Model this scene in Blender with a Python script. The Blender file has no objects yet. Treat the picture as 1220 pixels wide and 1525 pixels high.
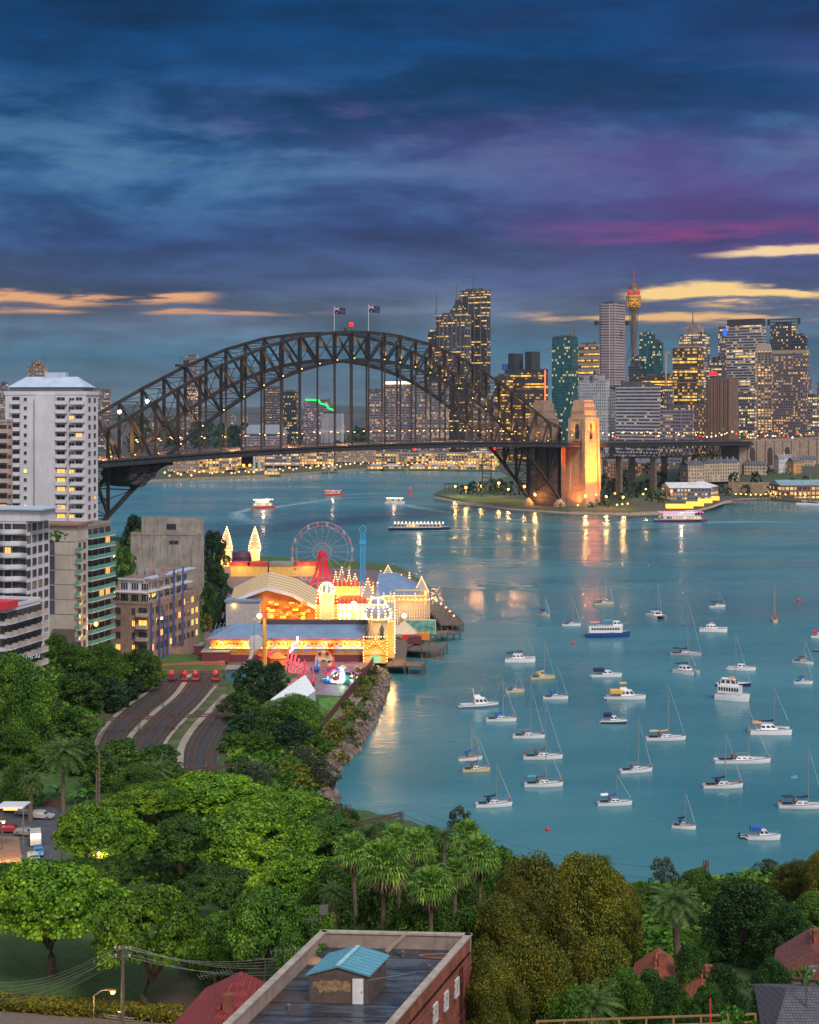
import bpy, math, random
import numpy as np
from mathutils import Vector, Matrix, noise as mnoise
random.seed(7); RNG = np.random.default_rng(7)
sc = bpy.context.scene
PI = math.pi
# ------------------------------------------------------------------ camera
CAMH, F, HX, HY = 85.0, 2240.0, 610.0, 603.0      # eye height, focal length in photo pixels, vanishing column, horizon row
cam = bpy.data.cameras.new('camera'); cam_o = bpy.data.objects.new('camera', cam); sc.collection.objects.link(cam_o)
cam_o.location = (0, 0, CAMH); cam_o.rotation_euler = (PI/2, 0, 0)
cam.sensor_fit = 'VERTICAL'; cam.sensor_height = 36; cam.lens = F/1525*36
cam.shift_y = -(762.5-HY)/1525; cam.clip_start = 1; cam.clip_end = 30000
sc.camera = cam_o
# ------------------------------------------------------------------ node helpers
def lin(c):
 return tuple(((x/255)/12.92 if x/255 <= .04045 else ((x/255+.055)/1.055)**2.4) for x in c[:3])
class NT:
 def __init__(s, tree): s.t = tree; s.n = tree.nodes; s.l = tree.links
 def new(s, typ, **kw):
  n = s.n.new(typ)
  for k, v in kw.items(): setattr(n, k, v)
  return n
 def put(s, sock, v):
  if isinstance(v, bpy.types.NodeSocket): s.l.new(v, sock)
  elif isinstance(v, (tuple, list)) and len(v) == 3 and sock.type == 'RGBA': sock.default_value = (*v, 1)
  else: sock.default_value = v
 def m(s, op, a, b=0.0, c=0.0, clamp=False):
  n = s.n.new('ShaderNodeMath'); n.operation = op; n.use_clamp = clamp
  s.put(n.inputs[0], a); s.put(n.inputs[1], b); s.put(n.inputs[2], c); return n.outputs[0]
 def add(s, a, b): return s.m('ADD', a, b)
 def sub(s, a, b): return s.m('SUBTRACT', a, b)
 def mul(s, a, b): return s.m('MULTIPLY', a, b)
 def ss(s, x, lo, hi, o0=0.0, o1=1.0):
  n = s.n.new('ShaderNodeMapRange'); n.interpolation_type = 'SMOOTHSTEP'
  s.put(n.inputs[0], x); n.inputs[1].default_value = lo; n.inputs[2].default_value = hi
  n.inputs[3].default_value = o0; n.inputs[4].default_value = o1; return n.outputs[0]
 def mix(s, f, a, b, blend='MIX'):
  n = s.n.new('ShaderNodeMix'); n.data_type = 'RGBA'; n.blend_type = blend
  s.put(n.inputs[0], f); s.put(n.inputs[6], a); s.put(n.inputs[7], b); return n.outputs[2]
 def vec(s, x, y, z=0.0):
  n = s.n.new('ShaderNodeCombineXYZ'); s.put(n.inputs[0], x); s.put(n.inputs[1], y); s.put(n.inputs[2], z); return n.outputs[0]
 def noise(s, v, scale, detail=4, rough=.5, out=0, dist=0.0):
  n = s.n.new('ShaderNodeTexNoise'); n.inputs['Scale'].default_value = scale
  n.inputs['Detail'].default_value = detail; n.inputs['Roughness'].default_value = rough; n.inputs['Distortion'].default_value = dist
  if v is not None: s.l.new(v, n.inputs['Vector'])
  return n.outputs[out]
 def ramp(s, f, stops, interp='LINEAR'):
  n = s.n.new('ShaderNodeValToRGB'); r = n.color_ramp; r.interpolation = interp
  while len(r.elements) < len(stops): r.elements.new(.5)
  for e, (p, c) in zip(r.elements, stops): e.position = p; e.color = (*c, 1)
  s.put(n.inputs[0], f); return n.outputs[0]
 def gauss(s, x, mu, w):
  d = s.m('DIVIDE', s.sub(x, mu), w); return s.m('EXPONENT', s.mul(s.mul(d, d), -1.0))
# ------------------------------------------------------------------ world: dusk sky with layered cloud
SUN_EL, SUN_AZ = 24.0, 150.0      # soft light of the bright western sky behind the photographer
world = bpy.data.worlds.new('World'); sc.world = world; world.use_nodes = True
w = NT(world.node_tree); w.n.clear()
tc = w.new('ShaderNodeTexCoord'); sp = w.new('ShaderNodeSeparateXYZ'); w.l.new(tc.outputs['Generated'], sp.inputs[0])
dx, dy, dz = sp.outputs
hyp = w.m('SQRT', w.add(w.mul(dx, dx), w.mul(dy, dy)))
e = w.m('DIVIDE', dz, w.m('MAXIMUM', hyp, 1e-4))
a = w.m('ARCTAN2', dx, dy)
big = w.noise(w.vec(w.mul(a, 2.2), w.mul(e, 8), 3.0), 1.4, 5, .5, dist=.1)
mid = w.noise(w.vec(w.mul(a, 3.0), w.mul(e, 10.5), 9.0), 2.1, 10, .6, dist=.22)
fine = w.noise(w.vec(w.mul(a, 5.0), w.mul(e, 50), 5.0), 1.8, 8, .6, dist=.15)
ew = w.add(e, w.mul(w.sub(big, .5), .05))
K = 1/.32
col = w.ramp(w.mul(ew, K), [(0, lin((102,126,142))), (.03*K, lin((62,104,128))), (.06*K, lin((98,116,142))), (.085*K, lin((64,84,122))),
 (.115*K, lin((42,70,120))), (.155*K, lin((34,84,134))), (.19*K, lin((14,68,118))), (.23*K, lin((2,56,104))), (.30*K, lin((0,60,108)))])
# lighter blue cloud bellies and darker banks
lum = w.mul(w.ss(mid, .30, .72, .60, 1.5), w.ss(fine, .25, .75, .84, 1.18))
bell = w.mul(w.gauss(e, .160, .04), w.ss(mid, .46, .66))
col = w.mix(1.0, col, w.vec(lum, lum, lum), 'MULTIPLY')
col = w.mix(w.mul(bell, .75), col, lin((88,128,165)))
pur = w.mul(w.mul(w.ss(a, -.16, .22), w.gauss(e, .15, .07)), w.ss(big, .38, .62))
col = w.mix(w.mul(pur, .72), col, lin((96,66,136)))
mag = w.mul(w.mul(w.gauss(e, w.add(.112, w.mul(w.sub(mid, .5), .03)), .009), w.ss(a, .02, .2)), w.ss(fine, .40, .62))
mag2 = w.mul(w.mul(w.gauss(e, w.add(.195, w.mul(w.sub(big, .5), .08)), .02), w.gauss(a, -.02, .09)), w.ss(mid, .4, .65))
col = w.mix(w.m('MINIMUM', w.add(w.mul(mag, .6), w.mul(mag2, .4)), 1), col, lin((160,62,130)))
def streak(e0, wd, a0, a1, lo, hi, c, k=1.0, wob=.012):
 global col
 g = w.gauss(e, w.add(e0, w.add(w.mul(w.sub(mid, .5), wob*2), w.mul(w.sub(fine, .5), wob*1.2))), wd)
 msk = w.ss(w.mul(w.mul(w.mul(g, w.ss(a, a0, a1)), w.ss(w.add(w.mul(fine, .8), w.mul(mid, .2)), lo-.04, hi+.06)), k), .06, .85)
 col = w.mix(w.m('MINIMUM', msk, 1), col, c)
streak(.0738, .0036, .125, .17, .33, .46, lin((255,214,142)), 1.2)
streak(.0655, .0020, .16, .22, .40, .52, lin((250,200,130)), 1.0)
streak(.058, .0040, .04, .12, .42, .55, lin((240,188,128)), 1.0)
streak(.0985, .004, .17, .24, .34, .46, lin((250,214,168)), 1.1)
streak(.0725, .0042, -.11, -.16, .36, .47, lin((232,170,120)), 1.15)
streak(.0615, .0022, -.02, -.12, .36, .5, lin((224,160,116)), .9, .004)
streak(.052, .003, -.06, .02, .5, .62, lin((230,176,130)), .8)
# blue-grey overhead sky brightened to add fill light and a pale western sky behind the camera (outside the picture)
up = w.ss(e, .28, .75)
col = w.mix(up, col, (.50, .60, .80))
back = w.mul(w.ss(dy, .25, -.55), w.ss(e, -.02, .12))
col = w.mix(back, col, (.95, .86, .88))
below = w.ss(e, -.002, -.05)
col = w.mix(below, col, lin((70,100,122)))
sky = w.new('ShaderNodeTexSky', sky_type='NISHITA'); sky.sun_disc = False
sky.sun_elevation = math.radians(3); sky.sun_rotation = math.radians(SUN_AZ)
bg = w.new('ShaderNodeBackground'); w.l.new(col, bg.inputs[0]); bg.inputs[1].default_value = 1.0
bg2 = w.new('ShaderNodeBackground'); w.l.new(sky.outputs[0], bg2.inputs[0]); bg2.inputs[1].default_value = .003
ash = w.new('ShaderNodeAddShader'); w.l.new(bg.outputs[0], ash.inputs[0]); w.l.new(bg2.outputs[0], ash.inputs[1])
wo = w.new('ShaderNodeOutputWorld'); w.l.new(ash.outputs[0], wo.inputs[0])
# ------------------------------------------------------------------ sun: after sunset, broad soft glow from behind right
sun = bpy.data.lights.new('sun', 'SUN'); sun.energy = 2.7; sun.angle = math.radians(14); sun.color = (1.0, .93, .84)
sun_o = bpy.data.objects.new('sun', sun); sc.collection.objects.link(sun_o)
_az, _el = math.radians(SUN_AZ), math.radians(46)
_d = Vector((math.sin(_az)*math.cos(_el), math.cos(_az)*math.cos(_el), math.sin(_el)))   # towards the light
sun_o.rotation_euler = (-_d).to_track_quat('-Z', 'Y').to_euler()
sc.view_settings.view_transform = 'Standard'; sc.view_settings.look = 'None'
sc.view_settings.exposure = 0.0; sc.view_settings.gamma = 1; sc.view_settings.use_curve_mapping = False
# ------------------------------------------------------------------ placing helpers
def at(px, py, D): return Vector(((px-HX)/F*D, D, CAMH-(py-HY)/F*D))          # a photo pixel at a distance
def on(px, py, z=0.0):                                                          # a photo pixel on the level z
 D = (CAMH-z)*F/(py-HY); return Vector(((px-HX)/F*D, D, z))
def zz(py, D): return CAMH-(py-HY)*D/F
def xx(px, D): return (px-HX)/F*D
# ------------------------------------------------------------------ scene helpers
COL = sc.collection
def tag(o, label=None, cat=None, group=None, kind=None):
 if label: o['label'] = label
 if cat: o['category'] = cat
 if group: o['group'] = group
 if kind: o['kind'] = kind
 return o
def thing(name, loc, label, cat, group=None, rz=0):
 o = bpy.data.objects.new(name, None); COL.objects.link(o); o.location = loc; o.rotation_euler = (0, 0, rz); o.empty_display_size = .5
 return tag(o, label, cat, group)
def wloc(o):
 v = Vector((0, 0, 0))
 while o is not None: v += o.location; o = o.parent
 return v
class MB:
 def __init__(s): s.v = []; s.f = []; s.uv = []; s.mi = []; s.cur = 0; s.sm = []
 def quad(s, a, b, c, d, uv=None, smooth=False):
  i = len(s.v); s.v += [tuple(a), tuple(b), tuple(c), tuple(d)]; s.f.append((i, i+1, i+2, i+3)); s.mi.append(s.cur); s.sm.append(smooth)
  s.uv += uv if uv else [(0, 0), (1, 0), (1, 1), (0, 1)]; return s
 def face(s, pts, smooth=False):
  i = len(s.v); s.v += [tuple(p) for p in pts]; s.f.append(tuple(range(i, i+len(pts)))); s.mi.append(s.cur); s.sm.append(smooth)
  s.uv += [(p[0], p[1]) for p in pts]; return s
 def prism(s, poly, z0, z1, top=True, bottom=True, zt=None):
  n = len(poly); u = 0
  for i in range(n):
   p, q = poly[i], poly[(i+1) % n]; L = math.hypot(q[0]-p[0], q[1]-p[1])
   s.quad((p[0], p[1], z0), (q[0], q[1], z0), (q[0], q[1], z1), (p[0], p[1], z1), [(u, 0), (u+L, 0), (u+L, z1-z0), (u, z1-z0)]); u += L
  if top: s.face([(p[0], p[1], z1) for p in poly])
  if bottom: s.face([(p[0], p[1], z0) for p in reversed(poly)])
  return s
 def box(s, c, size, rz=0, z0=None):          # c = centre of the base when z0 is None
  hx, hy = size[0]/2, size[1]/2; ca, sa = math.cos(rz), math.sin(rz)
  poly = [(c[0]+x*ca-y*sa, c[1]+x*sa+y*ca) for x, y in ((-hx, -hy), (hx, -hy), (hx, hy), (-hx, hy))]
  return s.prism(poly, c[2], c[2]+size[2])
 def beam(s, p, q, w, h=None, up=(0, 0, 1)):
  p, q = Vector(p), Vector(q); h = h or w; d = q-p
  if d.length < 1e-6: return s
  d.normalize(); sx = d.cross(Vector(up))
  if sx.length < 1e-3: sx = d.cross(Vector((0, 1, 0)))
  sx.normalize(); sy = sx.cross(d)
  o = [(-1, -1), (1, -1), (1, 1), (-1, 1)]
  A = [p+sx*(x*w/2)+sy*(y*h/2) for x, y in o]; B = [q+sx*(x*w/2)+sy*(y*h/2) for x, y in o]
  for i in range(4):
   j = (i+1) % 4; s.quad(A[i], A[j], B[j], B[i])
  s.quad(*A[::-1]); s.quad(*B); return s
 def tube(s, pts, r, n=6, cap=True, smooth=True):
  pts = [Vector(p) for p in pts]; rs = r if isinstance(r, (list, tuple)) else [r]*len(pts)
  rings = []
  for i, p in enumerate(pts):
   d = (pts[min(i+1, len(pts)-1)]-pts[max(i-1, 0)]).normalized()
   sx = d.cross(Vector((0, 0, 1)));
   if sx.length < 1e-2: sx = Vector((1, 0, 0))
   sx.normalize(); sy = sx.cross(d)
   rings.append([p+(sx*math.cos(t)+sy*math.sin(t))*rs[i] for t in (2*PI*k/n for k in range(n))])
  for A, B in zip(rings, rings[1:]):
   for k in range(n): s.quad(A[k], A[(k+1) % n], B[(k+1) % n], B[k], smooth=smooth)
  if cap: s.face(rings[0][::-1]); s.face(rings[-1])
  return s
 def lathe(s, c, prof, n=16, a0=0, smooth=True):       # prof: (radius, z)
  for (r0, z0), (r1, z1) in zip(prof, prof[1:]):
   for k in range(n):
    t0, t1 = a0+2*PI*k/n, a0+2*PI*(k+1)/n
    P = lambda r, t, z: (c[0]+r*math.cos(t), c[1]+r*math.sin(t), c[2]+z)
    if r0 < 1e-4: s.face([P(0, 0, z0), P(r1, t1, z1), P(r1, t0, z1)], smooth)
    elif r1 < 1e-4: s.face([P(r0, t0, z0), P(r0, t1, z0), P(0, 0, z1)], smooth)
    else: s.quad(P(r0, t0, z0), P(r0, t1, z0), P(r1, t1, z1), P(r1, t0, z1), [(k*2*PI*r0/n, z0), ((k+1)*2*PI*r0/n, z0), ((k+1)*2*PI*r0/n, z1), (k*2*PI*r0/n, z1)], smooth)
  return s
 def ball(s, c, r, n=6, sz=1.0):
  m = max(3, n//2); return s.lathe(c, [(r*math.sin(PI*i/m), -r*sz*math.cos(PI*i/m)) for i in range(m+1)], n)
 def hip(s, poly, z0, zr, inset=.5, over=0.0):
  # hip roof over a 4-gon (ridge along the longer axis)
  P = [Vector((p[0], p[1], 0)) for p in poly]; c = sum(P, Vector())/4
  if over: P = [p+(p-c).normalized()*over for p in P]
  if (P[1]-P[0]).length < (P[2]-P[1]).length: P = P[1:]+P[:1]
  m0, m1 = (P[1]+P[2])/2, (P[3]+P[0])/2; L = (m0-m1).length; sh = (P[2]-P[1]).length/2*inset*2
  r0 = m0+(m1-m0)*min(.49, sh/2/L*2*.5+0); r1 = m1+(m0-m1)*min(.49, sh/2/L*2*.5)
  Z = lambda v, z: (v.x, v.y, z)
  s.face([Z(P[0], z0), Z(P[1], z0), Z(r0, zr), Z(r1, zr)]); s.face([Z(P[1], z0), Z(P[2], z0), Z(r0, zr)])
  s.face([Z(P[2], z0), Z(P[3], z0), Z(r1, zr), Z(r0, zr)]); s.face([Z(P[3], z0), Z(P[0], z0), Z(r1, zr)])
  s.face([Z(p, z0) for p in reversed(P)]); return s
 def build(s, name, mats, parent=None, label=None, cat=None, group=None, kind=None, local=False, weld=False):
  if not isinstance(mats, (list, tuple)): mats = [mats]
  V = np.array(s.v, dtype=np.float64).reshape(-1, 3)
  o_loc = Vector((0, 0, 0))
  if not local:
   if parent is not None: off = wloc(parent)
   elif kind == 'structure': off = Vector((0, 0, 0))
   else:
    off = Vector(((V[:, 0].min()+V[:, 0].max())/2, (V[:, 1].min()+V[:, 1].max())/2, V[:, 2].min())); o_loc = off
   V = V-np.array(off)
  me = bpy.data.meshes.new(name); me.from_pydata(V.tolist(), [], s.f)
  for m in mats: me.materials.append(m)
  me.polygons.foreach_set('material_index', s.mi); me.polygons.foreach_set('use_smooth', s.sm)
  uvl = me.uv_layers.new(name='UVMap'); uvl.data.foreach_set('uv', np.array(s.uv, dtype=np.float32).ravel())
  if weld:
   import bmesh
   bm = bmesh.new(); bm.from_mesh(me); bmesh.ops.remove_doubles(bm, verts=bm.verts, dist=.004); bmesh.ops.recalc_face_normals(bm, faces=bm.faces); bm.to_mesh(me); bm.free()
  me.update()
  o = bpy.data.objects.new(name, me); COL.objects.link(o); o.location = o_loc
  if parent is not None: o.parent = parent
  return tag(o, label, cat, group, kind)
def copy_tree(o, parent=None):
 c = o.copy(); COL.objects.link(c); c.parent = parent
 for ch in o.children: copy_tree(ch, c)
 return c
def lamp(parent, loc, energy, color, r=.3, kind='POINT', target=None, ang=60, name='light'):
 L = bpy.data.lights.new(name, kind); L.energy = energy; L.color = color
 if kind == 'SPOT': L.spot_size = math.radians(ang); L.spot_blend = .6
 L.shadow_soft_size = r
 o = bpy.data.objects.new(name, L); COL.objects.link(o)
 o.location = Vector(loc)-(wloc(parent) if parent else Vector())
 if target is not None: o.rotation_euler = (Vector(target)-Vector(loc)).to_track_quat('-Z', 'Y').to_euler()
 if parent: o.parent = parent
 return o
# ------------------------------------------------------------------ materials
MC = {}
def mat(name, c, rough=.7, metal=0.0, var=.12, scale=1.5, bump=0.0, bscale=20, emit=None, es=0.0, dirt=0.0, coat=0.0):
 if name in MC: return MC[name]
 m = bpy.data.materials.new(name); m.use_nodes = True; t = NT(m.node_tree); b = t.n['Principled BSDF']
 b.inputs['Roughness'].default_value = rough; b.inputs['Metallic'].default_value = metal
 if coat: b.inputs['Coat Weight'].default_value = coat
 tcn = t.new('ShaderNodeTexCoord')
 f = t.noise(tcn.outputs['Object'], scale, 5, .6)
 k = t.ss(f, .3, .7, 1-var, 1+var)
 cc = t.mix(1.0, c, t.vec(k, k, k), 'MULTIPLY')
 if dirt:
  mp = t.new('ShaderNodeMapping'); mp.inputs['Scale'].default_value = (1.2, 1.2, .12); t.l.new(tcn.outputs['Object'], mp.inputs[0])
  g = t.noise(mp.outputs[0], 1.3, 6, .65)
  cc = t.mix(t.ss(g, .48, .72, 0, dirt), cc, tuple(x*.35 for x in c))
 t.l.new(cc, b.inputs['Base Color'])
 if bump:
  bn = t.new('ShaderNodeBump'); bn.inputs['Strength'].default_value = bump; bn.inputs['Distance'].default_value = .05
  t.l.new(t.noise(tcn.outputs['Object'], bscale, 4), bn.inputs['Height']); t.l.new(bn.outputs[0], b.inputs['Normal'])
 if emit: t.put(b.inputs['Emission Color'], emit); b.inputs['Emission Strength'].default_value = es
 MC[name] = m; return m
def glow(name, c, s):
 if name in MC: return MC[name]
 m = bpy.data.materials.new(name); m.use_nodes = True; t = NT(m.node_tree); b = t.n['Principled BSDF']
 b.inputs['Base Color'].default_value = (*[min(1, x) for x in c], 1)
 g = t.new('ShaderNodeNewGeometry'); k = t.ss(g.outputs['Random Per Island'], 0, 1, .6, 1.4)
 t.put(b.inputs['Emission Color'], c); t.l.new(t.mul(k, s), b.inputs['Emission Strength']); MC[name] = m; return m
def facade(name, wall, glass, cw, ch, fx=(.15, .85), fz=(.25, .85), lit=.3, lc=(1, .62, .22), es=1.6, row=.6, rough=.6, grough=.15, vary=.12, seed=0, stain=.25):
 """wall with a grid of windows in metres (UV), some of them lit; rows light up together"""
 if name in MC: return MC[name]
 m = bpy.data.materials.new(name); m.use_nodes = True; t = NT(m.node_tree); b = t.n['Principled BSDF']
 uv = t.new('ShaderNodeUVMap'); s = t.new('ShaderNodeSeparateXYZ'); t.l.new(uv.outputs[0], s.inputs[0])
 oi = t.new('ShaderNodeObjectInfo'); rs = t.mul(oi.outputs['Random'], 57.0)
 u, v = t.m('DIVIDE', s.outputs[0], cw), t.m('DIVIDE', s.outputs[1], ch)
 cu, cv = t.m('FLOOR', u), t.m('FLOOR', v); fu, fv = t.m('FRACT', u), t.m('FRACT', v)
 box = lambda x, lo, hi: t.mul(t.m('GREATER_THAN', x, lo), t.m('LESS_THAN', x, hi))
 msk = t.mul(box(fu, *fx), box(fv, *fz))
 geo = t.new('ShaderNodeNewGeometry'); gs = t.new('ShaderNodeSeparateXYZ'); t.l.new(geo.outputs['True Normal'], gs.inputs[0])
 msk = t.mul(msk, t.m('LESS_THAN', t.m('ABSOLUTE', gs.outputs[2]), .5))
 wn = t.new('ShaderNodeTexWhiteNoise', noise_dimensions='3D'); t.l.new(t.vec(cu, cv, t.add(rs, seed)), wn.inputs['Vector'])
 rn = t.new('ShaderNodeTexWhiteNoise', noise_dimensions='2D'); t.l.new(t.vec(cv, t.add(rs, seed+3)), rn.inputs['Vector'])
 gn = t.new('ShaderNodeTexWhiteNoise', noise_dimensions='3D'); t.l.new(t.vec(t.m('FLOOR', t.mul(u, .28)), cv, t.add(rs, seed+9)), gn.inputs['Vector'])
 prob = t.mul(t.add(1-row, t.mul(t.ss(rn.outputs[0], .25, .75), 2*row)), t.add(.35, t.mul(t.ss(gn.outputs[0], .3, .7), 1.3)))
 on_ = t.mul(t.m('LESS_THAN', wn.outputs[0], t.mul(prob, lit)), msk)
 ws = t.new('ShaderNodeSeparateColor'); t.l.new(wn.outputs[1], ws.inputs[0])
 tco = t.new('ShaderNodeTexCoord'); k = t.ss(t.noise(tco.outputs['Object'], .08, 5), .3, .7, 1-vary, 1+vary)
 st = t.noise(t.vec(t.mul(s.outputs[0], .6), t.mul(s.outputs[1], .05)), 1.0, 5, .65)
 wc = t.mix(1.0, wall, t.vec(k, k, k), 'MULTIPLY')
 wc = t.mix(t.ss(st, .5, .8, 0, stain), wc, tuple(x*.4 for x in wall))
 gk = t.add(.5, ws.outputs[1]); gc = t.mix(1.0, glass, t.vec(gk, gk, gk), 'MULTIPLY')
 t.l.new(t.mix(msk, wc, gc), b.inputs['Base Color'])
 t.l.new(t.add(rough, t.mul(msk, grough-rough)), b.inputs['Roughness'])
 t.l.new(t.mix(ws.outputs[2], lc, tuple(min(1, x*f) for x, f in zip(lc, (1, 1.2, 1.6)))), b.inputs['Emission Color'])
 t.l.new(t.mul(t.mul(on_, t.add(.3, t.mul(ws.outputs[0], 1.1))), es), b.inputs['Emission Strength'])
 MC[name] = m; return m
def leafmat(name, c1, c2, sc_=.12, trans=.25, sat=0):
 if name in MC: return MC[name]
 m = bpy.data.materials.new(name); m.use_nodes = True; t = NT(m.node_tree); b = t.n['Principled BSDF']
 g = t.new('ShaderNodeNewGeometry'); tco = t.new('ShaderNodeTexCoord'); oi = t.new('ShaderNodeObjectInfo')
 f = t.add(t.mul(t.ss(t.noise(tco.outputs['Object'], sc_, 3), .35, .65), .6), t.mul(g.outputs['Random Per Island'], .4))
 c = t.mix(f, c1, c2); k = t.add(.55, t.mul(g.outputs['Random Per Island'], .9)); k2 = t.add(.68, t.mul(oi.outputs['Random'], .64)); k = t.mul(k, k2)
 c = t.mix(1.0, c, t.vec(k, k, k), 'MULTIPLY'); t.l.new(c, b.inputs['Base Color']); b.inputs['Roughness'].default_value = .55
 b.inputs['Specular IOR Level'].default_value = .25
 tr = t.new('ShaderNodeBsdfTranslucent'); t.l.new(c, tr.inputs[0]); mx = t.new('ShaderNodeMixShader'); mx.inputs[0].default_value = trans
 t.l.new(b.outputs[0], mx.inputs[1]); t.l.new(tr.outputs[0], mx.inputs[2]); t.l.new(mx.outputs[0], t.n['Material Output'].inputs[0])
 MC[name] = m; return m
WARM = (1.0, .52, .14)
# ------------------------------------------------------------------ water
def water_mat():
 m = bpy.data.materials.new('harbour water'); m.use_nodes = True; t = NT(m.node_tree); b = t.n['Principled BSDF']
 tco = t.new('ShaderNodeTexCoord'); P = tco.outputs['Object']
 mp = t.new('ShaderNodeMapping'); mp.inputs['Scale'].default_value = (.5, 1.0, 1); t.l.new(P, mp.inputs[0])
 n1 = t.noise(mp.outputs[0], .35, 5, .6); n2 = t.noise(mp.outputs[0], .012, 4, .6); n3 = t.noise(mp.outputs[0], .05, 3); mp2 = t.new('ShaderNodeMapping'); mp2.inputs['Scale'].default_value = (.35, 1.0, 1); mp2.inputs['Rotation'].default_value = (0, 0, .25); t.l.new(P, mp2.inputs[0]); n4 = t.noise(mp2.outputs[0], .011, 5, .6, dist=.6)
 t.l.new(t.mix(t.ss(n2, .35, .65), (.027, .135, .165), (.055, .185, .22)), b.inputs['Base Color'])
 b.inputs['IOR'].default_value = 1.33; b.inputs['Specular IOR Level'].default_value = .5
 t.l.new(t.ss(n4, .3, .7, .15, .36), b.inputs['Roughness'])
 bn = t.new('ShaderNodeBump'); bn.inputs['Strength'].default_value = .36; bn.inputs['Distance'].default_value = .35
 t.l.new(t.add(n1, t.mul(n3, 1.2)), bn.inputs['Height']); t.l.new(bn.outputs[0], b.inputs['Normal'])
 return m
mb = MB(); mb.quad((-9000, -600, 0), (9000, -600, 0), (9000, 16000, 0), (-9000, 16000, 0)); mb.build('harbour_water', water_mat(), kind='structure')
# foam left on the water by the ferries
def foam_mat():
 m = bpy.data.materials.new('wake foam'); m.use_nodes = True; t = NT(m.node_tree); b = t.n['Principled BSDF']
 uv = t.new('ShaderNodeUVMap'); s = t.new('ShaderNodeSeparateXYZ'); t.l.new(uv.outputs[0], s.inputs[0]); u, v = s.outputs[0], s.outputs[1]
 n = t.noise(t.vec(t.mul(u, 9), t.mul(v, 3)), 1.5, 6, .65)
 edge = t.m('SUBTRACT', 1, t.m('ABSOLUTE', t.sub(t.mul(v, 2), 1)))
 b.inputs['Base Color'].default_value = (.42, .60, .68, 1); b.inputs['Roughness'].default_value = .6
 t.l.new(t.mul(t.mul(t.ss(edge, 0, .9), t.ss(u, 1, .15)), t.ss(n, .25, .7, .1, .6)), b.inputs['Alpha']); return m
FOAM = foam_mat()
def wake(px, w0, w1, name='wake'):
 P = [on(x, y, .05) for x, y in px]; mb = MB(); N = len(P)-1
 for i in range(N):
  q = []
  for k in (i, i+1):
   d = (P[min(k+1, N)]-P[max(k-1, 0)]); d.z = 0; d.normalize(); s = Vector((-d.y, d.x, 0))*(w0+(w1-w0)*k/N)/2; q.append((P[k]-s, P[k]+s))
  mb.quad(q[0][0], q[1][0], q[1][1], q[0][1], [(i/N, 0), ((i+1)/N, 0), ((i+1)/N, 1), (i/N, 1)])
 mb.build(name, FOAM, kind='structure')
wake([(398, 757), (440, 751), (480, 745), (520, 741), (600, 739), (690, 738)], 14, 16)
wake([(372, 757), (352, 764), (356, 772), (385, 780), (440, 787), (560, 792)], 10, 40)
wake([(590, 750), (630, 757), (670, 764), (720, 768), (790, 770)], 12, 34)
wake([(620, 789), (700, 791), (800, 792)], 12, 20)
wake([(1050, 778), (1120, 777), (1215, 778)], 10, 22)
wake([(505, 737), (560, 735), (640, 733)], 6, 12)
# ------------------------------------------------------------------ north shore ground
def ip(pts): return [(p.x, p.y) for p in pts]
NSH = [on(*p) for p in [(1500, 1330), (1230, 1318), (1000, 1345), (860, 1330), (760, 1300), (690, 1262), (600, 1238), (525, 1222), (497, 1200), (490, 1170), (503, 1143), (530, 1118), (548, 1090), (560, 1066), (575, 1030), (577, 1008),
  (582, 985), (600, 955), (632, 945), (636, 905), (640, 872), (600, 848), (500, 842), (430, 838), (330, 836), (300, 815), (200, 798), (60, 790)]]
NSH = ip(NSH)+[(-700, 1000), (-700, -300), (900, -300), (900, 260)]
def sdf(poly, X, Y):
 d = np.full(X.shape, 1e9); ins = np.zeros(X.shape, bool); n = len(poly)
 for i in range(n):
  (x0, y0), (x1, y1) = poly[i], poly[(i+1) % n]; ex, ey = x1-x0, y1-y0
  t = np.clip(((X-x0)*ex+(Y-y0)*ey)/(ex*ex+ey*ey+1e-9), 0, 1); d = np.minimum(d, np.hypot(X-x0-ex*t, Y-y0-ey*t))
  c = ((y0 > Y) != (y1 > Y)) & (X < (x1-x0)*(Y-y0)/(y1-y0+1e-12)+x0); ins ^= c
 return np.where(ins, d, -d)
CP = [(px, D, z) for px, D, z in [
 (60, 200, 8), (220, 193, 7), (100, 300, 4.5), (300, 250, 6), (20, 300, 4), (400, 215, 8), (60, 150, 14), (250, 150, 15), (500, 170, 15), (600, 130, 23), (700, 170, 14), (620, 230, 6),
 (300, 110, 20), (100, 110, 20), (850, 175, 14), (1000, 170, 15), (1150, 170, 17), (900, 120, 27), (1150, 125, 30), (700, 250, 4), (1000, 260, 5), (1200, 240, 8),
 (150, 340, 5), (230, 340, 5), (300, 340, 5), (200, 380, 5), (300, 400, 5), (330, 450, 5), (270, 450, 5), (230, 430, 5.5), (170, 380, 7), (400, 380, 4.5), (440, 330, 4.5), (500, 400, 3.2), (560, 450, 3), (480, 440, 3), (430, 470, 3), (520, 485, 3), (370, 480, 3),
 (400, 560, 2.8), (550, 560, 2.8), (500, 640, 2.8), (600, 640, 2.8), (400, 720, 2.8), (350, 760, 3), (560, 740, 2.8),
 (120, 420, 13), (60, 400, 18), (180, 440, 9), (20, 360, 19), (90, 350, 9), (30, 330, 7), (0, 440, 22), (100, 480, 20), (0, 520, 24), (120, 560, 22), (190, 500, 14), (230, 470, 8), (270, 500, 8), (240, 580, 14), (310, 560, 6), (200, 640, 14), (300, 680, 8), (100, 760, 12), (250, 840, 6)]]
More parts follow.
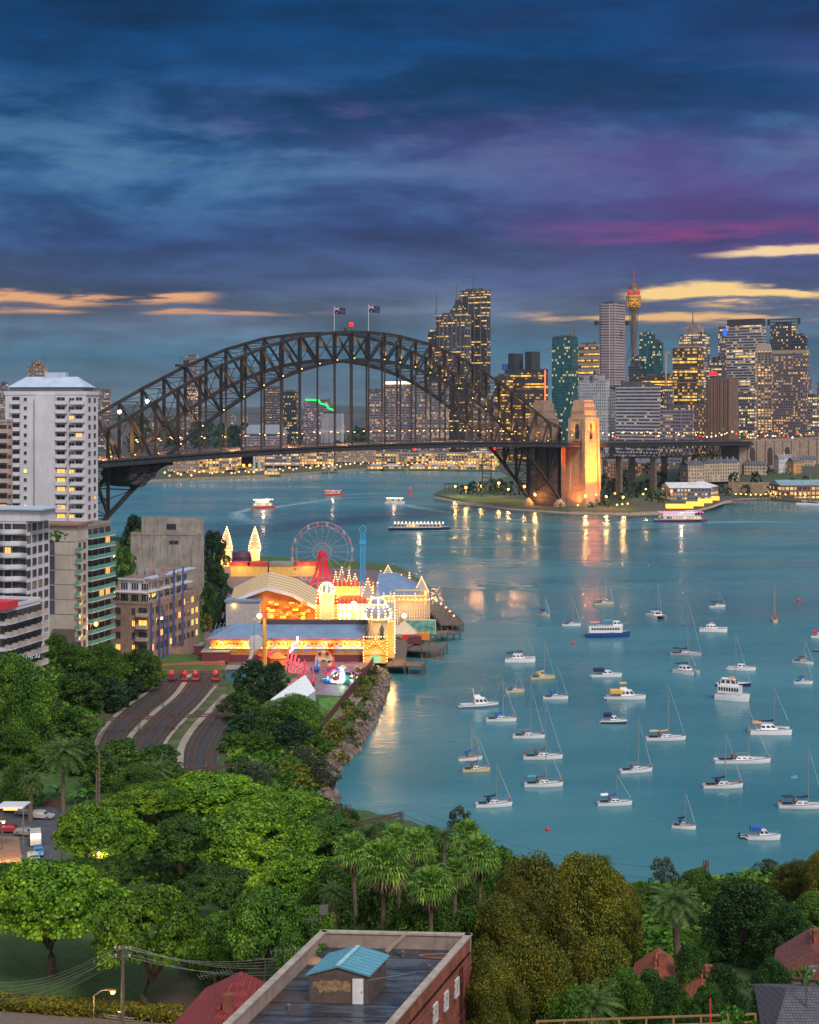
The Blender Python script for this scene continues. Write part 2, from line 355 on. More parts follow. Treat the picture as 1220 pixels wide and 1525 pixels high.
CX = np.array([xx(p, D) for p, D, z in CP]); CY = np.array([D for p, D, z in CP], float); CZ = np.array([z for p, D, z in CP], float)
YARD = ip([on(*p, 5.02) for p in ((236, 996), (345, 994), (340, 1030), (333, 1075), (332, 1110), (334, 1165), (328, 1200), (262, 1205), (258, 1150), (222, 1140), (160, 1148), (128, 1122), (145, 1085), (185, 1045), (222, 1015))])
QUAY = ip([on(*p, 3) for p in ((306, 935), (320, 880), (326, 842), (336, 832), (430, 834), (500, 840), (600, 846), (642, 872), (638, 948), (585, 985), (310, 990))])
def hgt(X, Y):
 X = np.asarray(X, float); Y = np.asarray(Y, float)
 d2 = (X[..., None]-CX)**2+(Y[..., None]-CY)**2+30; wgt = d2**-1.9
 h = (wgt*CZ).sum(-1)/wgt.sum(-1);
 for pl, zf in ((YARD, 5.0), (QUAY, 3.0)): sd = sdf(pl, X, Y); h = np.where(sd > -12, np.minimum(h, zf+np.maximum(0, -sd)*.35), h)
 return h
def gz(x, y):
 h = float(hgt(x, y)); s = float(sdf(NSH, np.array([x]), np.array([y]))[0]); return min(h, s*.75-.2) if s < 8 else h
def grass_mat():
 m = bpy.data.materials.new('park ground'); m.use_nodes = True; t = NT(m.node_tree); b = t.n['Principled BSDF']
 P = t.new('ShaderNodeTexCoord').outputs['Object']
 n1 = t.noise(P, .05, 5, .6); n2 = t.noise(P, 1.2, 6, .7); n3 = t.noise(P, 9.0, 3)
 c = t.mix(t.ss(n2, .3, .7), (.030, .075, .016), (.055, .125, .022)); c = t.mix(t.ss(n1, .54, .68), c, (.085, .062, .038))
 k = t.ss(n3, .25, .75, .7, 1.3); t.l.new(t.mix(1.0, c, t.vec(k, k, k), 'MULTIPLY'), b.inputs['Base Color']); b.inputs['Roughness'].default_value = .95
 bn = t.new('ShaderNodeBump'); bn.inputs['Distance'].default_value = .25; t.l.new(n3, bn.inputs['Height']); t.l.new(bn.outputs[0], b.inputs['Normal']); return m
GRASS = grass_mat()
gx = np.arange(-420, 420, 4.0); gy = np.arange(40, 900, 4.0); GX, GY = np.meshgrid(gx, gy)
S = sdf(NSH, GX, GY); H = hgt(GX, GY); Z = np.minimum(H, S*.75-.2); Z = np.maximum(Z, -3.0)
idx = np.arange(GX.size).reshape(GX.shape); keep = (np.maximum.reduce([S[:-1, :-1], S[1:, :-1], S[:-1, 1:], S[1:, 1:]]) > -6)
F4 = np.stack([idx[:-1, :-1], idx[:-1, 1:], idx[1:, 1:], idx[1:, :-1]], -1)[keep]
me = bpy.data.meshes.new('ground'); me.from_pydata(np.stack([GX.ravel(), GY.ravel(), Z.ravel()], -1).tolist(), [], F4.tolist()); me.materials.append(GRASS); me.polygons.foreach_set('use_smooth', [True]*len(F4))
g_o = bpy.data.objects.new('ground', me); COL.objects.link(g_o); g_o['kind'] = 'structure'
# ------------------------------------------------------------------ south shore and far land
SSH = [on(*p) for p in [(-500, 735), (240, 717), (300, 714), (400, 710), (470, 705), (560, 699), (650, 700), (745, 701), (762, 711), (715, 722), (662, 731), (646, 739), (690, 749), (760, 759), (850, 765.5), (940, 767.5), (1035, 764), (1062, 757), (1082, 749), (1110, 746), (1150, 745), (1200, 750), (1330, 753)]]
S2 = ip(SSH)+[(2600, 1400), (2600, 3500), (-2600, 3500), (-2600, 1500)]
ASPH = mat('dusk asphalt', (.05, .05, .055), .8, var=.25, scale=.1)
SAND = mat('sandstone', (.30, .21, .13), .85, var=.3, scale=.4, bump=.4, bscale=3, dirt=.5)
def town_mat():
 m = bpy.data.materials.new('town ground'); m.use_nodes = True; t = NT(m.node_tree); b = t.n['Principled BSDF']
 P = t.new('ShaderNodeTexCoord').outputs['Object']
 c = t.mix(t.ss(t.noise(P, .02, 5, .6), .42, .56), (.06, .055, .05), (.03, .06, .018)); t.l.new(c, b.inputs['Base Color']); b.inputs['Roughness'].default_value = .9; return m
TOWN = town_mat()
mb = MB(); mb.cur = 1; mb.prism(S2, -1.0, 2.4, bottom=False); mb.mi[-1] = 0; mb.build('city_ground', [TOWN, SAND], kind='structure')
# rising land under the city and the rocks
def heightfield(name, xs, ys, fn, m):
 X, Y = np.meshgrid(xs, ys); Zv = fn(X, Y); id_ = np.arange(X.size).reshape(X.shape)
 F_ = np.stack([id_[:-1, :-1], id_[:-1, 1:], id_[1:, 1:], id_[1:, :-1]], -1).reshape(-1, 4)
 me = bpy.data.meshes.new(name); me.from_pydata(np.stack([X.ravel(), Y.ravel(), Zv.ravel()], -1).tolist(), [], F_.tolist()); me.materials.append(m)
 me.polygons.foreach_set('use_smooth', [True]*len(F_)); o = bpy.data.objects.new(name, me); COL.objects.link(o); o['kind'] = 'structure'; return o
def sst(x, a_, b_): t = np.clip((x-a_)/(b_-a_), 0, 1); return t*t*(3-2*t)
def rocks_h(X, Y):
 s = sdf(S2, X, Y); px = X/Y*F+HX
 return np.where(s > 20, 2.0+ (sst(s, 45, 230)*20)*sst(px, 860, 1000)+sst(s, 120, 700)*14*sst(px, 560, 900), -3.0)
heightfield('city_terrain', np.arange(-100, 1100, 20.), np.arange(1180, 3300, 20.), rocks_h, TOWN)
def chz(x, y): return float(rocks_h(np.array([x]), np.array([y]))[0])
def hill_mat():
 m = bpy.data.materials.new('far suburbs'); m.use_nodes = True; t = NT(m.node_tree); b = t.n['Principled BSDF']
 P = t.new('ShaderNodeTexCoord').outputs['Object']; v = t.new('ShaderNodeTexVoronoi'); v.inputs['Scale'].default_value = .022; t.l.new(P, v.inputs['Vector'])
 sc_ = t.new('ShaderNodeSeparateColor'); t.l.new(v.outputs['Color'], sc_.inputs[0])
 c = t.mix(t.ss(sc_.outputs[0], .55, .6), (.012, .028, .022), t.mix(sc_.outputs[1], (.055, .055, .06), (.07, .045, .04)))
 t.l.new(c, b.inputs['Base Color']); b.inputs['Roughness'].default_value = .9; return m
HILLM = hill_mat()
def nz(X, Y, s, seed=0):
 out = np.zeros(X.shape);
 for i in np.ndindex(X.shape): out[i] = mnoise.fractal(Vector((X[i]/s, Y[i]/s, seed)), 1.0, 2.0, 4)
 return out
heightfield('far_hills', np.arange(-5000, 5001, 140.), np.concatenate([np.arange(2350, 5000, 120.), np.arange(5000, 12500, 250.)]),
   lambda X, Y: 3+sst(Y, 2400, 6500)*(50+38*nz(X, Y, 1400.))+6*nz(X, Y, 300., 4), HILLM)
# ------------------------------------------------------------------ the arch bridge
BO = Vector((-27.7, 1018.0, 0)); BU = Vector((.594, .8045, 0)); BV = Vector((-.8045, .594, 0)); PL = 17.96
def bp(n, z, v=0.0): q = BO+BU*(n*PL)+BV*v; return Vector((q.x, q.y, z))
TOPZ = [(0, 134), (1, 133.7), (2, 132.6), (4, 128.2), (6, 120), (8, 108.5), (10, 94.5), (12, 79), (13, 71.5), (14, 67)]
def ztop(n): n = abs(n); return float(np.interp(n, [t[0] for t in TOPZ], [t[1] for t in TOPZ]))
def zlow(n): return 115.5-106.5*(n/14)**2
def zdeck(n): return 58.6-4.0*(n/14)**2
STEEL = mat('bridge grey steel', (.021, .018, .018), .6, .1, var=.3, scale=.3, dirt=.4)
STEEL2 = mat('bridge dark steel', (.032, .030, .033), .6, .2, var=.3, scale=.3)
br = thing('arch_bridge', bp(0, 0), 'great dark steel arch bridge carrying a road across the harbour', 'bridge')
TV = (0.0, 30.0)
for v in TV:
 for nm, fz, wd, hh in (('top_chord', ztop, 1.4, 1.9), ('bottom_chord', zlow, 1.5, 2.3)):
  mb = MB()
  for n in range(-14, 14): mb.beam(bp(n, fz(n), v), bp(n+1, fz(n+1), v), wd, hh)
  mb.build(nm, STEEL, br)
 for n in range(-14, 15):
  wv = 2.4 if abs(n) == 14 else 1.9
  mb = MB()
  for s_ in (-.42, .42): mb.beam(bp(n, zlow(n), v+s_), bp(n, ztop(n), v+s_), wv, .3, up=BU)   # laced pair
  z0, z1 = zlow(n), ztop(n); k = max(2, int((z1-z0)/2.2))
  for i in range(k): mb.beam(bp(n, z0+(z1-z0)*i/k, v-.42), bp(n, z0+(z1-z0)*(i+1)/k, v+.42), .3)
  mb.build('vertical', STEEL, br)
 for n in range(-14, 14):
  # diagonals fall towards the crown
  p, q = ((n, n+1) if n < 0 else (n+1, n))
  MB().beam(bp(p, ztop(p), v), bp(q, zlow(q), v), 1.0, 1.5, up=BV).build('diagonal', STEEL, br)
 for n in range(-10, 11):
  if zlow(n) > zdeck(n)+3:
   mb = MB()
   for s_ in (-.5, .5): mb.beam(bp(n, zlow(n), v)+BU*s_, bp(n, zdeck(n)-2, v)+BU*s_, .62)
   for i in range(int((zlow(n)-zdeck(n))//12)+1): mb.beam(bp(n, zdeck(n)+3+i*12, v)+BU*-.5, bp(n, zdeck(n)+3+i*12, v)+BU*.5, .4)
   mb.build('hanger', STEEL2, br)

# wind bracing between the trusses
mb = MB(); mb2 = MB(); mb3 = MB()
for n in range(-14, 15):
 mb.beam(bp(n, ztop(n), 0), bp(n, ztop(n), 30), .5); mb2.beam(bp(n, zlow(n), 0), bp(n, zlow(n), 30), .6)
 if n < 14:
  mb.beam(bp(n, ztop(n), 0), bp(n+1, ztop(n+1), 30), .35); mb.beam(bp(n, ztop(n), 30), bp(n+1, ztop(n+1), 0), .35)
  mb2.beam(bp(n, zlow(n), 0), bp(n+1, zlow(n+1), 30), .45); mb2.beam(bp(n, zlow(n), 30), bp(n+1, zlow(n+1), 0), .45)
 z0, z1 = zlow(n), ztop(n)
 if z0 < zdeck(n)+1: z0 = zdeck(n)+9
 if z1-z0 > 6: mb3.beam(bp(n, z0, 0), bp(n, z1, 15), .35); mb3.beam(bp(n, z1, 15), bp(n, z0, 30), .35); mb3.beam(bp(n, (z0+z1)/2, 0), bp(n, (z0+z1)/2, 30), .35)
mb.build('top_bracing', STEEL2, br); mb2.build('bottom_bracing', STEEL2, br); mb3.build('sway_bracing', STEEL2, br)
mb = MB()
for n0 in (-14, 13):                       # cross frames between the legs below the deck
 for n in (n0, n0+1):
  za, zb = zlow(n), zdeck(n)-5
  for k in range(3):
   u0, u1 = za+(zb-za)*k/3, za+(zb-za)*(k+1)/3; mb.beam(bp(n, u0, 0), bp(n, u1, 30), .4); mb.beam(bp(n, u1, 0), bp(n, u0, 30), .4); mb.beam(bp(n, u1, 0), bp(n, u1, 30), .5)
mb.build('portal_bracing', STEEL2, br)
# deck: outer edge 9 m outside each truss
NS = -16; NE = 34.2
def dz_(n): return zdeck(n) if n < 15 else 53.9-(n-15)*.28
ROADM = mat('bridge road', (.10, .072, .055), .8, var=.2, scale=.2)
mb = MB(); mr = MB(); mg = MB(); ml = MB()
k = np.linspace(NS, NE, 101)
for n0, n1 in zip(k, k[1:]):
 for v0, v1, zt, th, M_ in ((-9, 39, 0, 1.0, mb),):
  A = [bp(n0, dz_(n0)+zt, v0), bp(n1, dz_(n1)+zt, v0), bp(n1, dz_(n1)+zt, v1), bp(n0, dz_(n0)+zt, v1)]; B = [p-Vector((0, 0, th)) for p in A]
  mb.quad(*A); mb.quad(*B[::-1]); mb.quad(B[0], B[1], A[1], A[0]); mb.quad(B[2], B[3], A[3], A[2])
 for v0 in (-9, 39, 0, 30):
  mg.beam(bp(n0, dz_(n0)-2.7, v0), bp(n1, dz_(n1)-2.7, v0), .5, 3.2 if v0 in (0, 30) else 2.2)
 mr.quad(bp(n0, dz_(n0)+.04, 2), bp(n1, dz_(n1)+.04, 2), bp(n1, dz_(n1)+.04, 28), bp(n0, dz_(n0)+.04, 28))
 for v0 in (-9, -1.5):
  ml.beam(bp(n0, dz_(n0)+1.6, v0), bp(n1, dz_(n1)+1.6, v0), .18); ml.beam(bp(n0, dz_(n0)+.9, v0), bp(n1, dz_(n1)+.9, v0), .12)
  for j in range(4): q = n0+(n1-n0)*j/4; ml.beam(bp(q, dz_(q), v0), bp(q, dz_(q)+1.65, v0), .14)
for n in np.arange(-14, 14.1, .5): mg.beam(bp(n, dz_(n)-2.2, -9), bp(n, dz_(n)-2.2, 39), .4, 2.4)
mb.build('deck', STEEL2, br); mr.build('roadway', ROADM, br); mg.build('deck_girder', STEEL2, br); ml.build('railing', STEEL2, br)
# southern approach spans: deep lattice trusses on piers
PIERM = mat('approach pier stone', (.12, .095, .08), .85, var=.25, scale=.3)
ms = MB()
for v in (3, 27):
 q = np.arange(16.6, 33.6, .55)
 for i, (n0, n1) in enumerate(zip(q, q[1:])):
  ms.beam(bp(n0, dz_(n0)-4.2, v), bp(n1, dz_(n1)-4.2, v), .5); ms.beam(bp(n0, dz_(n0)-14, v), bp(n1, dz_(n1)-14, v), .7)
  a_, b_ = ((4.2, 14) if i % 2 else (14, 4.2)); ms.beam(bp(n0, dz_(n0)-a_, v), bp(n1, dz_(n1)-b_, v), .5)
  if i % 2: ms.beam(bp(n0, dz_(n0)-4.2, v), bp(n0, dz_(n0)-14, v), .35)
ms.build('approach_truss', STEEL, br)
for n in (20, 23.6, 27.2, 30.8):
 for v in (4, 26):
  p = bp(n, 0, v); MB().box((p.x, p.y, 1.5), (3.6, 5, dz_(n)-15.7), rz=math.atan2(BU.y, BU.x)).build('approach_pier', PIERM, br)
# lamps of the bridge
LAMPW = glow('bridge lamp glow', (1, .62, .25), 5); GOLD = glow('truss light gold', (1, .55, .12), 5); REDL = glow('red beacon glow', (1, .01, .01), 2.2)
BSTONE = STEEL2
for side, v in ((0, 2.2), (1, 27.8)):
 for n in range(-13, 32):
  if n == 15: continue
  p = bp(n+.5, dz_(n+.5), v); q = p+BV*(2.6 if side == 0 else -2.6); mb = MB(); mb.cur = 0
  mb.tube([p, p+Vector((0, 0, 7.5)), q+Vector((0, 0, 8.3))], .14, 5); mb.cur = 1; mb.box((q.x, q.y, q.z+8.0), (1.2, .6, .25)); mb.build('deck_lamp', [STEEL2, LAMPW], br)
for n in range(-13, 14):                   # truss floodlights at the panel points
 if abs(n) < 1: continue
 c = bp(n, max(zlow(n), zdeck(n))+1.2, -1.0)+BU*(-1.4 if n < 0 else 1.4)*-1
 f = MB().box((c.x, c.y, c.z-.2), (.7, .5, .45)).build('floodlight', GOLD, br)
 L = lamp(f, c+Vector((0, 0, .6))-BV*1.5, 48000, (1, .52, .13), .3, 'SPOT', bp(n, max(zlow(n), zdeck(n))+14, 0)-BU*(0 if n<0 else 0), 70)
for k_, n in enumerate(range(-13, 14, 3)): lamp(br, bp(n+.5, dz_(n)+9, 15), 26000, (1, .42, .14), 1.0)
# crown gear: beacon frame, work platforms
for c, lab in ((bp(0, 134.6, 15), 'red'),):
 mb = MB(); mb.box((c.x, c.y, c.z-1), (6, 3, 2.2), rz=.5); mb.box((c.x-4, c.y, c.z), (2, 2, 3)); mb.beam(c, c+Vector((0, 0, 4.5)), .35);
 for d in (-6, -2.5, 3, 6): mb.beam(c+Vector((d, 0, 0)), c+Vector((d, 0, 3.4)), .2)
 f = mb.build('beacon_platform', STEEL2, br); MB().ball((c.x, c.y, c.z+5.2), 1.5, 10).build('beacon', REDL, f)
c = bp(-8.1, ztop(-8.1)+1.4, 30); mb = MB(); mb.box((c.x, c.y, c.z-1), (9, 4, 1.6), rz=.6); mb.box((c.x+2, c.y, c.z+.6), (3, 3, 2.4))
for d in (-2, 0, 2.4): mb.beam(c+Vector((d, 0, 1)), c+Vector((d*1.1, 0, 5)), .22)
mb.beam(c+Vector((-2.6, 0, 4.6)), c+Vector((-.6, 0, 5.2)), .22); mb.beam(c+Vector((1.4, 0, 4.6)), c+Vector((3.6, 0, 5.2)), .22); mb.build('maintenance_crane', STEEL2, br)
for n, v, cc in ((-11.1, 28, 'a'), (-10.3, 20, 'b')):
 c = bp(n, ztop(n)-5, v); f = MB().ball(c, 1.1, 8).build('white_floodlight', glow('white flood glow', (1, 1, .75), 20), br)
c = bp(2.2, zdeck(2.2)-4.5, -9.4); MB().ball(c, 1.0, 8).build('channel_light', REDL, br)
c = bp(9.5, zdeck(9)-5.5, 10); MB().ball(c, 1.2, 8).build('channel_light', REDL, br)
c = bp(-4.9, 46, 30); mb = MB(); mb.box((c.x, c.y, c.z), (7, 6, 7)); mb.build('inspection_gantry', STEEL2, br)
for s_ in (-2, 2): MB().ball((c.x+s_, c.y-3.2, c.z+.4), .8, 8).build('channel_light', glow('orange lamp glow', (1, .25, .03), 12), br)
# dark tarpaulin round the scaffold under the north end
c0 = bp(-12.2, 0, 8); mb = MB(); TARP = mat('dark tarpaulin', (.022, .018, .024), .8, var=.4, scale=.2, bump=1, bscale=.8)
N1, N2 = 14, 10
def tp(i, j):
 n = -12.35+1.9*i/N1; zb = zlow(n)-2.4-1.2*math.sin(7.3*i/N1+j)+2.5*(i/N1); tpz = zdeck(n)-4
 z = tpz+(min(zb, tpz-2)-tpz)*min(1, j/N2); z = z if i > 3 else tpz+(z-tpz)*(.45+.55*i/4)
 return bp(n, z, -4+1.2*math.sin(j*1.4+i*2.1)-.6*math.sin(i*4.2))
for i in range(N1):
 for j in range(N2):
  mb.quad(tp(i, j), tp(i, j+1), tp(i+1, j+1), tp(i+1, j), smooth=False)
  o_ = BV*22; mb.quad(tp(i, j)+o_, tp(i+1, j)+o_, tp(i+1, j+1)+o_, tp(i, j+1)+o_)
 mb.quad(tp(i, N2), tp(i, N2)+BV*22, tp(i+1, N2)+BV*22, tp(i+1, N2))
for j in range(N2): mb.quad(tp(N1, j), tp(N1, j+1), tp(N1, j+1)+BV*22, tp(N1, j)+BV*22); mb.quad(tp(0, j), tp(0, j)+BV*22, tp(0, j+1)+BV*22, tp(0, j+1))
mb.build('tarpaulin_shroud', TARP, br)
# flags on the crown (one per truss)
def flag(v, label):
 p = bp(0, 134.8, v); f = thing('flag', p, label, 'flag', 'flags on the crown of the arch bridge')
 MB().tube([p, p+Vector((0, 0, 18))], .22, 6).build('flagpole', mat('white pole', (.5, .5, .52), .4), f)
 mb = MB(); NW = 8
 for i in range(NW):
  x0, x1 = i*.95, (i+1)*.95; w0, w1 = .5*math.sin(i*.9), .5*math.sin((i+1)*.9); dr = .09*i, .09*(i+1)
  for j in range(2):
   mb.cur = 1 if (i < 4 and j == 1) else 0
   z0, z1 = 13+j*2.3, 13+(j+1)*2.3
   mb.quad(p+Vector((x0, w0, z0-dr[0])), p+Vector((x1, w1, z0-dr[1])), p+Vector((x1, w1, z1-dr[1])), p+Vector((x0, w0, z1-dr[0])))
 fl = mb.build('flag_cloth', [mat('flag navy', (.012, .014, .075), .8), mat('flag canton', (.26, .04, .07), .8)], f)
 st = MB()
 for sx, sz, r in ((1.9, 13.9, .45), (5.6, 16.3, .28), (6.6, 15.0, .28), (4.8, 15.0, .28), (5.6, 13.8, .28)):
  q = p+Vector((sx, .5*math.sin(sx/.95*.9)-.08, sz-.095*sx)); st.face([q+Vector((r*(1 if a_ % 2 == 0 else .45)*math.sin(a_*PI/5), 0, r*(1 if a_ % 2 == 0 else .45)*math.cos(a_*PI/5))) for a_ in range(10)])
 for a_, b_ in (((0, 15.2), (3.7, 17.4)), ((0, 17.5), (3.7, 15.0)), ((1.85, 15.2), (1.85, 17.4)), ((0, 16.4), (3.7, 16.2))):
  st.beam(p+Vector((a_[0], -.12-.3*0, a_[1])), p+Vector((b_[0], .5*math.sin(b_[0]/.95*.9)-.12, b_[1])), .05, .22)
 st.build('flag_stars', mat('flag white', (.6, .6, .62), .8), fl)
flag(30, 'blue flag on the far truss crown, left of the red beacon'); flag(0, 'blue flag on the near truss crown, right of the red beacon')
# ------------------------------------------------------------------ pylons
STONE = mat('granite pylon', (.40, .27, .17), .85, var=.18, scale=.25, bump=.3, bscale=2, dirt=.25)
def pylon(v, label, STONE=STONE):
 c = bp(15.75, 0, v); az = math.atan2(BU.y, BU.x); t = thing('bridge_pylon', (c.x, c.y, 2), label, 'pylon', 'granite pylons at the south end of the bridge')
 L0, W0 = 23, 15
 def sec(f, z):
  return [(c.x+BU.x*x*L0*f+BV.x*y*W0*f, c.y+BU.y*x*L0*f+BV.y*y*W0*f, z) for x, y in ((-.5, -.5), (.5, -.5), (.5, .5), (-.5, .5))]
 def frus(mb, f0, z0, f1, z1):
  A, B = sec(f0, z0), sec(f1, z1)
  for i in range(4): j = (i+1) % 4; mb.quad(A[i], A[j], B[j], B[i])
  mb.face(B); mb.face(A[::-1])
 mb = MB()
 for a_ in ((1.12, 2, 1.1, 14), (1.0, 14, .92, 55), (.94, 55, .90, 74), (.86, 74, .84, 80), (.76, 80, .70, 86), (.62, 86, .6, 89)): frus(mb, *a_)
 # corner piers and cornice
 for x in (-.5, .5):
  for y in (-.5, .5):
   a0 = Vector((c.x, c.y, 0))+BU*(x*L0*.99)+BV*(y*W0*.99); a1 = Vector((c.x, c.y, 0))+BU*(x*L0*.84)+BV*(y*W0*.84)
   mb.beam((a0.x, a0.y, 14), (a1.x, a1.y, 74), 3.2, 3.2, up=BU)
 body = mb.build('tower_body', STONE, t)
 mb = MB(); frus(mb, .96, 73, .96, 74.6); frus(mb, .88, 79.4, .88, 80.4); mb.build('cornice', STONE, t)
 dk = mat('pylon opening', (.03, .022, .02), .9)
 for (o_, dv, wd) in ((-BV, W0*.47, 3.4), (-BU, L0*.465, 3.0)):
  base = Vector((c.x, c.y, 0))+o_*(dv+.15); sx = BU if o_ == -BV else BV; pts = []
  for x, z in [(-wd, 57), (wd, 57), (wd, 66), (wd*.7, 68.4), (0, 69.5), (-wd*.7, 68.4), (-wd, 66)]:
   pts.append(tuple(base+sx*(x*.62)+Vector((0, 0, z))))
  m2 = MB(); m2.face(pts)
  P2 = [tuple(Vector(p)-o_*1.2) for p in pts]
  for i in range(7): m2.quad(pts[i], pts[(i+1) % 7], P2[(i+1) % 7], P2[i])
  m2.face([tuple(Vector(p)+o_*.02) for p in P2]); m2.build('arched_opening', dk, t)
  m3 = MB(); q = base+o_*.6; m3.beam(q+sx*-2.8+Vector((0, 0, 56.2)), q+sx*2.8+Vector((0, 0, 56.2)), 1.6, 1.6); m3.build('balcony', STONE, t)
 return t, c
pt, pc = pylon(-4.5, 'floodlit orange granite pylon on the near side of the bridge')
for s_ in (-9, 0, 9):
 q = Vector((pc.x, pc.y, 0))-BV*36+BU*s_; f = MB().box((q.x, q.y, 4), (.9, .9, .8)).build('floodlight', glow('orange flood', (1, .42, .05), 9), pt)
 lamp(f, q+Vector((0, 0, 6)), 760000, (1, .17, .008), .6, 'SPOT', (pc.x+BU.x*s_*.5, pc.y+BU.y*s_*.5, 60), 64)
 lamp(f, q+Vector((0, 0, 6)), 48000, (1, .2, .014), .6, 'SPOT', (pc.x+BU.x*s_*.5, pc.y+BU.y*s_*.5, 22), 62)
q = Vector((pc.x, pc.y, 0))-BU*20-BV*6; f = MB().box((q.x, q.y, 3), (.9, .9, .8)).build('floodlight', glow('orange flood', (1, .42, .05), 9), pt); lamp(f, q+Vector((0, 0, 4)), 40000, (1, .22, .03), .6, 'SPOT', (pc.x-BU.x*11, pc.y-BU.y*11, 14), 80)
q = Vector((pc.x, pc.y, 0))-BU*15+BV*2; f = MB().box((q.x, q.y, 60), (.7, .7, .7)).build('floodlight', GOLD, pt); lamp(f, q+Vector((0, 0, 1+60)), 3500, (1, .45, .12), .5, 'SPOT', (pc.x, pc.y, 82), 80)
q = Vector((pc.x, pc.y, 0))-BV*12+BU*1; lamp(pt, q+Vector((0, 0, 60)), 40000, (1, .28, .03), .5, 'SPOT', (pc.x, pc.y, 76), 80)
pylon(34.5, 'unlit granite pylon behind the right end of the arch', mat('granite pylon shaded copy', (.26, .18, .13), .85, var=.18, scale=.25, dirt=.3))  # lack of floodlight put into a darker copy of the granite colour
# abutment tower and masonry below the deck
p0 = [bp(14.3, 0, 4), bp(17.2, 0, 4), bp(17.2, 0, 26), bp(14.3, 0, 26)]
mb = MB(); mb.prism(ip(p0), 1.5, 50.4); mb.build('abutment', mat('brown abutment stone', (.17, .10, .07), .9, var=.3, scale=.3, dirt=.5), br)
for n, v in ((14, 0), (14, 30), (-14, 0), (-14, 30)):
 c = bp(n, 0, v); MB().lathe((c.x, c.y, 0), [(5.5, -1), (4.6, 5), (2.2, 7.6), (1.2, 9)], 8, .4, False).build('arch_bearing', STONE, br)
# stone approach wall with arches (bradfield end), right of the lattice spans
VIA = mat('viaduct stone', (.27, .20, .15), .9, var=.2, scale=.3, dirt=.45)
a0 = bp(33.4, 0, 0); vi = thing('stone_viaduct', (a0.x, a0.y, 20), 'pale stone approach viaduct with arched openings beyond the lattice spans', 'viaduct')
DU = Vector((.86, .51, 0)); mb = MB(); L_ = 120
for i in range(0, 10):
 A = a0+DU*(i*L_/10); B = a0+DU*((i+1)*L_/10); z0 = chz(A.x, A.y)-2
 mb.prism([(A.x, A.y), (B.x, B.y), (B.x-DU.y*26, B.y+DU.x*26), (A.x-DU.y*26, A.y+DU.x*26)], z0, 47.6+i*.12, bottom=False)
mb.build('wall', VIA, vi)
for i in range(11): A = a0+DU*(i*12)-Vector((-DU.y, DU.x, 0))*.5; MB().box((A.x, A.y, 20), (1.6, 1.4, 28.6), rz=math.atan2(DU.y, DU.x)).build('pilaster', VIA, vi)
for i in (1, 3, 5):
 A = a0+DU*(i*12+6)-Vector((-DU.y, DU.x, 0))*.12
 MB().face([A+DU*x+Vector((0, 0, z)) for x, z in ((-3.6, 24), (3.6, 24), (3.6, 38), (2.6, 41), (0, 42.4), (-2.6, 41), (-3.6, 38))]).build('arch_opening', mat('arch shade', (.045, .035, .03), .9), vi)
mb = MB(); mb.beam(a0+Vector((0, 0, 49.0)), a0+DU*160+Vector((0, 0, 52)), 1.0, 1.4); mb.build('parapet', VIA, vi)
# ------------------------------------------------------------------ the city
TH = math.radians(36.4)
def foot(x0, xm, x1, D, th=TH, depth=None):
 """corner at pixel xm and distance D; left face ends at x0, right face at x1"""
 C = Vector((xx(xm, D), D, 0)); k0, k1 = (x0-HX)/F, (x1-HX)/F; c, s = math.cos(th), math.sin(th)
 wl = max(6, (C.x-k0*C.y)/(c+k0*s)); wr = (k1*C.y-C.x)/(s-k1*c) if (s-k1*c) > .05 and x1 > xm else 0
 if wr <= 0: wr = depth or 25
 return C, wl, wr, Vector((-c, s, 0)), Vector((s, c, 0))
def fpoly(C, wl, wr, L, R): return [(C.x, C.y), (C.x+R.x*wr, C.y+R.y*wr), (C.x+R.x*wr+L.x*wl, C.y+R.y*wr+L.y*wl), (C.x+L.x*wl, C.y+L.y*wl)]
def shrink(poly, f):
 cx = sum(p[0] for p in poly)/len(poly); cy = sum(p[1] for p in poly)/len(poly); return [(cx+(p[0]-cx)*f, cy+(p[1]-cy)*f) for p in poly]
ROOFM = mat('flat roof grey', (.10, .095, .095), .9, var=.3, scale=.1)
METAL = mat('mast steel', (.14, .13, .13), .5, .5)
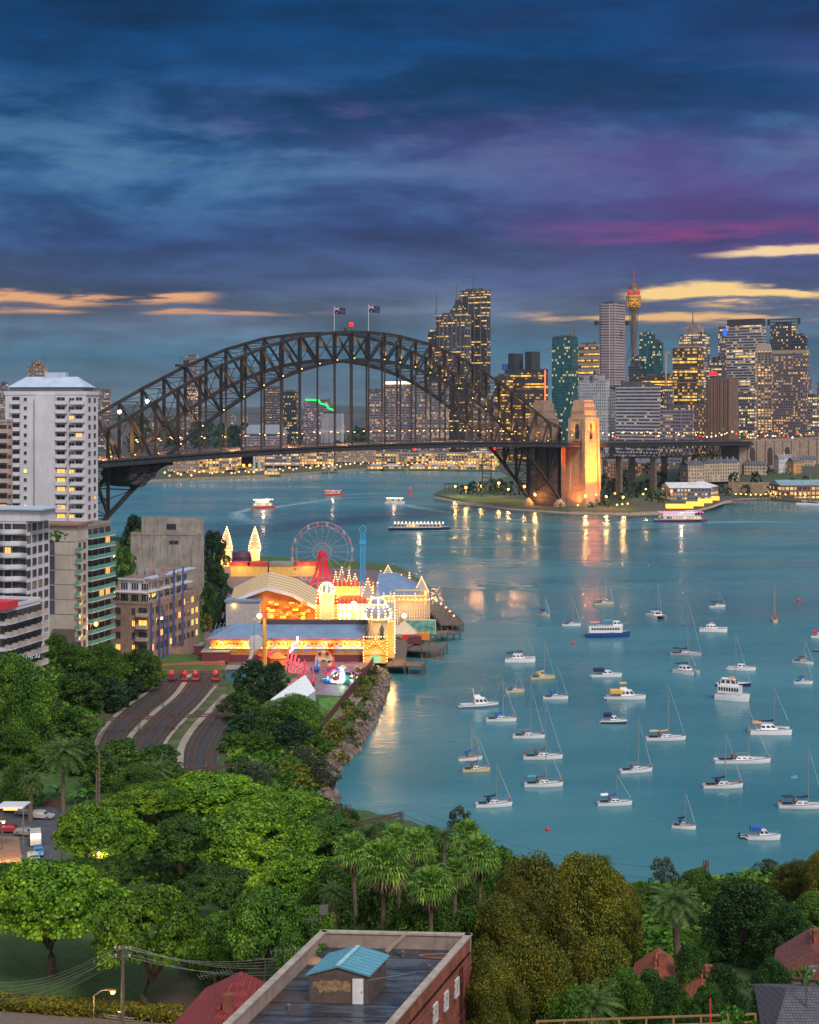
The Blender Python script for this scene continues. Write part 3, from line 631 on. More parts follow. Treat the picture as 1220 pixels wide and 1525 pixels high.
def tower(x0, xm, x1, yt, D, m, label, name='office_tower', cat='building', th=TH, ybase=700, bands=None, fins=None, top=None, mast=None, plant=True, group='city buildings', step=None, chamfer=0):
 if x1 < 830 and D < 2200: D = 2120+(D-1700)*.3      # behind the quay
 C, wl, wr, L, R = foot(x0, xm, x1, D, th); poly = fpoly(C, wl, wr, L, R)
 z1 = zz(yt, D); z0 = 1.0; t = thing(name, (C.x, C.y, z0), label, cat, group)
 mb = MB(); mb.cur = 0
 if chamfer:
  P = []
  for i in range(4):
   p, pr, nx = Vector((*poly[i], 0)), Vector((*poly[i-1], 0)), Vector((*poly[(i+1) % 4], 0)); P += [p+(pr-p).normalized()*chamfer, p+(nx-p).normalized()*chamfer]
  poly = [(p.x, p.y) for p in P]
 mb.prism(poly, z0, z1, top=False); mb.cur = 1; mb.face([(p[0], p[1], z1) for p in poly]); mb.build('wall', [m, ROOFM], t)
 if bands:
  bm_, sp_, h_ = bands; mb = MB()
  bp_ = shrink(poly, 1+.5/max(wl, wr)*1.2); z = z0+sp_
  while z < z1-1: mb.prism(bp_, z, z+h_, top=True); z += sp_
  mb.build('floor_bands', bm_, t)
 if fins:
  fm, sp_ = fins; mb = MB()
  for (A, dr, ln) in ((C, L, wl), (C, R, wr)):
   for i in range(int(ln/sp_)+1):
    q = A+dr*min(i*sp_, ln); mb.beam((q.x, q.y, z0), (q.x, q.y, z1+.3), .7, .7, up=dr)
  mb.build('vertical_fins', fm, t)
 if plant:
  pp = shrink(poly[:4] if not chamfer else [poly[0], poly[2], poly[4], poly[6]], .6); MB().prism(pp, z1, z1+3.5).build('plant_room', ROOFM, t)
  mb = MB()
  for i in range(6):
   q = Vector((C.x, C.y, 0))+L*wl*random.uniform(.1, .9)+R*wr*random.uniform(.1, .9); mb.box((q.x, q.y, z1), (random.uniform(2, 5), random.uniform(2, 5), random.uniform(1, 5)), TH)
  mb.build('roof_units', ROOFM, t)
 if top:
  for (f, h, mm) in top: MB().prism(shrink(poly, f), z1, z1+h).build('roof_storey', mm or m, t); z1 += h
 if mast:
  xp, ytop = mast; q = at(xp, ytop, D+wl*.3); mb = MB(); mb.tube([(q.x, q.y, z1-.5), (q.x, q.y, (z1+q.z)/2), (q.x, q.y, q.z)], [1.1, .7, .3], 6); mb.build('roof_mast', METAL, t)
 return t, C, wl, wr, L, R, z1
FC = {}
G1 = (.022, .032, .048); G2 = (.03, .045, .055)
dkgl = facade('dark glass office', (.055, .052, .062), G1, 3.4, 3.9, (.10, .90), (.35, .75), .32, (1, .50, .11), 1.6, .8)
dkgl2 = facade('dark glass office fewer lights', (.06, .06, .075), G1, 2.6, 3.8, (.12, .88), (.25, .8), .22, (1, .6, .2), 1.5, .7)
gold = facade('golden office', (.08, .06, .05), (.05, .04, .03), 3.6, 4.0, (.06, .94), (.28, .80), .75, (1, .46, .06), 1.7, .65)
teal = facade('teal glass', (.012, .075, .085), (.010, .085, .10), 2.6, 3.7, (.07, .93), (.2, .85), .13, (1, .72, .25), 1.4, .6, rough=.3, grough=.12)
pale = facade('pale banded', (.22, .19, .24), (.06, .055, .075), 3.0, 3.7, (.04, .96), (.34, .80), .22, (1, .54, .15), 1.2, .5)
pinkb = facade('pale pink banded tower', (.33, .27, .29), (.10, .085, .10), 40, 3.6, (.02, .98), (.38, .82), .0, WARM, 1, 0)
punch = facade('white punched windows', (.38, .39, .43), (.05, .06, .08), 2.7, 3.5, (.28, .72), (.3, .72), .14, (1, .65, .25), 1.3, .3)
wband = facade('white slab bands', (.36, .34, .42), (.055, .05, .06), 3.2, 3.8, (.02, .98), (.40, .92), .06, (1, .6, .25), 1.2, .4)
brown = facade('brown ribbed', (.20, .115, .085), (.05, .035, .03), 2.6, 3.6, (.3, .7), (.05, .95), .02, WARM, 1, .3)
brownw = facade('brown windows', (.19, .11, .08), (.04, .03, .03), 2.4, 3.5, (.2, .8), (.3, .8), .25, WARM, 1.3, .4)
grid = facade('purple grey grid', (.17, .14, .165), (.05, .05, .065), 3.2, 3.3, (.2, .8), (.28, .78), .30, (1, .46, .09), 1.5, .25)
grid2 = facade('grey grid lit', (.17, .15, .17), (.045, .045, .06), 2.8, 3.6, (.15, .85), (.3, .8), .42, (1, .62, .22), 1.5, .7)
band2 = facade('grey banded lit', (.16, .155, .19), (.04, .04, .06), 3.0, 3.8, (.05, .95), (.35, .85), .38, (1, .56, .18), 1.3, .75)
tan = facade('tan brick blocks', (.27, .20, .16), (.05, .045, .05), 3.0, 3.1, (.25, .75), (.3, .75), .25, WARM, 1.6, .3)
lowlit = facade('waterfront lit', (.30, .24, .19), (.06, .05, .05), 4.0, 3.6, (.12, .88), (.15, .85), .7, (1, .45, .08), 1.5, .3)
whitem = mat('pale concrete', (.42, .40, .44), .8, var=.12, scale=.1); greym = mat('grey concrete band', (.20, .19, .21), .8, var=.2, scale=.1); darkm = mat('dark metal top', (.05, .05, .06), .5, .3)
pinkm = mat('pinkish concrete', (.30, .22, .22), .8, var=.15, scale=.1); tanm = mat('tan cornice', (.36, .27, .2), .8)
# far skyline to near, left to right
tower(684, 725, 730.5, 432, 2060, dkgl, 'tallest dark glass tower with orange edge and top mast, left of the skyline', bands=(darkm, 46, 4), fins=(greym, 11), mast=(705, 406))
tower(670, 690, 694, 462, 2100, dkgl2, 'dark stepped tower with lit spire tucked behind the tallest one', top=((.7, 8, None), (.4, 8, dkgl)), mast=(680, 421))
tower(649, 692, 702, 468, 1990, dkgl, 'dark vertical striped office tower with thin corner mast above the arch', fins=(greym, 7.5), mast=(650, 432))
tower(637, 648, 651, 498, 2150, dkgl2, 'small dark slope topped tower peeking out left of the striped tower', top=((.7, 7, None),))
tower(737, 760, 764, 560, 1890, gold, 'golden lit low wing with blue roof panel beside the wide golden block')
tw = tower(752, 812, 816, 551, 1860, gold, 'wide golden lit office block with dark roof boxes, right of the arch', bands=(darkm, 14.5, 5.5), plant=False)
C, wl, wr, L, R, z1 = tw[1:]
for f0 in (.2, .62): q = C+L*(wl*(1-f0))+R*8; MB().box((q.x, q.y, z1), (17, 14, 25 if f0 < .5 else 27), TH).build('roof_box', darkm, tw[0])
q = C+L*(wl*.98)+R*2; MB().box((q.x, q.y, z1+1), (14, 3, 9), TH).build('blue_panel', mat('blue panel', (.02, .10, .33), .5), tw[0])
MB().box((C.x-.1, C.y-.4, 20), (1.4, 1.4, z1-20), TH).build('lit_edge', glow('orange edge', (1, .22, .06), .9), tw[0])
tower(822, 852, 861, 503, 1830, teal, 'tall teal glass tower with thin mast behind the lit pylon', mast=(855.5, 477), top=((.93, 2, darkm),))
tower(860, 890, 893, 514, 1960, gold, 'orange lit block between the teal tower and the tall striped tower', bands=(pinkm, 8, 3.6))
t = tower(889, 914, 935, 452, 2030, pinkb, 'tall pale pink octagonal tower with fine horizontal stripes', fins=(pinkm, 30), chamfer=7, plant=True)
for sx in (889, 935):
 q = at(sx, 481, 2035); MB().box((q.x, q.y, q.z-3), (5, 5, 6), TH).build('roof_pod', darkm, t[0])
tower(952, 974, 976, 498, 2200, teal, 'teal glass tower with rounded shoulder right of the needle tower', top=((.8, 3, None),))
tower(972, 985, 988, 510, 2190, teal, 'lower teal glass wing joined on the right of the rounded teal tower')
tower(862, 903, 908, 566, 1700, punch, 'white building of small square punched windows right of the lit pylon', top=((.7, 6, None),))
tower(903, 918, 921, 580, 1720, punch, 'narrow white punched window wing stepping down from its bigger twin')
tower(953, 1000, 1004, 560, 1950, gold, 'golden lit block behind the white slab building')
t = tower(917, 981, 984, 573, 1660, wband, 'broad white slab building with even horizontal bands', bands=(whitem, 3.8, 1.3))
tower(983, 1031, 1034, 608, 1600, pale, 'low pale banded block with vertical ribs beside the white slab', fins=(pinkm, 13))
tower(1012, 1046, 1057, 498, 2100, grid2, 'tall stepped grey tower with roof box and thin antenna', top=((.62, 9, pinkm), (.4, 6, pinkm)), mast=(1032, 461))
t = tower(1002, 1039, 1048, 517, 1900, gold, 'brightly golden lit tower with brown frame top', bands=(tanm, 16, .8), fins=(mat('brown frame', (.16, .10, .07), .7), 9), top=((1.0, 1.5, tanm),))
MB().beam(at(992, 525, 1930), at(1003, 525, 1930), 2).beam(at(992, 525, 1930), at(992, 590, 1930), 2).build('open_frame', tanm, t[0])
tower(988, 1002, 1004, 580, 1900, grid2, 'small grey block with an open roof frame left of the golden tower')
tower(1070, 1083, 1086, 490, 2400, band2, 'slim tower with a glowing blue roof sign')
q = at(1080, 497, 2390); MB().box((q.x, q.y, q.z-3), (7, 2, 11), TH).build('roof_sign', glow('blue sign', (.01, .08, 1), 1.6), None, 'glowing blue rectangular sign on top of the slim tower', 'sign')
tower(1055, 1088, 1090, 535, 2150, band2, 'grey banded block carrying a red lit roof sign')
q = at(1062, 557, 2100); MB().box((q.x, q.y, q.z-2), (11, 1.5, 5), TH*0).build('roof_sign', glow('red sign', (1, .01, .01), 1.4), None, 'glowing red rectangular sign on the grey banded block', 'sign')
t = tower(1052, 1085, 1100, 564, 1740, brown, 'brown tower with tall vertical ribs and a windowed right side', fins=(mat('brown rib', (.28, .16, .11), .8), 4.2), plant=True)
tower(1082, 1134, 1141, 484, 2050, band2, 'wide grey banded tower with dark louvred top storeys', bands=(whitem, 3.8, 1.0), top=((.97, 9, darkm),))
t = tower(1147, 1185, 1188, 483, 2150, dkgl2, 'dark tower crowned by an open ring frame');
z1 = t[-1]; P = shrink(fpoly(*t[1:6]), 1.18); mb = MB()
for i in range(4):
 a_, b_ = P[i], P[(i+1) % 4]; mb.beam((*a_, z1+8), (*b_, z1+8), 1.0); mb.beam((*a_, z1+4), (*b_, z1+4), .8)
 for j in range(6): f = j/5; x, y = a_[0]+(b_[0]-a_[0])*f, a_[1]+(b_[1]-a_[1])*f; mb.beam((x, y, z1), (x, y, z1+9), .6)
mb.build('crown_frame', darkm, t[0])
tower(1180, 1200, 1203, 500, 2120, dkgl2, 'dark shoulder block joined right of the ring crowned tower')
t = tower(1125, 1148, 1150, 523, 1850, facade('gold column bays', (.22, .18, .17), (.05, .04, .05), 4.5, 3.3, (.2, .8), (.25, .8), .5, (1, .48, .12), 1.6, .5), 'beige hotel wing with lit bays and a pyramid cap', fins=(tanm, 9), plant=False)
C, wl, wr, L, R, z1 = t[1:]; MB().hip(fpoly(C, wl, wr, L, R), z1, z1+9, .6).build('pyramid_cap', tanm, t[0])
tower(1149, 1202, 1206, 526, 1870, grid, 'huge grey grid fronted hotel block with scattered lit windows', top=((1.0, 2, tanm), (.96, 2.5, tanm)))
tower(1204, 1219, 1222, 592, 1800, grid2, 'low grey block at the right edge of the skyline', group='city buildings')
tower(1217, 1236, 1240, 570, 1850, brownw, 'brown windowed block cut by the right edge of the picture')
t = tower(1205.5, 1209, 1210, 566, 2500, pale, 'thin white tower far behind at the right edge', mast=(1208, 555), plant=False)
tower(1034, 1053, 1056, 600, 1820, brownw, 'low brown block between the golden tower and the brown ribbed tower')
tower(1096, 1124, 1127, 590, 1780, grid2, 'pale lit block between the brown tower and the beige hotel')
# behind the arch
t = tower(614, 664, 669, 570, 1760, facade('white floor lights', (.22, .20, .23), (.06, .06, .07), 2.6, 3.7, (.1, .9), (.25, .8), .32, (1, .52, .16), .8, .5), 'broad pale office slab full of lit windows seen through the hangers', fins=(greym, 12))
tower(571, 613, 617, 572, 1900, pale, 'pink grey office block with a bright strip on its roof, behind the hangers', top=((.9, 4, glow('roof strip', (1, .8, .5), 1.5)),), fins=(pinkm, 10))
tower(548, 571, 573, 583, 1980, pale, 'small pale block left of the pink grey office block')
tower(668, 696, 702, 560, 1840, dkgl, 'dark office block with long lit rows behind the descending arch', bands=(darkm, 11, 2))
tower(697, 724, 735, 585, 1820, grid2, 'mid height grey lit block behind the right half of the arch')
tower(725, 742, 747, 610, 1800, brownw, 'low brown block behind the right end of the arch')
tower(393, 420, 422, 578, 2350, dkgl, 'banded office block with long lit rows behind the left hangers', bands=(greym, 3.8, 1.1))
tower(421, 442, 444, 584, 2380, dkgl2, 'darker block standing right of the banded office block')
t = tower(452, 494, 498, 598, 2700, pale, 'pale stepped block outlined on top in green neon')
z1 = t[-1]; GN = glow('green neon', (.0, 1, .15), 1.6); mb = MB()
for (x0, y0), (x1, y1) in (((455, 595), (475, 596)), ((475, 596), (477, 601)), ((477, 601), (487, 603)), ((487, 603), (489, 608)), ((489, 608), (500, 612))): mb.beam(at(x0, y0, 2660), at(x1, y1, 2660), 2.6)
mb.build('neon_outline', GN, t[0])
tower(478, 508, 512, 616, 2500, whitem and facade('white ribs', (.45, .45, .5), (.08, .08, .1), 3, 40, (.35, .65), (.05, .95), 0, WARM, 0, 0), 'white ribbed low block right below the green neon building')
tower(275, 293, 296, 530, 3900, pale, 'far residential tower poking above the left flank of the arch', group='far towers left of the arch')
tower(276, 296, 299, 575, 3300, band2, 'far block seen through the left half of the arch truss', group='far towers left of the arch')
tower(137, 148, 151, 580, 3000, whitem and pale, 'pale far tower just right of the white apartment tower', group='far towers left of the arch')
tower(150, 164, 166, 582, 3050, grid2, 'grey lit far tower beside the pale one, at the left end of the arch', group='far towers left of the arch')
t = tower(41, 66, 71, 545, 1800, tan, 'brown tower with a spire rising behind the white apartment tower', mast=(65, 527), top=((.6, 8, None),))
tower(0, 10, 12, 572, 2500, pale, 'pale block at the left edge behind the pink apartments')
# smaller far blocks scattered on the suburbs
random.seed(21)
FARL = 'small far block among the suburbs on the horizon'
for i in range(46):
 px = random.uniform(140, 700) if i < 36 else random.uniform(930, 1215); D = random.uniform(2500, 4800); wpx = random.uniform(3, 10)*3000/D; h = random.uniform(9, 30)
 b = at(px, 600, D); hz = 12 if D < 3200 else 30; C, wl, wr, L, R = foot(px-wpx, px, px+wpx*.3, D); poly = fpoly(C, wl, min(wr, 30), L, R)
 o = MB().prism(poly, hz-15, hz+h).build('far_block', random.choice([pale, grid2, tan, band2, dkgl2]), None, FARL, 'building', 'far suburban blocks')
# needle tower
def lit(): pass
D = 2260; q = at(944, 650, D); z = lambda y: zz(y, D); nt = thing('needle_tower', (q.x, q.y, 8), 'slender needle tower with golden turret and red lights', 'tower')
zb = z(540); mb = MB(); mb.lathe((q.x, q.y, 0), [(3.6, 8), (3.6, z(466)), (4.6, z(462))], 14); mb.build('shaft', mat('tower shaft', (.16, .12, .11), .6, var=.2, scale=.2), nt)
mb = MB()
for i in range(20):
 a0 = 2*PI*i/20; a1 = a0+1.1; mb.beam((q.x+13*math.cos(a0), q.y+13*math.sin(a0), zb), (q.x+4.4*math.cos(a1), q.y+4.4*math.sin(a1), (zb+z(470))/2), .28)
 mb.beam((q.x+4.4*math.cos(a1), q.y+4.4*math.sin(a1), (zb+z(470))/2), (q.x+8*math.cos(a1+1.1), q.y+8*math.sin(a1+1.1), z(460)), .28)
mb.build('stay_cables', METAL, nt)
GT = facade('gold turret', (.50, .25, .05), (.22, .10, .03), 2.2, 2.6, (.06, .94), (.3, .8), .55, (1, .35, .05), 1.2, .4, rough=.3)
mb = MB(); mb.lathe((q.x, q.y, 0), [(4.5, z(463)), (8.2, z(458)), (10.4, z(454)), (11.2, z(446)), (11.4, z(441)), (9.6, z(439.5))], 24, smooth=False); tur = mb.build('turret', GT, nt)
mb = MB(); mb.lathe((q.x, q.y, 0), [(9.6, z(439.5)), (8.6, z(434)), (6.6, z(429)), (6.3, z(425)), (3, z(423)), (0, z(423))], 24, smooth=False); mb.build('turret_crown', mat('turret brown', (.15, .08, .05), .5), nt)
for s_ in (-6, 6): MB().ball((q.x+s_, q.y-7.5, z(435.5)), 2.9, 10).build('red_light', glow('tower red', (1, .01, .01), 1.8), nt)
mb = MB(); mb.tube([(q.x, q.y, z(424)), (q.x, q.y, z(412)), (q.x, q.y, z(402))], [1.1, .7, .35], 6); mb.ball((q.x, q.y, z(406)), 1.6, 8); mb.build('spire', mat('spire red', (.4, .06, .05), .5), nt)
t = tower(936, 951, 958, 545, 2200, dkgl2, 'dark blue stepped base block under the needle tower', top=((.7, 10, None), (.45, 6, None)))
# ------------------------------------------------------------------ waterfront of the quay, far side of the cove
random.seed(5)
WL = [(250, 292, 684, 712, 1790, tan, 'long tan block at the left of the far quay'), (292, 352, 681, 711, 1830, lowlit, 'red brown lit shopfront block on the far quay'), (352, 392, 676, 706, 1880, lowlit, 'lit arcade beside the twin white columns on the far quay'),
  (372, 446, 672, 700, 1960, band2, 'grey terraced apartments with white balcony bands on the far quay'), (440, 496, 668, 696, 2000, lowlit, 'bright colonnaded block at the middle of the far quay'), (500, 560, 672, 694, 2080, tan, 'dim tan block right of the bright colonnade'), (560, 640, 676, 694, 2100, lowlit, 'low lit wharf shed at the right of the far quay'), (634, 742, 676, 694, 2020, lowlit, 'long two level railway station front lit in gold at the quay')]
for x0, x1, yt, yb, D, m, lb in WL:
 A, B = at(x0, 0, D), at(x1, 0, D*1.0); z1 = zz(yt, D); t = thing('quay_block', (A.x, A.y, 2.4), lb, 'building', 'buildings along the far quay')
 MB().prism([(A.x, A.y), (B.x, B.y), (B.x, B.y+22), (A.x, A.y+22)], 2.4, z1).build('wall', m, t)
 MB().box(((A.x+B.x)/2, A.y+8, z1), (abs(B.x-A.x)*.97, 14, 1.8)).build('roof', greym, t)
 MB().box(((A.x+B.x)/2, A.y-1.6, 6.2), (abs(B.x-A.x)*.98, 3, .4)).build('awning', whitem, t)
for px in (378, 386): q = at(px, 700, 1870); MB().lathe((q.x, q.y, 2.4), [(2.2, 0), (1.9, 26), (2.4, 27)], 10).build('white_column', whitem, None, 'tall white column, %s of the pair on the far quay' % ('left' if px < 380 else 'right'), 'column')
q = at(395, 655, 2200); t = thing('theatre_hall', (q.x-30, q.y, 10), 'pale gabled hall with a broad grey roof behind the bridge deck', 'building'); MB().box((q.x, q.y, 5), (62, 40, 38)).build('wall', pale, t)
MB().hip([(q.x-34, q.y-22), (q.x+34, q.y-22), (q.x+34, q.y+22), (q.x-34, q.y+22)], 43, 56).build('roof', mat('far roof blue', (.16, .19, .23), .7), t)
# lamps along the far shore
LP_ = glow('quay lamp', (1, .48, .12), 3.5)
def shore_lamp(px, py, D=None, h=5, mm=None, lab='small lit lamp on a post along the far shore', grp='lamps along the far shore', r=.9):
 p = on(px, py, 2.4) if D is None else at(px, py, D)
 z0 = 2.4 if D is None else max(1.5, p.z-h); mb = MB(); mb.tube([(p.x, p.y, z0), (p.x, p.y, z0+h)], .12, 4); mb.cur = 1; mb.ball((p.x, p.y, z0+h), r, 6); return mb.build('street_lamp', [METAL, mm or LP_], None, lab, 'lamp', grp)
for i in range(60):
 px = 245+i*6.6+random.uniform(-2, 2); py = float(np.interp(px, [240, 300, 400, 470, 560, 650], [714.5, 711.5, 707.5, 702.5, 697.5, 697.5])); shore_lamp(px, py-random.uniform(.2, 1.5), h=random.uniform(3, 8), r=random.uniform(.55, 1.25))
for i in range(26): shore_lamp(645+i*3.9, 697+random.uniform(-3, 0), h=random.uniform(3, 8), r=random.uniform(.5, 1))
# city lamps near the bridge approach: street level and deck traffic
for i in range(52):
 px = 905+i*6+random.uniform(-3, 3); D = random.uniform(1560, 1760); c = random.choice([LP_, LP_, glow('white lamp', (1, .9, .75), 6), glow('red lamp', (1, .04, .04), 5)])
 shore_lamp(px, random.uniform(643, 652), D, 6, c, 'tiny street light at the foot of the city towers', 'street lights at the foot of the towers', .75)
# ferries and small craft moored at the quay
for i, (px, wd) in enumerate([(405, 26), (560, 30), (585, 36), (622, 26), (650, 30), (672, 24), (700, 34), (730, 24), (497, 12), (484, 10)]):
 py = float(np.interp(px, [400, 470, 560, 650, 745], [710, 706, 701, 701, 703])); p = on(px, py, 0); s_ = F/p.y; L_ = wd/s_
 t = thing('moored_ferry', (p.x, p.y, 0), 'lit ferry moored at the far quay', 'ferry', 'ferries moored at the far quay')
 mb = MB()
 h_ = [(p.x-L_/2, p.y-4), (p.x+L_*.4, p.y-4), (p.x+L_/2, p.y), (p.x+L_*.4, p.y+4), (p.x-L_/2, p.y+4)]; mb.prism(h_, -.3, 2.2); mb.build('hull', mat('ferry green hull', (.03, .09, .05), .5), t)
 MB().prism(shrink(h_, .86), 2.2, 7.2).build('cabin', lowlit, t); MB().box((p.x, p.y, 7.2), (L_*.5, 5, 2)).build('wheelhouse', whitem, t)
# ------------------------------------------------------------------ dawes point and the rocks
LAWN = mat('point lawn', (.06, .13, .02), .95, var=.3, scale=.08)
p_ = [on(x, y, 2.4) for x, y in [(668, 735), (690, 738), (760, 744), (830, 744), (826, 752), (770, 753.5), (700, 745), (660, 738.5)]]; MB().prism(ip(p_), 2.41, 2.46, bottom=False).build('lawn', LAWN, kind='structure')
mb = MB(); q = [on(x, y, 2.42) for x, y in [(648, 741), (690, 749.4), (760, 759), (850, 764.8), (940, 766.8), (1034, 763.2), (1062, 756.2), (1082, 748.5), (1110, 745.4)]]
for a_, b_ in zip(q, q[1:]): mb.quad(a_, b_, b_+Vector((0, 14, 0)), a_+Vector((0, 14, 0)))
mb.build('foreshore_path', mat('foreshore paving', (.30, .22, .17), .85, var=.25, scale=.2), kind='structure')
for i, (px, py) in enumerate([(678, 739), (694, 747), (716, 737.5), (743, 739), (757, 744), (781, 745), (797, 753), (846, 752), (872, 755), (888, 753), (903, 756), (916, 751), (928, 757), (958, 752), (962, 744), (1000, 748), (1015, 741)]):
 big = i in (1, 3, 5); shore_lamp(px, py, h=9 if not big else 12, lab='orange lamp along the point foreshore', grp='lamps on the southern point', r=1.3 if big else .9)
 if i % 2 == 0 or big:
  p = on(px, py, 2.4); lamp(None, (p.x, p.y-1, 11), 9000, (1, .5, .12), .8)
t = thing('pergola', on(669, 735, 2.4), 'row of tall dark posts with beams at the tip of the point', 'pergola'); mb = MB()
for px in (663, 669, 675, 681): q = on(px, 734.5, 2.4); mb.beam(q, q+Vector((0, 0, 9)), .9);
a_, b_ = on(661, 734.5, 2.4), on(684, 734.5, 2.4); mb.beam(a_+Vector((0, 0, 9)), b_+Vector((0, 0, 9)), .8, 1.2); mb.build('posts', darkm, t)
t = thing('scaffold_tower', on(725, 724, 2.4), 'dark open steel stair tower standing behind the point trees', 'tower'); q = on(725, 724, 2.4); mb = MB()
for x in (-4.5, 4.5):
 for y in (-4, 4): mb.beam(q+Vector((x, y, 0)), q+Vector((x, y, 30)), .8)
for k in range(8):
 zc = q.z+k*4.2; mb.beam((q.x-4.5, q.y-4, zc), (q.x+4.5, q.y-4, zc), .5); mb.beam((q.x-4.5, q.y+4, zc), (q.x+4.5, q.y+4, zc), .5); mb.beam((q.x-4.5, q.y-4, zc), (q.x+4.5, q.y-4, zc+4.2), .35)
mb.build('lattice', darkm, t)
TILE = mat('slate terrace roof', (.085, .09, .12), .7, var=.3, scale=.6)
WHROOF = mat('white sheet roof', (.55, .56, .60), .5, var=.15, scale=.3)
def terrace(x0, x1, yt, yb, D, m, label, rf=TILE, nm='terrace_house', depth=11, skew=.35, gable=True, chim=3, cat='building', grp=None):
 z1, z0 = zz(yt, D), min(zz(yb, D), 14)-2; A, B = Vector((xx(x0, D), D, 0)), Vector((xx(x1, D*(1+.0)), D, 0)); B = B+Vector((0, (B.x-A.x)*skew, 0)); d = (B-A).normalized(); nrm = Vector((-d.y, d.x, 0))
 t = thing(nm, (A.x, A.y, z0), label, cat, grp); P = [A, B, B+nrm*depth, A+nrm*depth]; MB().prism(ip(P), z0, z1).build('wall', m, t)
 rz = z1+min(depth*.33, 4.2); mb = MB(); e = .5; P = [A-nrm*e-d*e, B-nrm*e+d*e, B+nrm*(depth+e)+d*e, A+nrm*(depth+e)-d*e]; r0, r1 = A+nrm*depth/2-d*e, B+nrm*depth/2+d*e
 V3 = lambda v, z: (v.x, v.y, z)
 mb.quad(V3(P[0], z1), V3(P[1], z1), V3(r1, rz), V3(r0, rz)); mb.quad(V3(P[2], z1), V3(P[3], z1), V3(r0, rz), V3(r1, rz)); mb.face([V3(P[1], z1), V3(P[2], z1), V3(r1, rz)]); mb.face([V3(P[3], z1), V3(P[0], z1), V3(r0, rz)])
 mb.build('roof', rf, t)
 for i in range(chim): c = A+(B-A)*((i+.5)/max(1, chim))+nrm*depth*.5; MB().box((c.x, c.y, rz-1.4), (1.0, 2.4, 3.4), math.atan2(d.y, d.x)).build('chimney', m if isinstance(m, bpy.types.Material) else m, t)
 return t
CRM = facade('cream terraces', (.42, .33, .25), (.04, .04, .045), 3.0, 3.3, (.3, .7), (.25, .75), .12, WARM, 1.5, .2); BRKF = facade('brick terraces', (.22, .12, .08), (.03, .03, .03), 3.0, 3.4, (.25, .75), (.2, .75), .2, WARM, 1.5, .2)
WHF = facade('white houses', (.5, .5, .54), (.05, .05, .06), 3.0, 3.4, (.35, .65), (.25, .7), .15, WARM, 1.4, .2)
terrace(1025, 1050, 693, 722, 1400, CRM, 'cream gable end house lit orange by street lamp at the row end', chim=2, depth=16)
terrace(1046, 1108, 690, 715, 1440, CRM, 'long row of cream terrace houses with slate roofs', chim=6, skew=.5)
terrace(1108, 1140, 692, 712, 1500, CRM, 'cream twin gabled house between the two big trees', chim=2, skew=-.3)
terrace(1132, 1165, 688, 706, 1520, CRM, 'cream terrace with dark slate roof and verandas', chim=3, skew=.3)
terrace(1160, 1183, 682, 708, 1500, WHF, 'tall white house with small windows on the ridge', chim=1, skew=.2, rf=greym)
terrace(1182, 1195, 687, 706, 1490, facade('orange house', (.45, .25, .10), (.04, .04, .04), 3, 3.4, (.3, .7), (.3, .7), .2), 'narrow ochre house right of the white house', chim=1)
terrace(1194, 1214, 684, 704, 1540, CRM, 'gabled cream villa near the right edge of the ridge', chim=2, skew=-.3)
terrace(1208, 1240, 678, 700, 1560, CRM, 'cream villa cut by the right edge of the picture', chim=2, skew=-.2)
terrace(1120, 1160, 677, 692, 1620, WHF, 'pale long house behind the terraces below the viaduct', chim=3, skew=.1)
terrace(905, 948, 688, 712, 1480, BRKF, 'dark brick warehouse under the approach spans', chim=0, rf=ROOFM)
terrace(950, 1000, 690, 712, 1520, BRKF, 'brown brick terrace under the approach spans', chim=3)
# stone retaining wall and wharves
mb = MB(); q = [at(x, 0, d) for x, d in ((1085, 1395), (1130, 1385), (1165, 1385), (1215, 1400))]
for a_, b_ in zip(q, q[1:]): mb.prism([(a_.x, a_.y), (b_.x, b_.y), (b_.x, b_.y+3), (a_.x, a_.y+3)], 1, 13.5)
mb.build('retaining_wall', SAND, None, 'sandstone retaining wall behind the curved cove', 'wall')
t = terrace(998, 1060, 727, 748, 1290, facade('wharf shed', (.12, .13, .17), (.05, .05, .06), 3, 3.5, (.2, .8), (.25, .75), .3, WARM, 1.4, .4), 'big wharf shed with white saw roof on the point', rf=WHROOF, depth=34, skew=.05, chim=0, nm='wharf_shed')
terrace(1052, 1082, 727, 748, 1295, facade('wharf side', (.26, .17, .13), (.05, .04, .04), 3, 3.5, (.25, .75), (.2, .75), .5, WARM, 1.6, .3), 'right wing of the white roofed wharf shed', rf=WHROOF, depth=30, skew=2.0, chim=0, nm='wharf_shed')
for i in range(4): q = at(1003+i*15, 722, 1300); MB().prism([(q.x-4, q.y), (q.x+4, q.y), (q.x+4, q.y+14), (q.x-4, q.y+14)], zz(727, 1290), zz(722, 1290)).build('roof_gable', WHROOF, t)
t = terrace(1163, 1250, 723, 742, 1330, facade('blue wharf', (.13, .07, .06), (.05, .04, .04), 4, 4.2, (.15, .85), (.2, .8), .55, WARM, 1.6, .3), 'long blue green roofed wharf shed at the right edge', rf=mat('wharf roof blue green', (.16, .27, .30), .5, var=.15, scale=.2), depth=30, skew=.12, chim=0, nm='wharf_shed')
mb = MB(); a_, b_ = on(1070, 751, 3), on(1215, 747, 3); mb.beam(on(1092, 746, 4), on(1150, 744, 4), 4, .8); mb.beam(on(1150, 744, 4), on(1218, 749, 4), 4, .8)
for i in range(24): q = on(1092+i*5.2, 745.6-.0*i, 0); mb.beam((q.x, q.y, -1), (q.x, q.y, 4), .6)
mb.build('curved_boardwalk', mat('dark timber', (.06, .045, .04), .9), None, 'dark curved timber boardwalk round the cove', 'boardwalk')
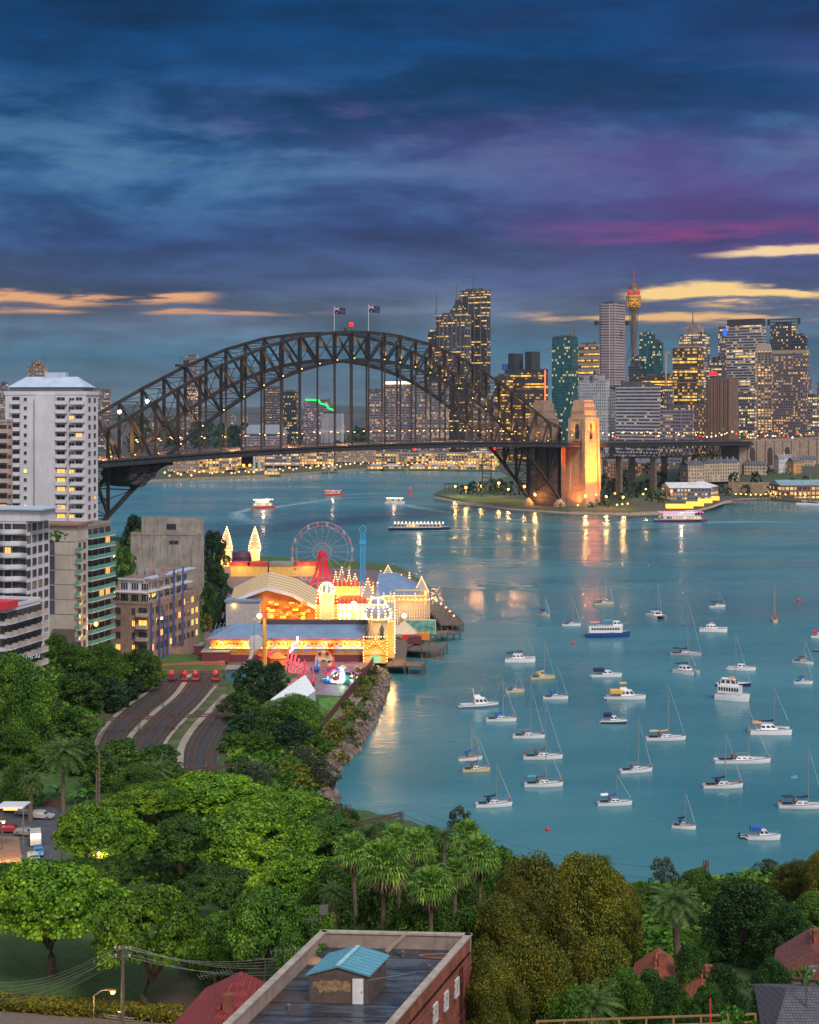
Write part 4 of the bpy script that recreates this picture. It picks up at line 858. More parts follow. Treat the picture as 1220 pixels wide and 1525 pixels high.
for i in range(16): shore_lamp(1096+i*7.4, 741+random.uniform(0, 2), h=3.5, lab='small warm light along the curved boardwalk', grp='lights along the curved boardwalk', r=.75)
SHOW = glow('awning glow', (1, .42, .05), 1.4)
for i, (px, py, ln) in enumerate([(1012, 757, 34), (1035, 753.5, 22), (1050, 749, 18), (1062, 745, 16)]):
 p = on(px, py, 2.4); MB().box((p.x, p.y, 2.5), (ln*.62, 6, 3.2)).build('lit_awning', SHOW, None, ['long gold lit awning along the quay edge by the wharf shed', 'second gold lit awning beside the wharf shed', 'third gold lit awning climbing beside the wharf shed', 'smallest gold lit awning at the wharf shed corner'][i], 'awning')
# ------------------------------------------------------------------ apartment blocks on the near left
WIN = {}
GLASSD = mat('dark window glass', (.03, .035, .045), .12, var=.3); GLASSL = glow('warm lit window', (1, .48, .10), 1.6); GLASSG = mat('green tinted glass', (.10, .26, .21), .15, var=.15)
FRW = mat('white window frame', (.5, .5, .52), .5); FRD = mat('brown window frame', (.10, .075, .065), .6); CURT = mat('pale curtain glass', (.20, .17, .15), .4)
def wmesh(w_, h_, gl, fr, bars):
 key = (w_, h_, gl.name, fr.name, bars)
 if key in WIN: return WIN[key]
 mb = MB(); mb.cur = 0; t = .12
 for x0, x1, z0, z1 in ((-w_/2, w_/2, 0, t), (-w_/2, w_/2, h_-t, h_), (-w_/2, -w_/2+t, t, h_-t), (w_/2-t, w_/2, t, h_-t)): mb.box(((x0+x1)/2, -.06, z0), (x1-x0, .16, z1-z0))
 for i in range(bars): mb.box((-w_/2+w_*(i+1)/(bars+1), -.05, t), (.08, .1, h_-2*t))
 mb.cur = 1; mb.quad((-w_/2+t, -.02, t), (w_/2-t, -.02, t), (w_/2-t, -.02, h_-t), (-w_/2+t, -.02, h_-t))
 o = mb.build('window', [fr, gl], None, local=True); me = o.data; bpy.data.objects.remove(o); WIN[key] = me; return me
def bmesh_(w_, dp, rail, slab, hh):
 key = ('b', w_, dp, rail.name, slab.name, hh)
 if key in WIN: return WIN[key]
 mb = MB(); mb.cur = 0; mb.box((0, -dp/2, -.25), (w_, dp, .25)); mb.cur = 1
 mb.box((0, -dp+.06, 0), (w_, .1, hh)); mb.box((-w_/2+.05, -dp/2, 0), (.1, dp-.15, hh)); mb.box((w_/2-.05, -dp/2, 0), (.1, dp-.15, hh))
 o = mb.build('balcony', [slab, rail], None, local=True); me = o.data; bpy.data.objects.remove(o); WIN[key] = me; return me
class Face:
 def __init__(s, A, d): s.A = Vector((A[0], A[1], 0)); s.d = Vector((d[0], d[1], 0)).normalized(); s.n = Vector((s.d.y, -s.d.x, 0)); s.rz = math.atan2(s.d.y, s.d.x)
 def u(s, px): k = (px-HX)/F; return (k*s.A.y-s.A.x)/(s.d.x-k*s.d.y)
 def p(s, u, z, out=0): q = s.A+s.d*u+s.n*out; return Vector((q.x, q.y, z))
 def put(s, me, name, par, u, z, out=0):
  o = bpy.data.objects.new(name, me); COL.objects.link(o); o.parent = par; o.location = s.p(u, z, out)-wloc(par); o.rotation_euler = (0, 0, s.rz); return o
 def win(s, par, px, z, w_, h_, lit=False, fr=None, bars=1, gl=None): return s.put(wmesh(w_, h_, GLASSL if lit else (gl or GLASSD), fr or FRW, bars), 'window', par, s.u(px), z)
 def bal(s, par, px, z, w_, dp=1.6, rail=None, slab=None, hh=1.05): return s.put(bmesh_(w_, dp, rail or WHITE, slab or WHITE, hh), 'balcony', par, s.u(px), z)
WHITE = mat('white render wall', (.50, .50, .56), .8, var=.08, scale=.15, dirt=.22); CREAM = mat('cream render wall', (.40, .35, .31), .8, var=.1, scale=.15, dirt=.25)
BRICKB = mat('brown brick wall', (.20, .145, .125), .85, var=.2, scale=.5, dirt=.3); CONC = mat('weathered concrete', (.26, .235, .22), .9, var=.22, scale=.2, dirt=.75, bump=.3)
TERR = mat('terracotta paved roof', (.20, .10, .075), .9, var=.25, scale=.3); PINK = mat('pink brown wall', (.34, .26, .23), .8, var=.12, scale=.2, dirt=.3)
BLUEP = mat('blue painted steel', (.02, .06, .22), .45); BLROOF = mat('blue white sheet roof', (.36, .44, .56), .5, var=.1, scale=.4)
def block(px0, pxm, px1, yt, D, th, z0, m, label, roof=None, name='apartment_block', par=None, depth=None, zt=None, parapet=.8, grp=None):
 C, wl, wr, L, R = foot(px0, pxm, px1, D, math.radians(th), depth); z1 = zt or zz(yt, D); poly = fpoly(C, wl, wr, L, R)
 t = par or thing(name, (C.x, C.y, z0), label, 'building', grp)
 mb = MB(); mb.prism(poly, z0, z1, top=False); mb.cur = 1; mb.face([(p[0], p[1], z1-.05) for p in poly]); mb.build('wall', [m, roof or ROOFM], t)
 if parapet:
  mb = MB(); P = [Vector((*p, 0)) for p in poly]
  for i in range(4):
   a_, b_ = P[i], P[(i+1) % 4]; mb.beam((a_.x, a_.y, z1+parapet/2-.1), (b_.x, b_.y, z1+parapet/2-.1), .35, parapet)
  mb.build('parapet', m, t)
 fl = Face(C+L*wl, -L); fr_ = Face(C, R); return t, fl, fr_, z1, C, L, R, wl, wr
rd = random.Random(11)
# white tower
t, fl, fr_, z1, C, L, R, wl, wr = block(8, 128, 146, 588, 505, 7, 20, WHITE, 'tall white apartment tower with a blue hip roof at the left edge of the bridge', parapet=0)
z0 = 21.0; fh = 3.02; nf = int((z1-z0-1)/fh)
mb = MB(); P = shrink(fpoly(C, wl, wr, L, R), 1.03); mb.prism(P, z1, z1+1.2); mb.build('cornice', WHITE, t)
mb = MB(); mb.hip(shrink(P, .93), z1+2.6, z1+6.2, .75); mb.build('roof', BLROOF, t); mb = MB(); mb.prism(shrink(P, .88), z1+1.2, z1+2.6); mb.build('roof_storey', mat('dark clerestory', (.10, .10, .12), .5), t)
mb = MB(); q = fl.p(fl.u(72), z1+5.5, -8); mb.box((q.x, q.y, q.z), (7, 5, 2.2)); mb.build('lift_room', BLROOF, t)
mb = MB(); a_, b_ = fl.u(54), fl.u(84); mb.prism([tuple(fl.p(a_, 0, -.5)[:2]), tuple(fl.p(a_, 0, 1.3)[:2]), tuple(fl.p(b_, 0, 1.3)[:2]), tuple(fl.p(b_, 0, -.5)[:2])][::-1], 20, z1-.4); mb.build('stair_wall', WHITE, t)
for i in range(nf):
 z = z1-2.6-i*fh; b = fl.bal(t, 24, z-.3, 3.2, 1.1); fl.put(wmesh(2.6, 2.0, GLASSD, FRD, 1), 'window', t, fl.u(24), z)
 fl.win(t, 38, z+.4, 1.3, 1.4, lit=(i in (8, 12)), bars=0)
 fl.win(t, 91, z, 3.0, 1.9, lit=(i in (8, 9, 10, 12, 13)), bars=1); fl.bal(t, 92, z-.4, 4.0, 1.5)
 fl.win(t, 107, z, 2.0, 1.7, lit=(i in (2, 8, 10, 13)), bars=1, gl=CURT if rd.random() < .4 else None); fl.win(t, 118, z, 2.4, 1.9, lit=(i == 4), bars=1); fl.bal(t, 117, z-.4, 4.6, 1.7)
 if i < 20: fr_.put(wmesh(2.0, 1.6, GLASSD, FRD, 1), 'window', t, wr*.28, z); fr_.put(wmesh(2.0, 1.6, GLASSL if i == 11 else GLASSD, FRD, 1), 'window', t, wr*.72, z)
# pink brown block at the left edge
t, fl, fr_, z1, C, L, R, wl, wr = block(-60, 10, 19, 628, 470, 8, 20, PINK, 'pink brown balcony block at the far left edge, left of the white tower')
for i in range(14):
 z = z1-3.0-i*3.1
 for px in (-6, 5): fl.win(t, px, z, 2.2, 2.0, lit=(i in (8, 9) and px > 0), fr=FRD)
 fl.bal(t, 2, z-.3, 6.5, 1.5, PINK, PINK); fr_.put(wmesh(1.8, 1.8, GLASSD, FRD, 1), 'window', t, wr*.5, z)
# white block with wavy balconies
t, fl, fr_, z1, C, L, R, wl, wr = block(-70, 38, 74, 776, 385, 12, 16, WHITE, 'white apartment block with wavy stacked balconies at the left edge')
for i in range(12):
 z = z1-3.0-i*3.0; ub = fl.u(38)
 mb = MB(); N_ = 14; u0, u1 = fl.u(-8), fl.u(39)+1.2
 for j in range(N_):
  a_, b_ = u0+(u1-u0)*j/N_, u0+(u1-u0)*(j+1)/N_; oa, ob = 1.5+.8*math.sin(a_*.9), 1.5+.8*math.sin(b_*.9)
  mb.prism([tuple(fl.p(a_, 0, 0)[:2]), tuple(fl.p(b_, 0, 0)[:2]), tuple(fl.p(b_, 0, ob)[:2]), tuple(fl.p(a_, 0, oa)[:2])][::-1], z-.3, z-.02)
  mb.beam(fl.p(a_, z+.45, oa), fl.p(b_, z+.45, ob), .12, 1.0)
 mb.build('balcony', WHITE, t)
 for px in (0, 12, 24, 34): fl.win(t, px, z, 1.9, 2.3, lit=(i == 11 and px == 34) or (px == 12 and i == 2), fr=FRD)
 if i < 12:
  for k_ in (.12, .36, .60, .85): fr_.put(wmesh(2.2, 1.9, CURT if rd.random() < .3 else GLASSD, FRD, 1), 'window', t, wr*k_, z+.2)
mb = MB(); q = fl.p(fl.u(10), z1, -5); mb.box((q.x, q.y, z1), (18, 9, 2.8), fl.rz); mb.build('penthouse', WHITE, t); MB().box((q.x, q.y, z1+2.8), (20, 11, .4), fl.rz).build('penthouse_roof', BLROOF, t)
# stepped terraces with the red wall
t, fl, fr_, z1, C, L, R, wl, wr = block(-60, 12, 60, 906, 350, 14, 14, WHITE, 'low stepped terrace block with a red wall panel at the left edge')
MB().box((*fl.p(fl.u(2), 0, 0)[:2], z1), (6, 5, 1.8), fl.rz).build('red_wall', mat('red painted wall', (.50, .02, .04), .6), t)
for i in range(5):
 z = z1-3.0-i*3.0
 for k_ in (.1, .3, .5, .7, .9): fr_.put(bmesh_(6.0, 1.5, CREAM, WHITE, 1.0), 'balcony', t, wr*k_, z-.3); fr_.put(wmesh(3.6, 2.1, GLASSD, FRD, 2), 'window', t, wr*k_, z)
 fl.win(t, -5, z, 2.2, 1.9, lit=(i == 2), fr=FRD); fl.win(t, 6, z, 2.2, 1.9, fr=FRD)
# cream blank gable block
t, fl, fr_, z1, C, L, R, wl, wr = block(66, 113, 131, 806, 415, 10, 14, CREAM, 'cream block with a blank front wall and a column of dark glass panels')
for i in range(9):
 z = z1-3.6-i*4.1
 if i < 5: fl.put(wmesh(2.6, 3.7, mat('slate glass', (.07, .085, .12), .25), FRD, 0), 'window', t, fl.u(75), z-.2)
for i in range(11):
 z = z1-2.6-i*3.05;
 for k_ in (.3, .7): fr_.put(wmesh(1.7, 1.9, GLASSL if (i, k_) == (7, .3) else GLASSD, FRD, 1), 'window', t, wr*k_, z)
 fr_.put(bmesh_(2.4, 1.2, GLASSG, CREAM, 1.0), 'balcony', t, wr*.08, z-.2)
mb = MB()
for i in range(1, 9): z = z1-i*4.1+.3; mb.beam(fl.p(fl.u(80), z, .05), fl.p(wl, z, .05), .06, .12)
mb.build('panel_joints', mat('joint grey', (.2, .17, .15), .9), t)
MB().box((*fl.p(fl.u(95), 0, .12)[:2], 13), (fl.u(113)-fl.u(80), .3, 10), fl.rz).build('plinth', mat('grey brown plinth', (.12, .10, .09), .9), t)
MB().box((*fl.p(fl.u(78), 0, -7)[:2], z1), (12, 8, 4), fl.rz).build('roof_room', CREAM, t); MB().box((*fl.p(fl.u(78), 0, -7)[:2], z1+4), (14, 10, .5), fl.rz).build('roof', TERR, t)
# green balcony block
t, fl, fr_, z1, C, L, R, wl, wr = block(104, 128, 165, 785, 440, 16, 12, mat('grey brown render', (.22, .20, .185), .85, var=.15, dirt=.3), 'tall block with green glass balconies stacked down its right side')
for i in range(13):
 z = z1-3.0-i*3.1
 for k_ in (.12, .37, .62, .87):
  fr_.put(wmesh(round(wr*.2, 2), 2.3, GLASSL if rd.random() < .12 else GLASSD, FRD, 2), 'window', t, wr*k_, z)
 fr_.put(bmesh_(round(wr*.98, 2), 1.8, GLASSG, WHITE, 1.1), 'balcony', t, wr*.5, z-.3)
# brown brick block: main side wing plus front
t, fl, fr_, z1, C, L, R, wl, wr = block(156, 222, 297, 900, 455, 17, 5, BRICKB, 'brown brick block with blue steel posts beside the fairground ramp', roof=TERR)
for i in range(4):
 z = z1-3.3-i*3.7
 for px, w_ in ((176, 1.9), (199, 1.2)): fl.win(t, px, z, w_, 2.0, lit=(i, px) in ((3, 176), (1, 199), (3, 199)), fr=FRD)
 fl.win(t, 213, z, 3.0, 2.2, lit=(i == 1), fr=FRD); fl.bal(t, 213, z-.3, 3.6, 1.4, mat('grey rail', (.25, .25, .27), .5), BRICKB)
 for k_ in np.linspace(.06, .94, 11): fr_.put(wmesh(1.9, 2.1, GLASSL if rd.random() < .2 else GLASSD, FRD, 1), 'window', t, wr*k_, z)
PB = fpoly(C, wl, wr, L, R)
# penthouse storeys set back
c0 = C+L*2.2+R*1.5; mb = MB(); pp = [(c0.x, c0.y), (c0.x+R.x*(wr-6), c0.y+R.y*(wr-6)), (c0.x+R.x*(wr-6)+L.x*(wl-6.5), c0.y+R.y*(wr-6)+L.y*(wl-6.5)), (c0.x+L.x*(wl-6.5), c0.y+L.y*(wl-6.5))]
mb.prism(pp, z1-.1, z1+7.0); mb.build('penthouse', WHITE, t); mb = MB(); mb.prism(shrink(pp, 1.05), z1+7.0, z1+7.45); mb.cur = 1; mb.face([(p[0], p[1], z1+7.5) for p in shrink(pp, 1.0)]); mb.build('penthouse_roof', [BLROOF, TERR], t)
pf = Face(Vector((*pp[3], 0)), -L); ps = Face(Vector((*pp[0], 0)), R)
for zf in (z1+.4, z1+3.9):
 for u_ in (1.6, 5.2, 8.6): pf.put(wmesh(2.6, 2.3, GLASSD, FRW, 2), 'window', t, u_, zf)
 for k_ in np.linspace(.07, .93, 7): ps.put(wmesh(3.4, 2.3, GLASSL if rd.random() < .15 else GLASSD, FRW, 2), 'window', t, (wr-6)*k_, zf)
mb = MB(); mb.beam(pf.p(-1, z1+3.5, 1.2), pf.p(wl-5, z1+3.5, 1.2), 2.4, .3); mb.beam(ps.p(0, z1+3.5, 1.0), ps.p(wr-6, z1+3.5, 1.0), 2.0, .3); mb.build('balcony_slab', WHITE, t)
mb = MB(); mb.beam(ps.p(-.5, z1+7.7, 1.3), ps.p(wr-5, z1+7.7, 1.3), 2.6, .35); mb.build('eave_roof', BLROOF, t)
for k_, a_, b_ in ((.01, 3, z1+.5), (.16, 3, z1+3), (.24, 4, z1-3), (.32, 3, z1-5), (.44, 10, z1+9), (.62, 9, z1+9)): MB().beam(fr_.p(wr*k_, a_, .7), fr_.p(wr*k_, b_, .7), .5).build('blue_post', BLUEP, t)
MB().beam(fr_.p(wr*.44, 10, .7), fr_.p(wr*.62, 10, .7), .4).build('blue_beam', BLUEP, t)
mb = MB()
for i in range(7): q = pf.p(2+i*1.9, z1+7.5, -3-rd.random()*12); mb.box((q.x, q.y, z1+7.5), (rd.uniform(1, 2.5), rd.uniform(1, 2.5), rd.uniform(.6, 1.8)), .3)
mb.build('roof_units', greym, t)
# concrete block
t, fl, fr_, z1, C, L, R, wl, wr = block(195, 294, 304, 797, 575, 9, 8, CONC, 'blank weathered concrete block with stepped red brown roofs', roof=TERR)
c0 = C+R*min(4, wr*.25); w2 = wr*.7; pp = [(c0.x, c0.y), (c0.x+R.x*w2, c0.y+R.y*w2), (c0.x+R.x*w2+L.x*23, c0.y+R.y*w2+L.y*23), (c0.x+L.x*23, c0.y+L.y*23)]; mb = MB(); mb.prism(pp, z1-.1, zz(771, 580), top=False); mb.cur = 1; mb.face([(p[0], p[1], zz(771, 580)) for p in pp]); mb.build('upper_storey', [CONC, TERR], t)
fl.put(wmesh(3.6, 1.4, GLASSD, FRD, 1), 'window', t, fl.u(259), z1-3.6); pf = Face(Vector((*pp[3], 0)), -L); pf.put(wmesh(3.8, 2.2, GLASSD, FRD, 1), 'window', t, 12, z1+1.8)
mb = MB()
for u_ in np.linspace(0, wl, 12): mb.beam(fl.p(u_, 9, .06), fl.p(u_, z1, .06), .1, .1)
mb.build('formwork_ribs', CONC, t)
# small blocks between
t, fl, fr_, z1, C, L, R, wl, wr = block(158, 180, 196, 868, 520, 12, 8, mat('ochre wall', (.30, .20, .11), .85), 'small ochre block squeezed behind the brown brick block', roof=TERR)
# roof garden greenery between the cream and green blocks handled with the shrubs
def street_lamp(px, py, D, h, label, lit=True, e=2500, col_=(1, .55, .18), arm=(1.6, 0), grp=None, r=.28, m=None):
 p = at(px, py, D); g = p.z-h; t = thing('street_lamp', (p.x-arm[0], p.y-arm[1], g), label, 'lamp', grp)
 MB().tube([(p.x-arm[0], p.y-arm[1], g), (p.x-arm[0], p.y-arm[1], p.z-.6), (p.x-arm[0]*.6, p.y-arm[1]*.6, p.z), (p.x, p.y, p.z+.1)], [.12, .09, .07, .06], 6).build('pole', METAL, t)
 MB().box((p.x, p.y, p.z-.12), (.9, .4, .18)).build('lamp_housing', METAL, t)
 MB().ball((p.x, p.y, p.z-.25), r, 8).build('bulb', m or glow('sodium lamp', (1, .36, .04), 12) if lit else FRW, t)
 if lit and e: lamp(t, (p.x, p.y-.2, p.z-.7), e, col_, .25)
 return t
street_lamp(241, 919, 440, 9, 'lit street lamp in front of the brown brick block', e=4000, r=.38)
street_lamp(170, 826, 500, 8, 'lit street lamp between the green balcony block and the concrete block', e=3000, r=.38)
street_lamp(143, 928, 425, 4, 'lit orange lamp at the foot of the green balcony block', e=2500, r=.6)
# ------------------------------------------------------------------ the fairground on the quay
YEL = mat('fairground yellow', (.62, .38, .10), .7, var=.12, scale=.4); CRE = mat('fairground cream', (.60, .48, .28), .7, var=.1, scale=.4); REDP = mat('fairground red', (.50, .03, .03), .6, var=.15); BROOF = mat('blue grey sheet roof', (.13, .21, .33), .5, var=.12, scale=.25)
BULB = glow('golden bulb', (1, .60, .16), 7); BULBW = glow('white bulb', (1, .80, .42), 8); ORG = mat('fairground orange', (.60, .20, .03), .7, var=.15); TIMB = mat('old timber', (.10, .075, .06), .9, var=.35, scale=1.0, dirt=.4)
PLUM = mat('plum wall', (.10, .02, .03), .7)
def bulbs(par, paths, sp=1.3, r=.26, m=None, name='bulb_string'):
 mb = MB()
 for P in paths:
  P = [Vector(p) for p in P]
  for a_, b_ in zip(P, P[1:]):
   n = max(1, int((b_-a_).length/sp))
   for i in range(n+1):
    q = a_+(b_-a_)*(i/n); c = r; X = [(q.x-c, q.y, q.z), (q.x, q.y-c, q.z), (q.x+c, q.y, q.z), (q.x, q.y+c, q.z)]
    for k in range(4): mb.face([X[k], X[(k+1) % 4], (q.x, q.y, q.z+c)]); mb.face([X[(k+1) % 4], X[k], (q.x, q.y, q.z-c)])
 o = mb.build(name, m or BULB, par); return o
def glowlamp(par, px, py, D, e, c=WARM, r=1.0): return lamp(par, at(px, py, D), e, c, r)
# apron and promenade sheets
def sheet(name, pts, z, m):
 P = [on(x, y, z) for x, y in pts]; return MB().face([tuple(p) for p in P]).build(name, m, kind='structure')
PLAZA = mat('plum grey paving', (.12, .085, .10), .7, var=.25, scale=.3)
sheet('plaza_paving', [(300, 992), (570, 986), (622, 956), (632, 948), (635, 905), (637, 876), (600, 852), (500, 846), (420, 838), (336, 838), (322, 880), (306, 930)], 3.35, PLAZA)
sheet('ride_yard', [(425, 1042), (432, 985), (562, 984), (520, 1040)], 3.45, mat('ride yard paving', (.16, .10, .13), .6, var=.3, scale=.3))
sheet('lawn', [(455, 1080), (478, 1040), (515, 1038), (500, 1068), (470, 1098)], 4.45, mat('bright lawn', (.07, .19, .02), .95, var=.25, scale=.4))
# long hall
D0 = 478.0; xl, xr = xx(314, D0), xx(548, D0); zr = zz(925, 492); ze = zz(951, D0); t = thing('long_hall', (xl, D0, 3.3), 'long yellow hall with blue grey roof and arched windows facing the ride yard', 'building')
dp = 18; MB().box(((xl+xr)/2, D0+dp/2, 3.2), (xr-xl, dp, ze-3.2)).build('wall', YEL, t)
MB().box(((xl+xr)/2, D0-.1, 3.2), (xr-xl+.1, .3, 2.4)).build('plinth', PLUM, t)
mb = MB(); e_ = 1.2; mb.quad((xl-e_, D0-e_, ze), (xr+1, D0-e_, ze), (xr+1, D0+dp*.55, zr), (xl+7, D0+dp*.55, zr)); mb.quad((xr+1, D0+dp+e_, ze), (xl-e_, D0+dp+e_, ze), (xl+7, D0+dp*.55, zr), (xr+1, D0+dp*.55, zr)); mb.face([(xl-e_, D0+dp+e_, ze), (xl-e_, D0-e_, ze), (xl+7, D0+dp*.55, zr)]); mb.face([(xr+1, D0-e_, ze), (xr+1, D0+dp+e_, ze), (xr+1, D0+dp*.55, zr)]); mb.build('roof', BROOF, t)
mb = MB()
for i in range(40): x = xl+(xr-xl)*(i+.5)/40; mb.beam((x, D0-e_, ze+.05), (x, D0+dp*.55, zr+.05), .12, .1)
mb.build('roof_ribs', BROOF, t)
MB().beam((xl-1.5, D0-1.35, ze-.1), (xr+1, D0-1.35, ze-.1), .3, .5).build('gutter', REDP, t); MB().box(((xl+xr)/2+8, D0+dp*.55, zr-.2), (36, 2.2, 1.2)).build('roof_vent', darkm, t)
mb = MB()
for i in range(36): x = xl+2+(xr-xl-4)*i/35; mb.box((x, D0-.12, ze-1.9), (.45, .12, .5))
mb.build('vent_holes', darkm, t); MB().beam((xl, D0-.9, ze-2.9), (xr, D0-.9, ze-2.9), 1.9, .22).build('canopy', CRE, t)
def archwin(par, x, y, z, w_, h_, gl):
 mb = MB(); mb.cur = 1; pts = [(x-w_/2, y-.1, z), (x+w_/2, y-.1, z)]+[(x+w_/2*math.cos(a_), y-.1, z+h_-w_/2+w_/2*math.sin(a_)) for a_ in np.linspace(0, PI, 9)]; mb.face(pts)
 mb.cur = 0
 for a_, b_ in zip(pts, pts[1:]+pts[:1]): mb.beam(a_, b_, .22, .25)
 for i in (-1, 0, 1): mb.beam((x+i*w_*.25, y-.15, z), (x+i*w_*.25, y-.15, z+h_*.9), .1)
 mb.beam((x-w_/2, y-.15, z+h_*.45), (x+w_/2, y-.15, z+h_*.45), .1); return mb.build('arched_window', [CRE, gl], par)
AWG = mat('blue lit arched glass', (.10, .14, .35), .3, emit=(.25, .35, 1), es=.35); AWG2 = mat('pale arched glass', (.35, .40, .32), .3, emit=(1, .8, .4), es=.15)
for px, g_ in ((345, AWG2), (375, AWG2), (410, AWG2), (440, AWG), (459, AWG), (477, AWG), (507, AWG), (526, AWG), (542, AWG)): archwin(t, xx(px, D0), D0, zz(971, D0), 2.9, 2.6, g_)
MB().box((xx(492, D0), D0-.25, zz(976, D0)), (1.7, .2, 3.6)).build('red_banner', REDP, t)
for px in (330, 366, 395, 425, 450, 485, 517, 535):
 q = at(px, 957, D0-1.2); MB().ball(q, .28, 6).build('wall_lamp', BULBW, t); lamp(t, q+Vector((0, -.8, -.2)), 800, (1, .60, .16), .3)
bulbs(t, [[(xl, D0-1.5, ze-2.7), (xr, D0-1.5, ze-2.7)]], 2.2, .16)
# domed corner tower at the harbour end of the hall
D1 = 476.0; cx = xx(562, D1); t = thing('domed_tower', (cx, D1+4, 3.3), 'domed corner tower outlined in bulbs at the right end of the long hall', 'tower')
zD = lambda y: zz(y, D1+4); W_ = xx(580, D1)-xx(545, D1)
MB().box((cx-.6, D1+4, 3.2), (W_, 8, zD(950)-3.2)).build('base', YEL, t)
mb = MB(); mb.lathe((cx, D1+4, 0), [(3.1, zD(952)), (3.1, zD(925)), (3.6, zD(922)), (4.2, zD(921)), (4.2, zD(919))], 20); mb.build('drum', CRE, t)
def onion(r, z0, h): return [(r*a_, z0+h*b_) for a_, b_ in ((.92, 0), (1.0, .15), (1.02, .35), (.94, .58), (.75, .78), (.48, .93), (.25, 1.0))]
mb = MB(); mb.lathe((cx, D1+4, 0), onion(4.3, zD(919), zD(899)-zD(919)), 20); mb.lathe((cx, D1+4, 0), onion(2.7, zD(900), zD(889)-zD(900)), 16); mb.lathe((cx, D1+4, 0), [(1.9, zD(890)), (.8, zD(880)), (0, zD(868))], 10); mb.build('dome', mat('dome grey blue', (.28, .30, .36), .35, .2), t)
P = []
for k in range(12):
 a_ = 2*PI*k/12+.1
 P.append([(cx+r*1.03*math.cos(a_), D1+4+r*1.03*math.sin(a_), z) for r, z in onion(4.3, zD(919), zD(899)-zD(919))])
 if k % 2: P.append([(cx+r*1.03*math.cos(a_), D1+4+r*1.03*math.sin(a_), z) for r, z in onion(2.7, zD(900), zD(889)-zD(900))]+[(cx, D1+4, zD(868))])
for r, z in ((4.3, zD(920)), (2.7, zD(899)), (2.0, zD(889))): P.append([(cx+r*math.cos(a_), D1+4+r*math.sin(a_), z) for a_ in np.linspace(0, 2*PI, 17)])
bulbs(t, P, .8, .17, BULBW)
# red lattice front and gable of the tower
mb = MB(); x0, x1 = cx-.6-W_/2, cx-.6+W_/2; y_ = D1-.25
for a_, b_ in (((x0, 972), (cx-.6, 952)), ((x1, 972), (cx-.6, 952)), ((x0, 955), (x1, 968)), ((x1, 955), (x0, 968)), ((x0, 948), (x0, 988)), ((x1, 948), (x1, 988)), ((x0, 948), (x1, 948)), ((x0, 975), (x1, 975))): mb.beam((a_[0], y_, zz(a_[1], D1)), (b_[0], y_, zz(b_[1], D1)), .35)
mb.build('front_lattice', ORG, t); archwin(t, cx-.6, D1, zz(988, D1)+.3, 3.6, 3.4, mat('green glow glass', (.1, .4, .25), .3, emit=(.3, 1, .5), es=.4))
bulbs(t, [[(x0, y_-.3, zz(984, D1)), (x0, y_-.3, zz(948, D1)), (x1, y_-.3, zz(948, D1)), (x1, y_-.3, zz(984, D1))], [(x0, y_-.3, zz(972, D1)), (cx-.6, y_-.3, zz(952, D1)), (x1, y_-.3, zz(972, D1))]], .9, .17)
for px in (546, 569): q = at(px, 935, D1); MB().lathe((q.x, q.y, zz(952, D1)), [(.6, 0), (.5, 2.4), (.8, 3), (.3, 4), (0, 5)], 8).build('pinnacle', darkm, t)
glowlamp(t, 562, 965, D1-6, 2500, WARM)
# square tower just right, with tall bright pier
D2 = 486.0; x0, x1 = xx(575, D2), xx(588, D2); t = thing('square_tower', (x0, D2, 3.3), 'square yellow tower edged in bulbs right of the domed tower', 'tower')
MB().box(((x0+x1)/2, D2+3, 3.2), (x1-x0, 6, zz(925, D2)-3.2)).build('shaft', YEL, t); MB().box(((x0+x1)/2, D2+3, zz(925, D2)), ((x1-x0)*.8, 4, zz(896, D2)-zz(925, D2))).build('upper_shaft', mat('tower grey', (.30, .28, .30), .6), t); MB().lathe(((x0+x1)/2, D2+3, zz(896, D2)), [(1.5, 0), (1.3, 1), (.5, 2), (0, 3.2)], 4, PI/4, False).build('cap', CRE, t)
bulbs(t, [[(x, D2-.2, 5), (x, D2-.2, zz(925, D2)), (x*.995, D2+.6, zz(896, D2))] for x in (x0, x1)]+[[(x0, D2-.2, zz(925, D2)), (x1, D2-.2, zz(925, D2))], [(x0, D2+.6, zz(896, D2)), (x1, D2+.6, zz(896, D2))]], .8, .18, BULBW); glowlamp(t, 583, 960, D2-7, 2500)
# big top with the arched yellow roof
D3 = 540.0; t = thing('arched_hall', (xx(345, D3), D3, 3.3), 'big hall under a curved yellow striped roof behind the long hall', 'building')
def zr_(u): return zz(float(np.interp(u, [0, .2, .42, .7, 1.0], [874, 861, 851, 860, 881])), D3+14)     # ridge line from left to right
xa, xb = xx(343, D3), xx(474, D3); mb = MB(); mf = MB(); N_ = 26; dy_ = 34
for i in range(N_):
 u0, u1 = i/N_, (i+1)/N_; X0, X1 = xa+(xb-xa)*u0, xa+(xb-xa)*u1; za, zb = zr_(u0), zr_(u1); mb.cur = i % 2*0
 mb.quad((X0, D3-2, za-3.6), (X1, D3-2, zb-3.6), (X1, D3+12, zb), (X0, D3+12, za)); mb.quad((X0, D3+12, za), (X1, D3+12, zb), (X1, D3+dy_, zb-3), (X0, D3+dy_, za-3))
 mf.quad((X0, D3-2, za-5.0), (X1, D3-2, zb-5.0), (X1, D3-2, zb-3.6), (X0, D3-2, za-3.6))
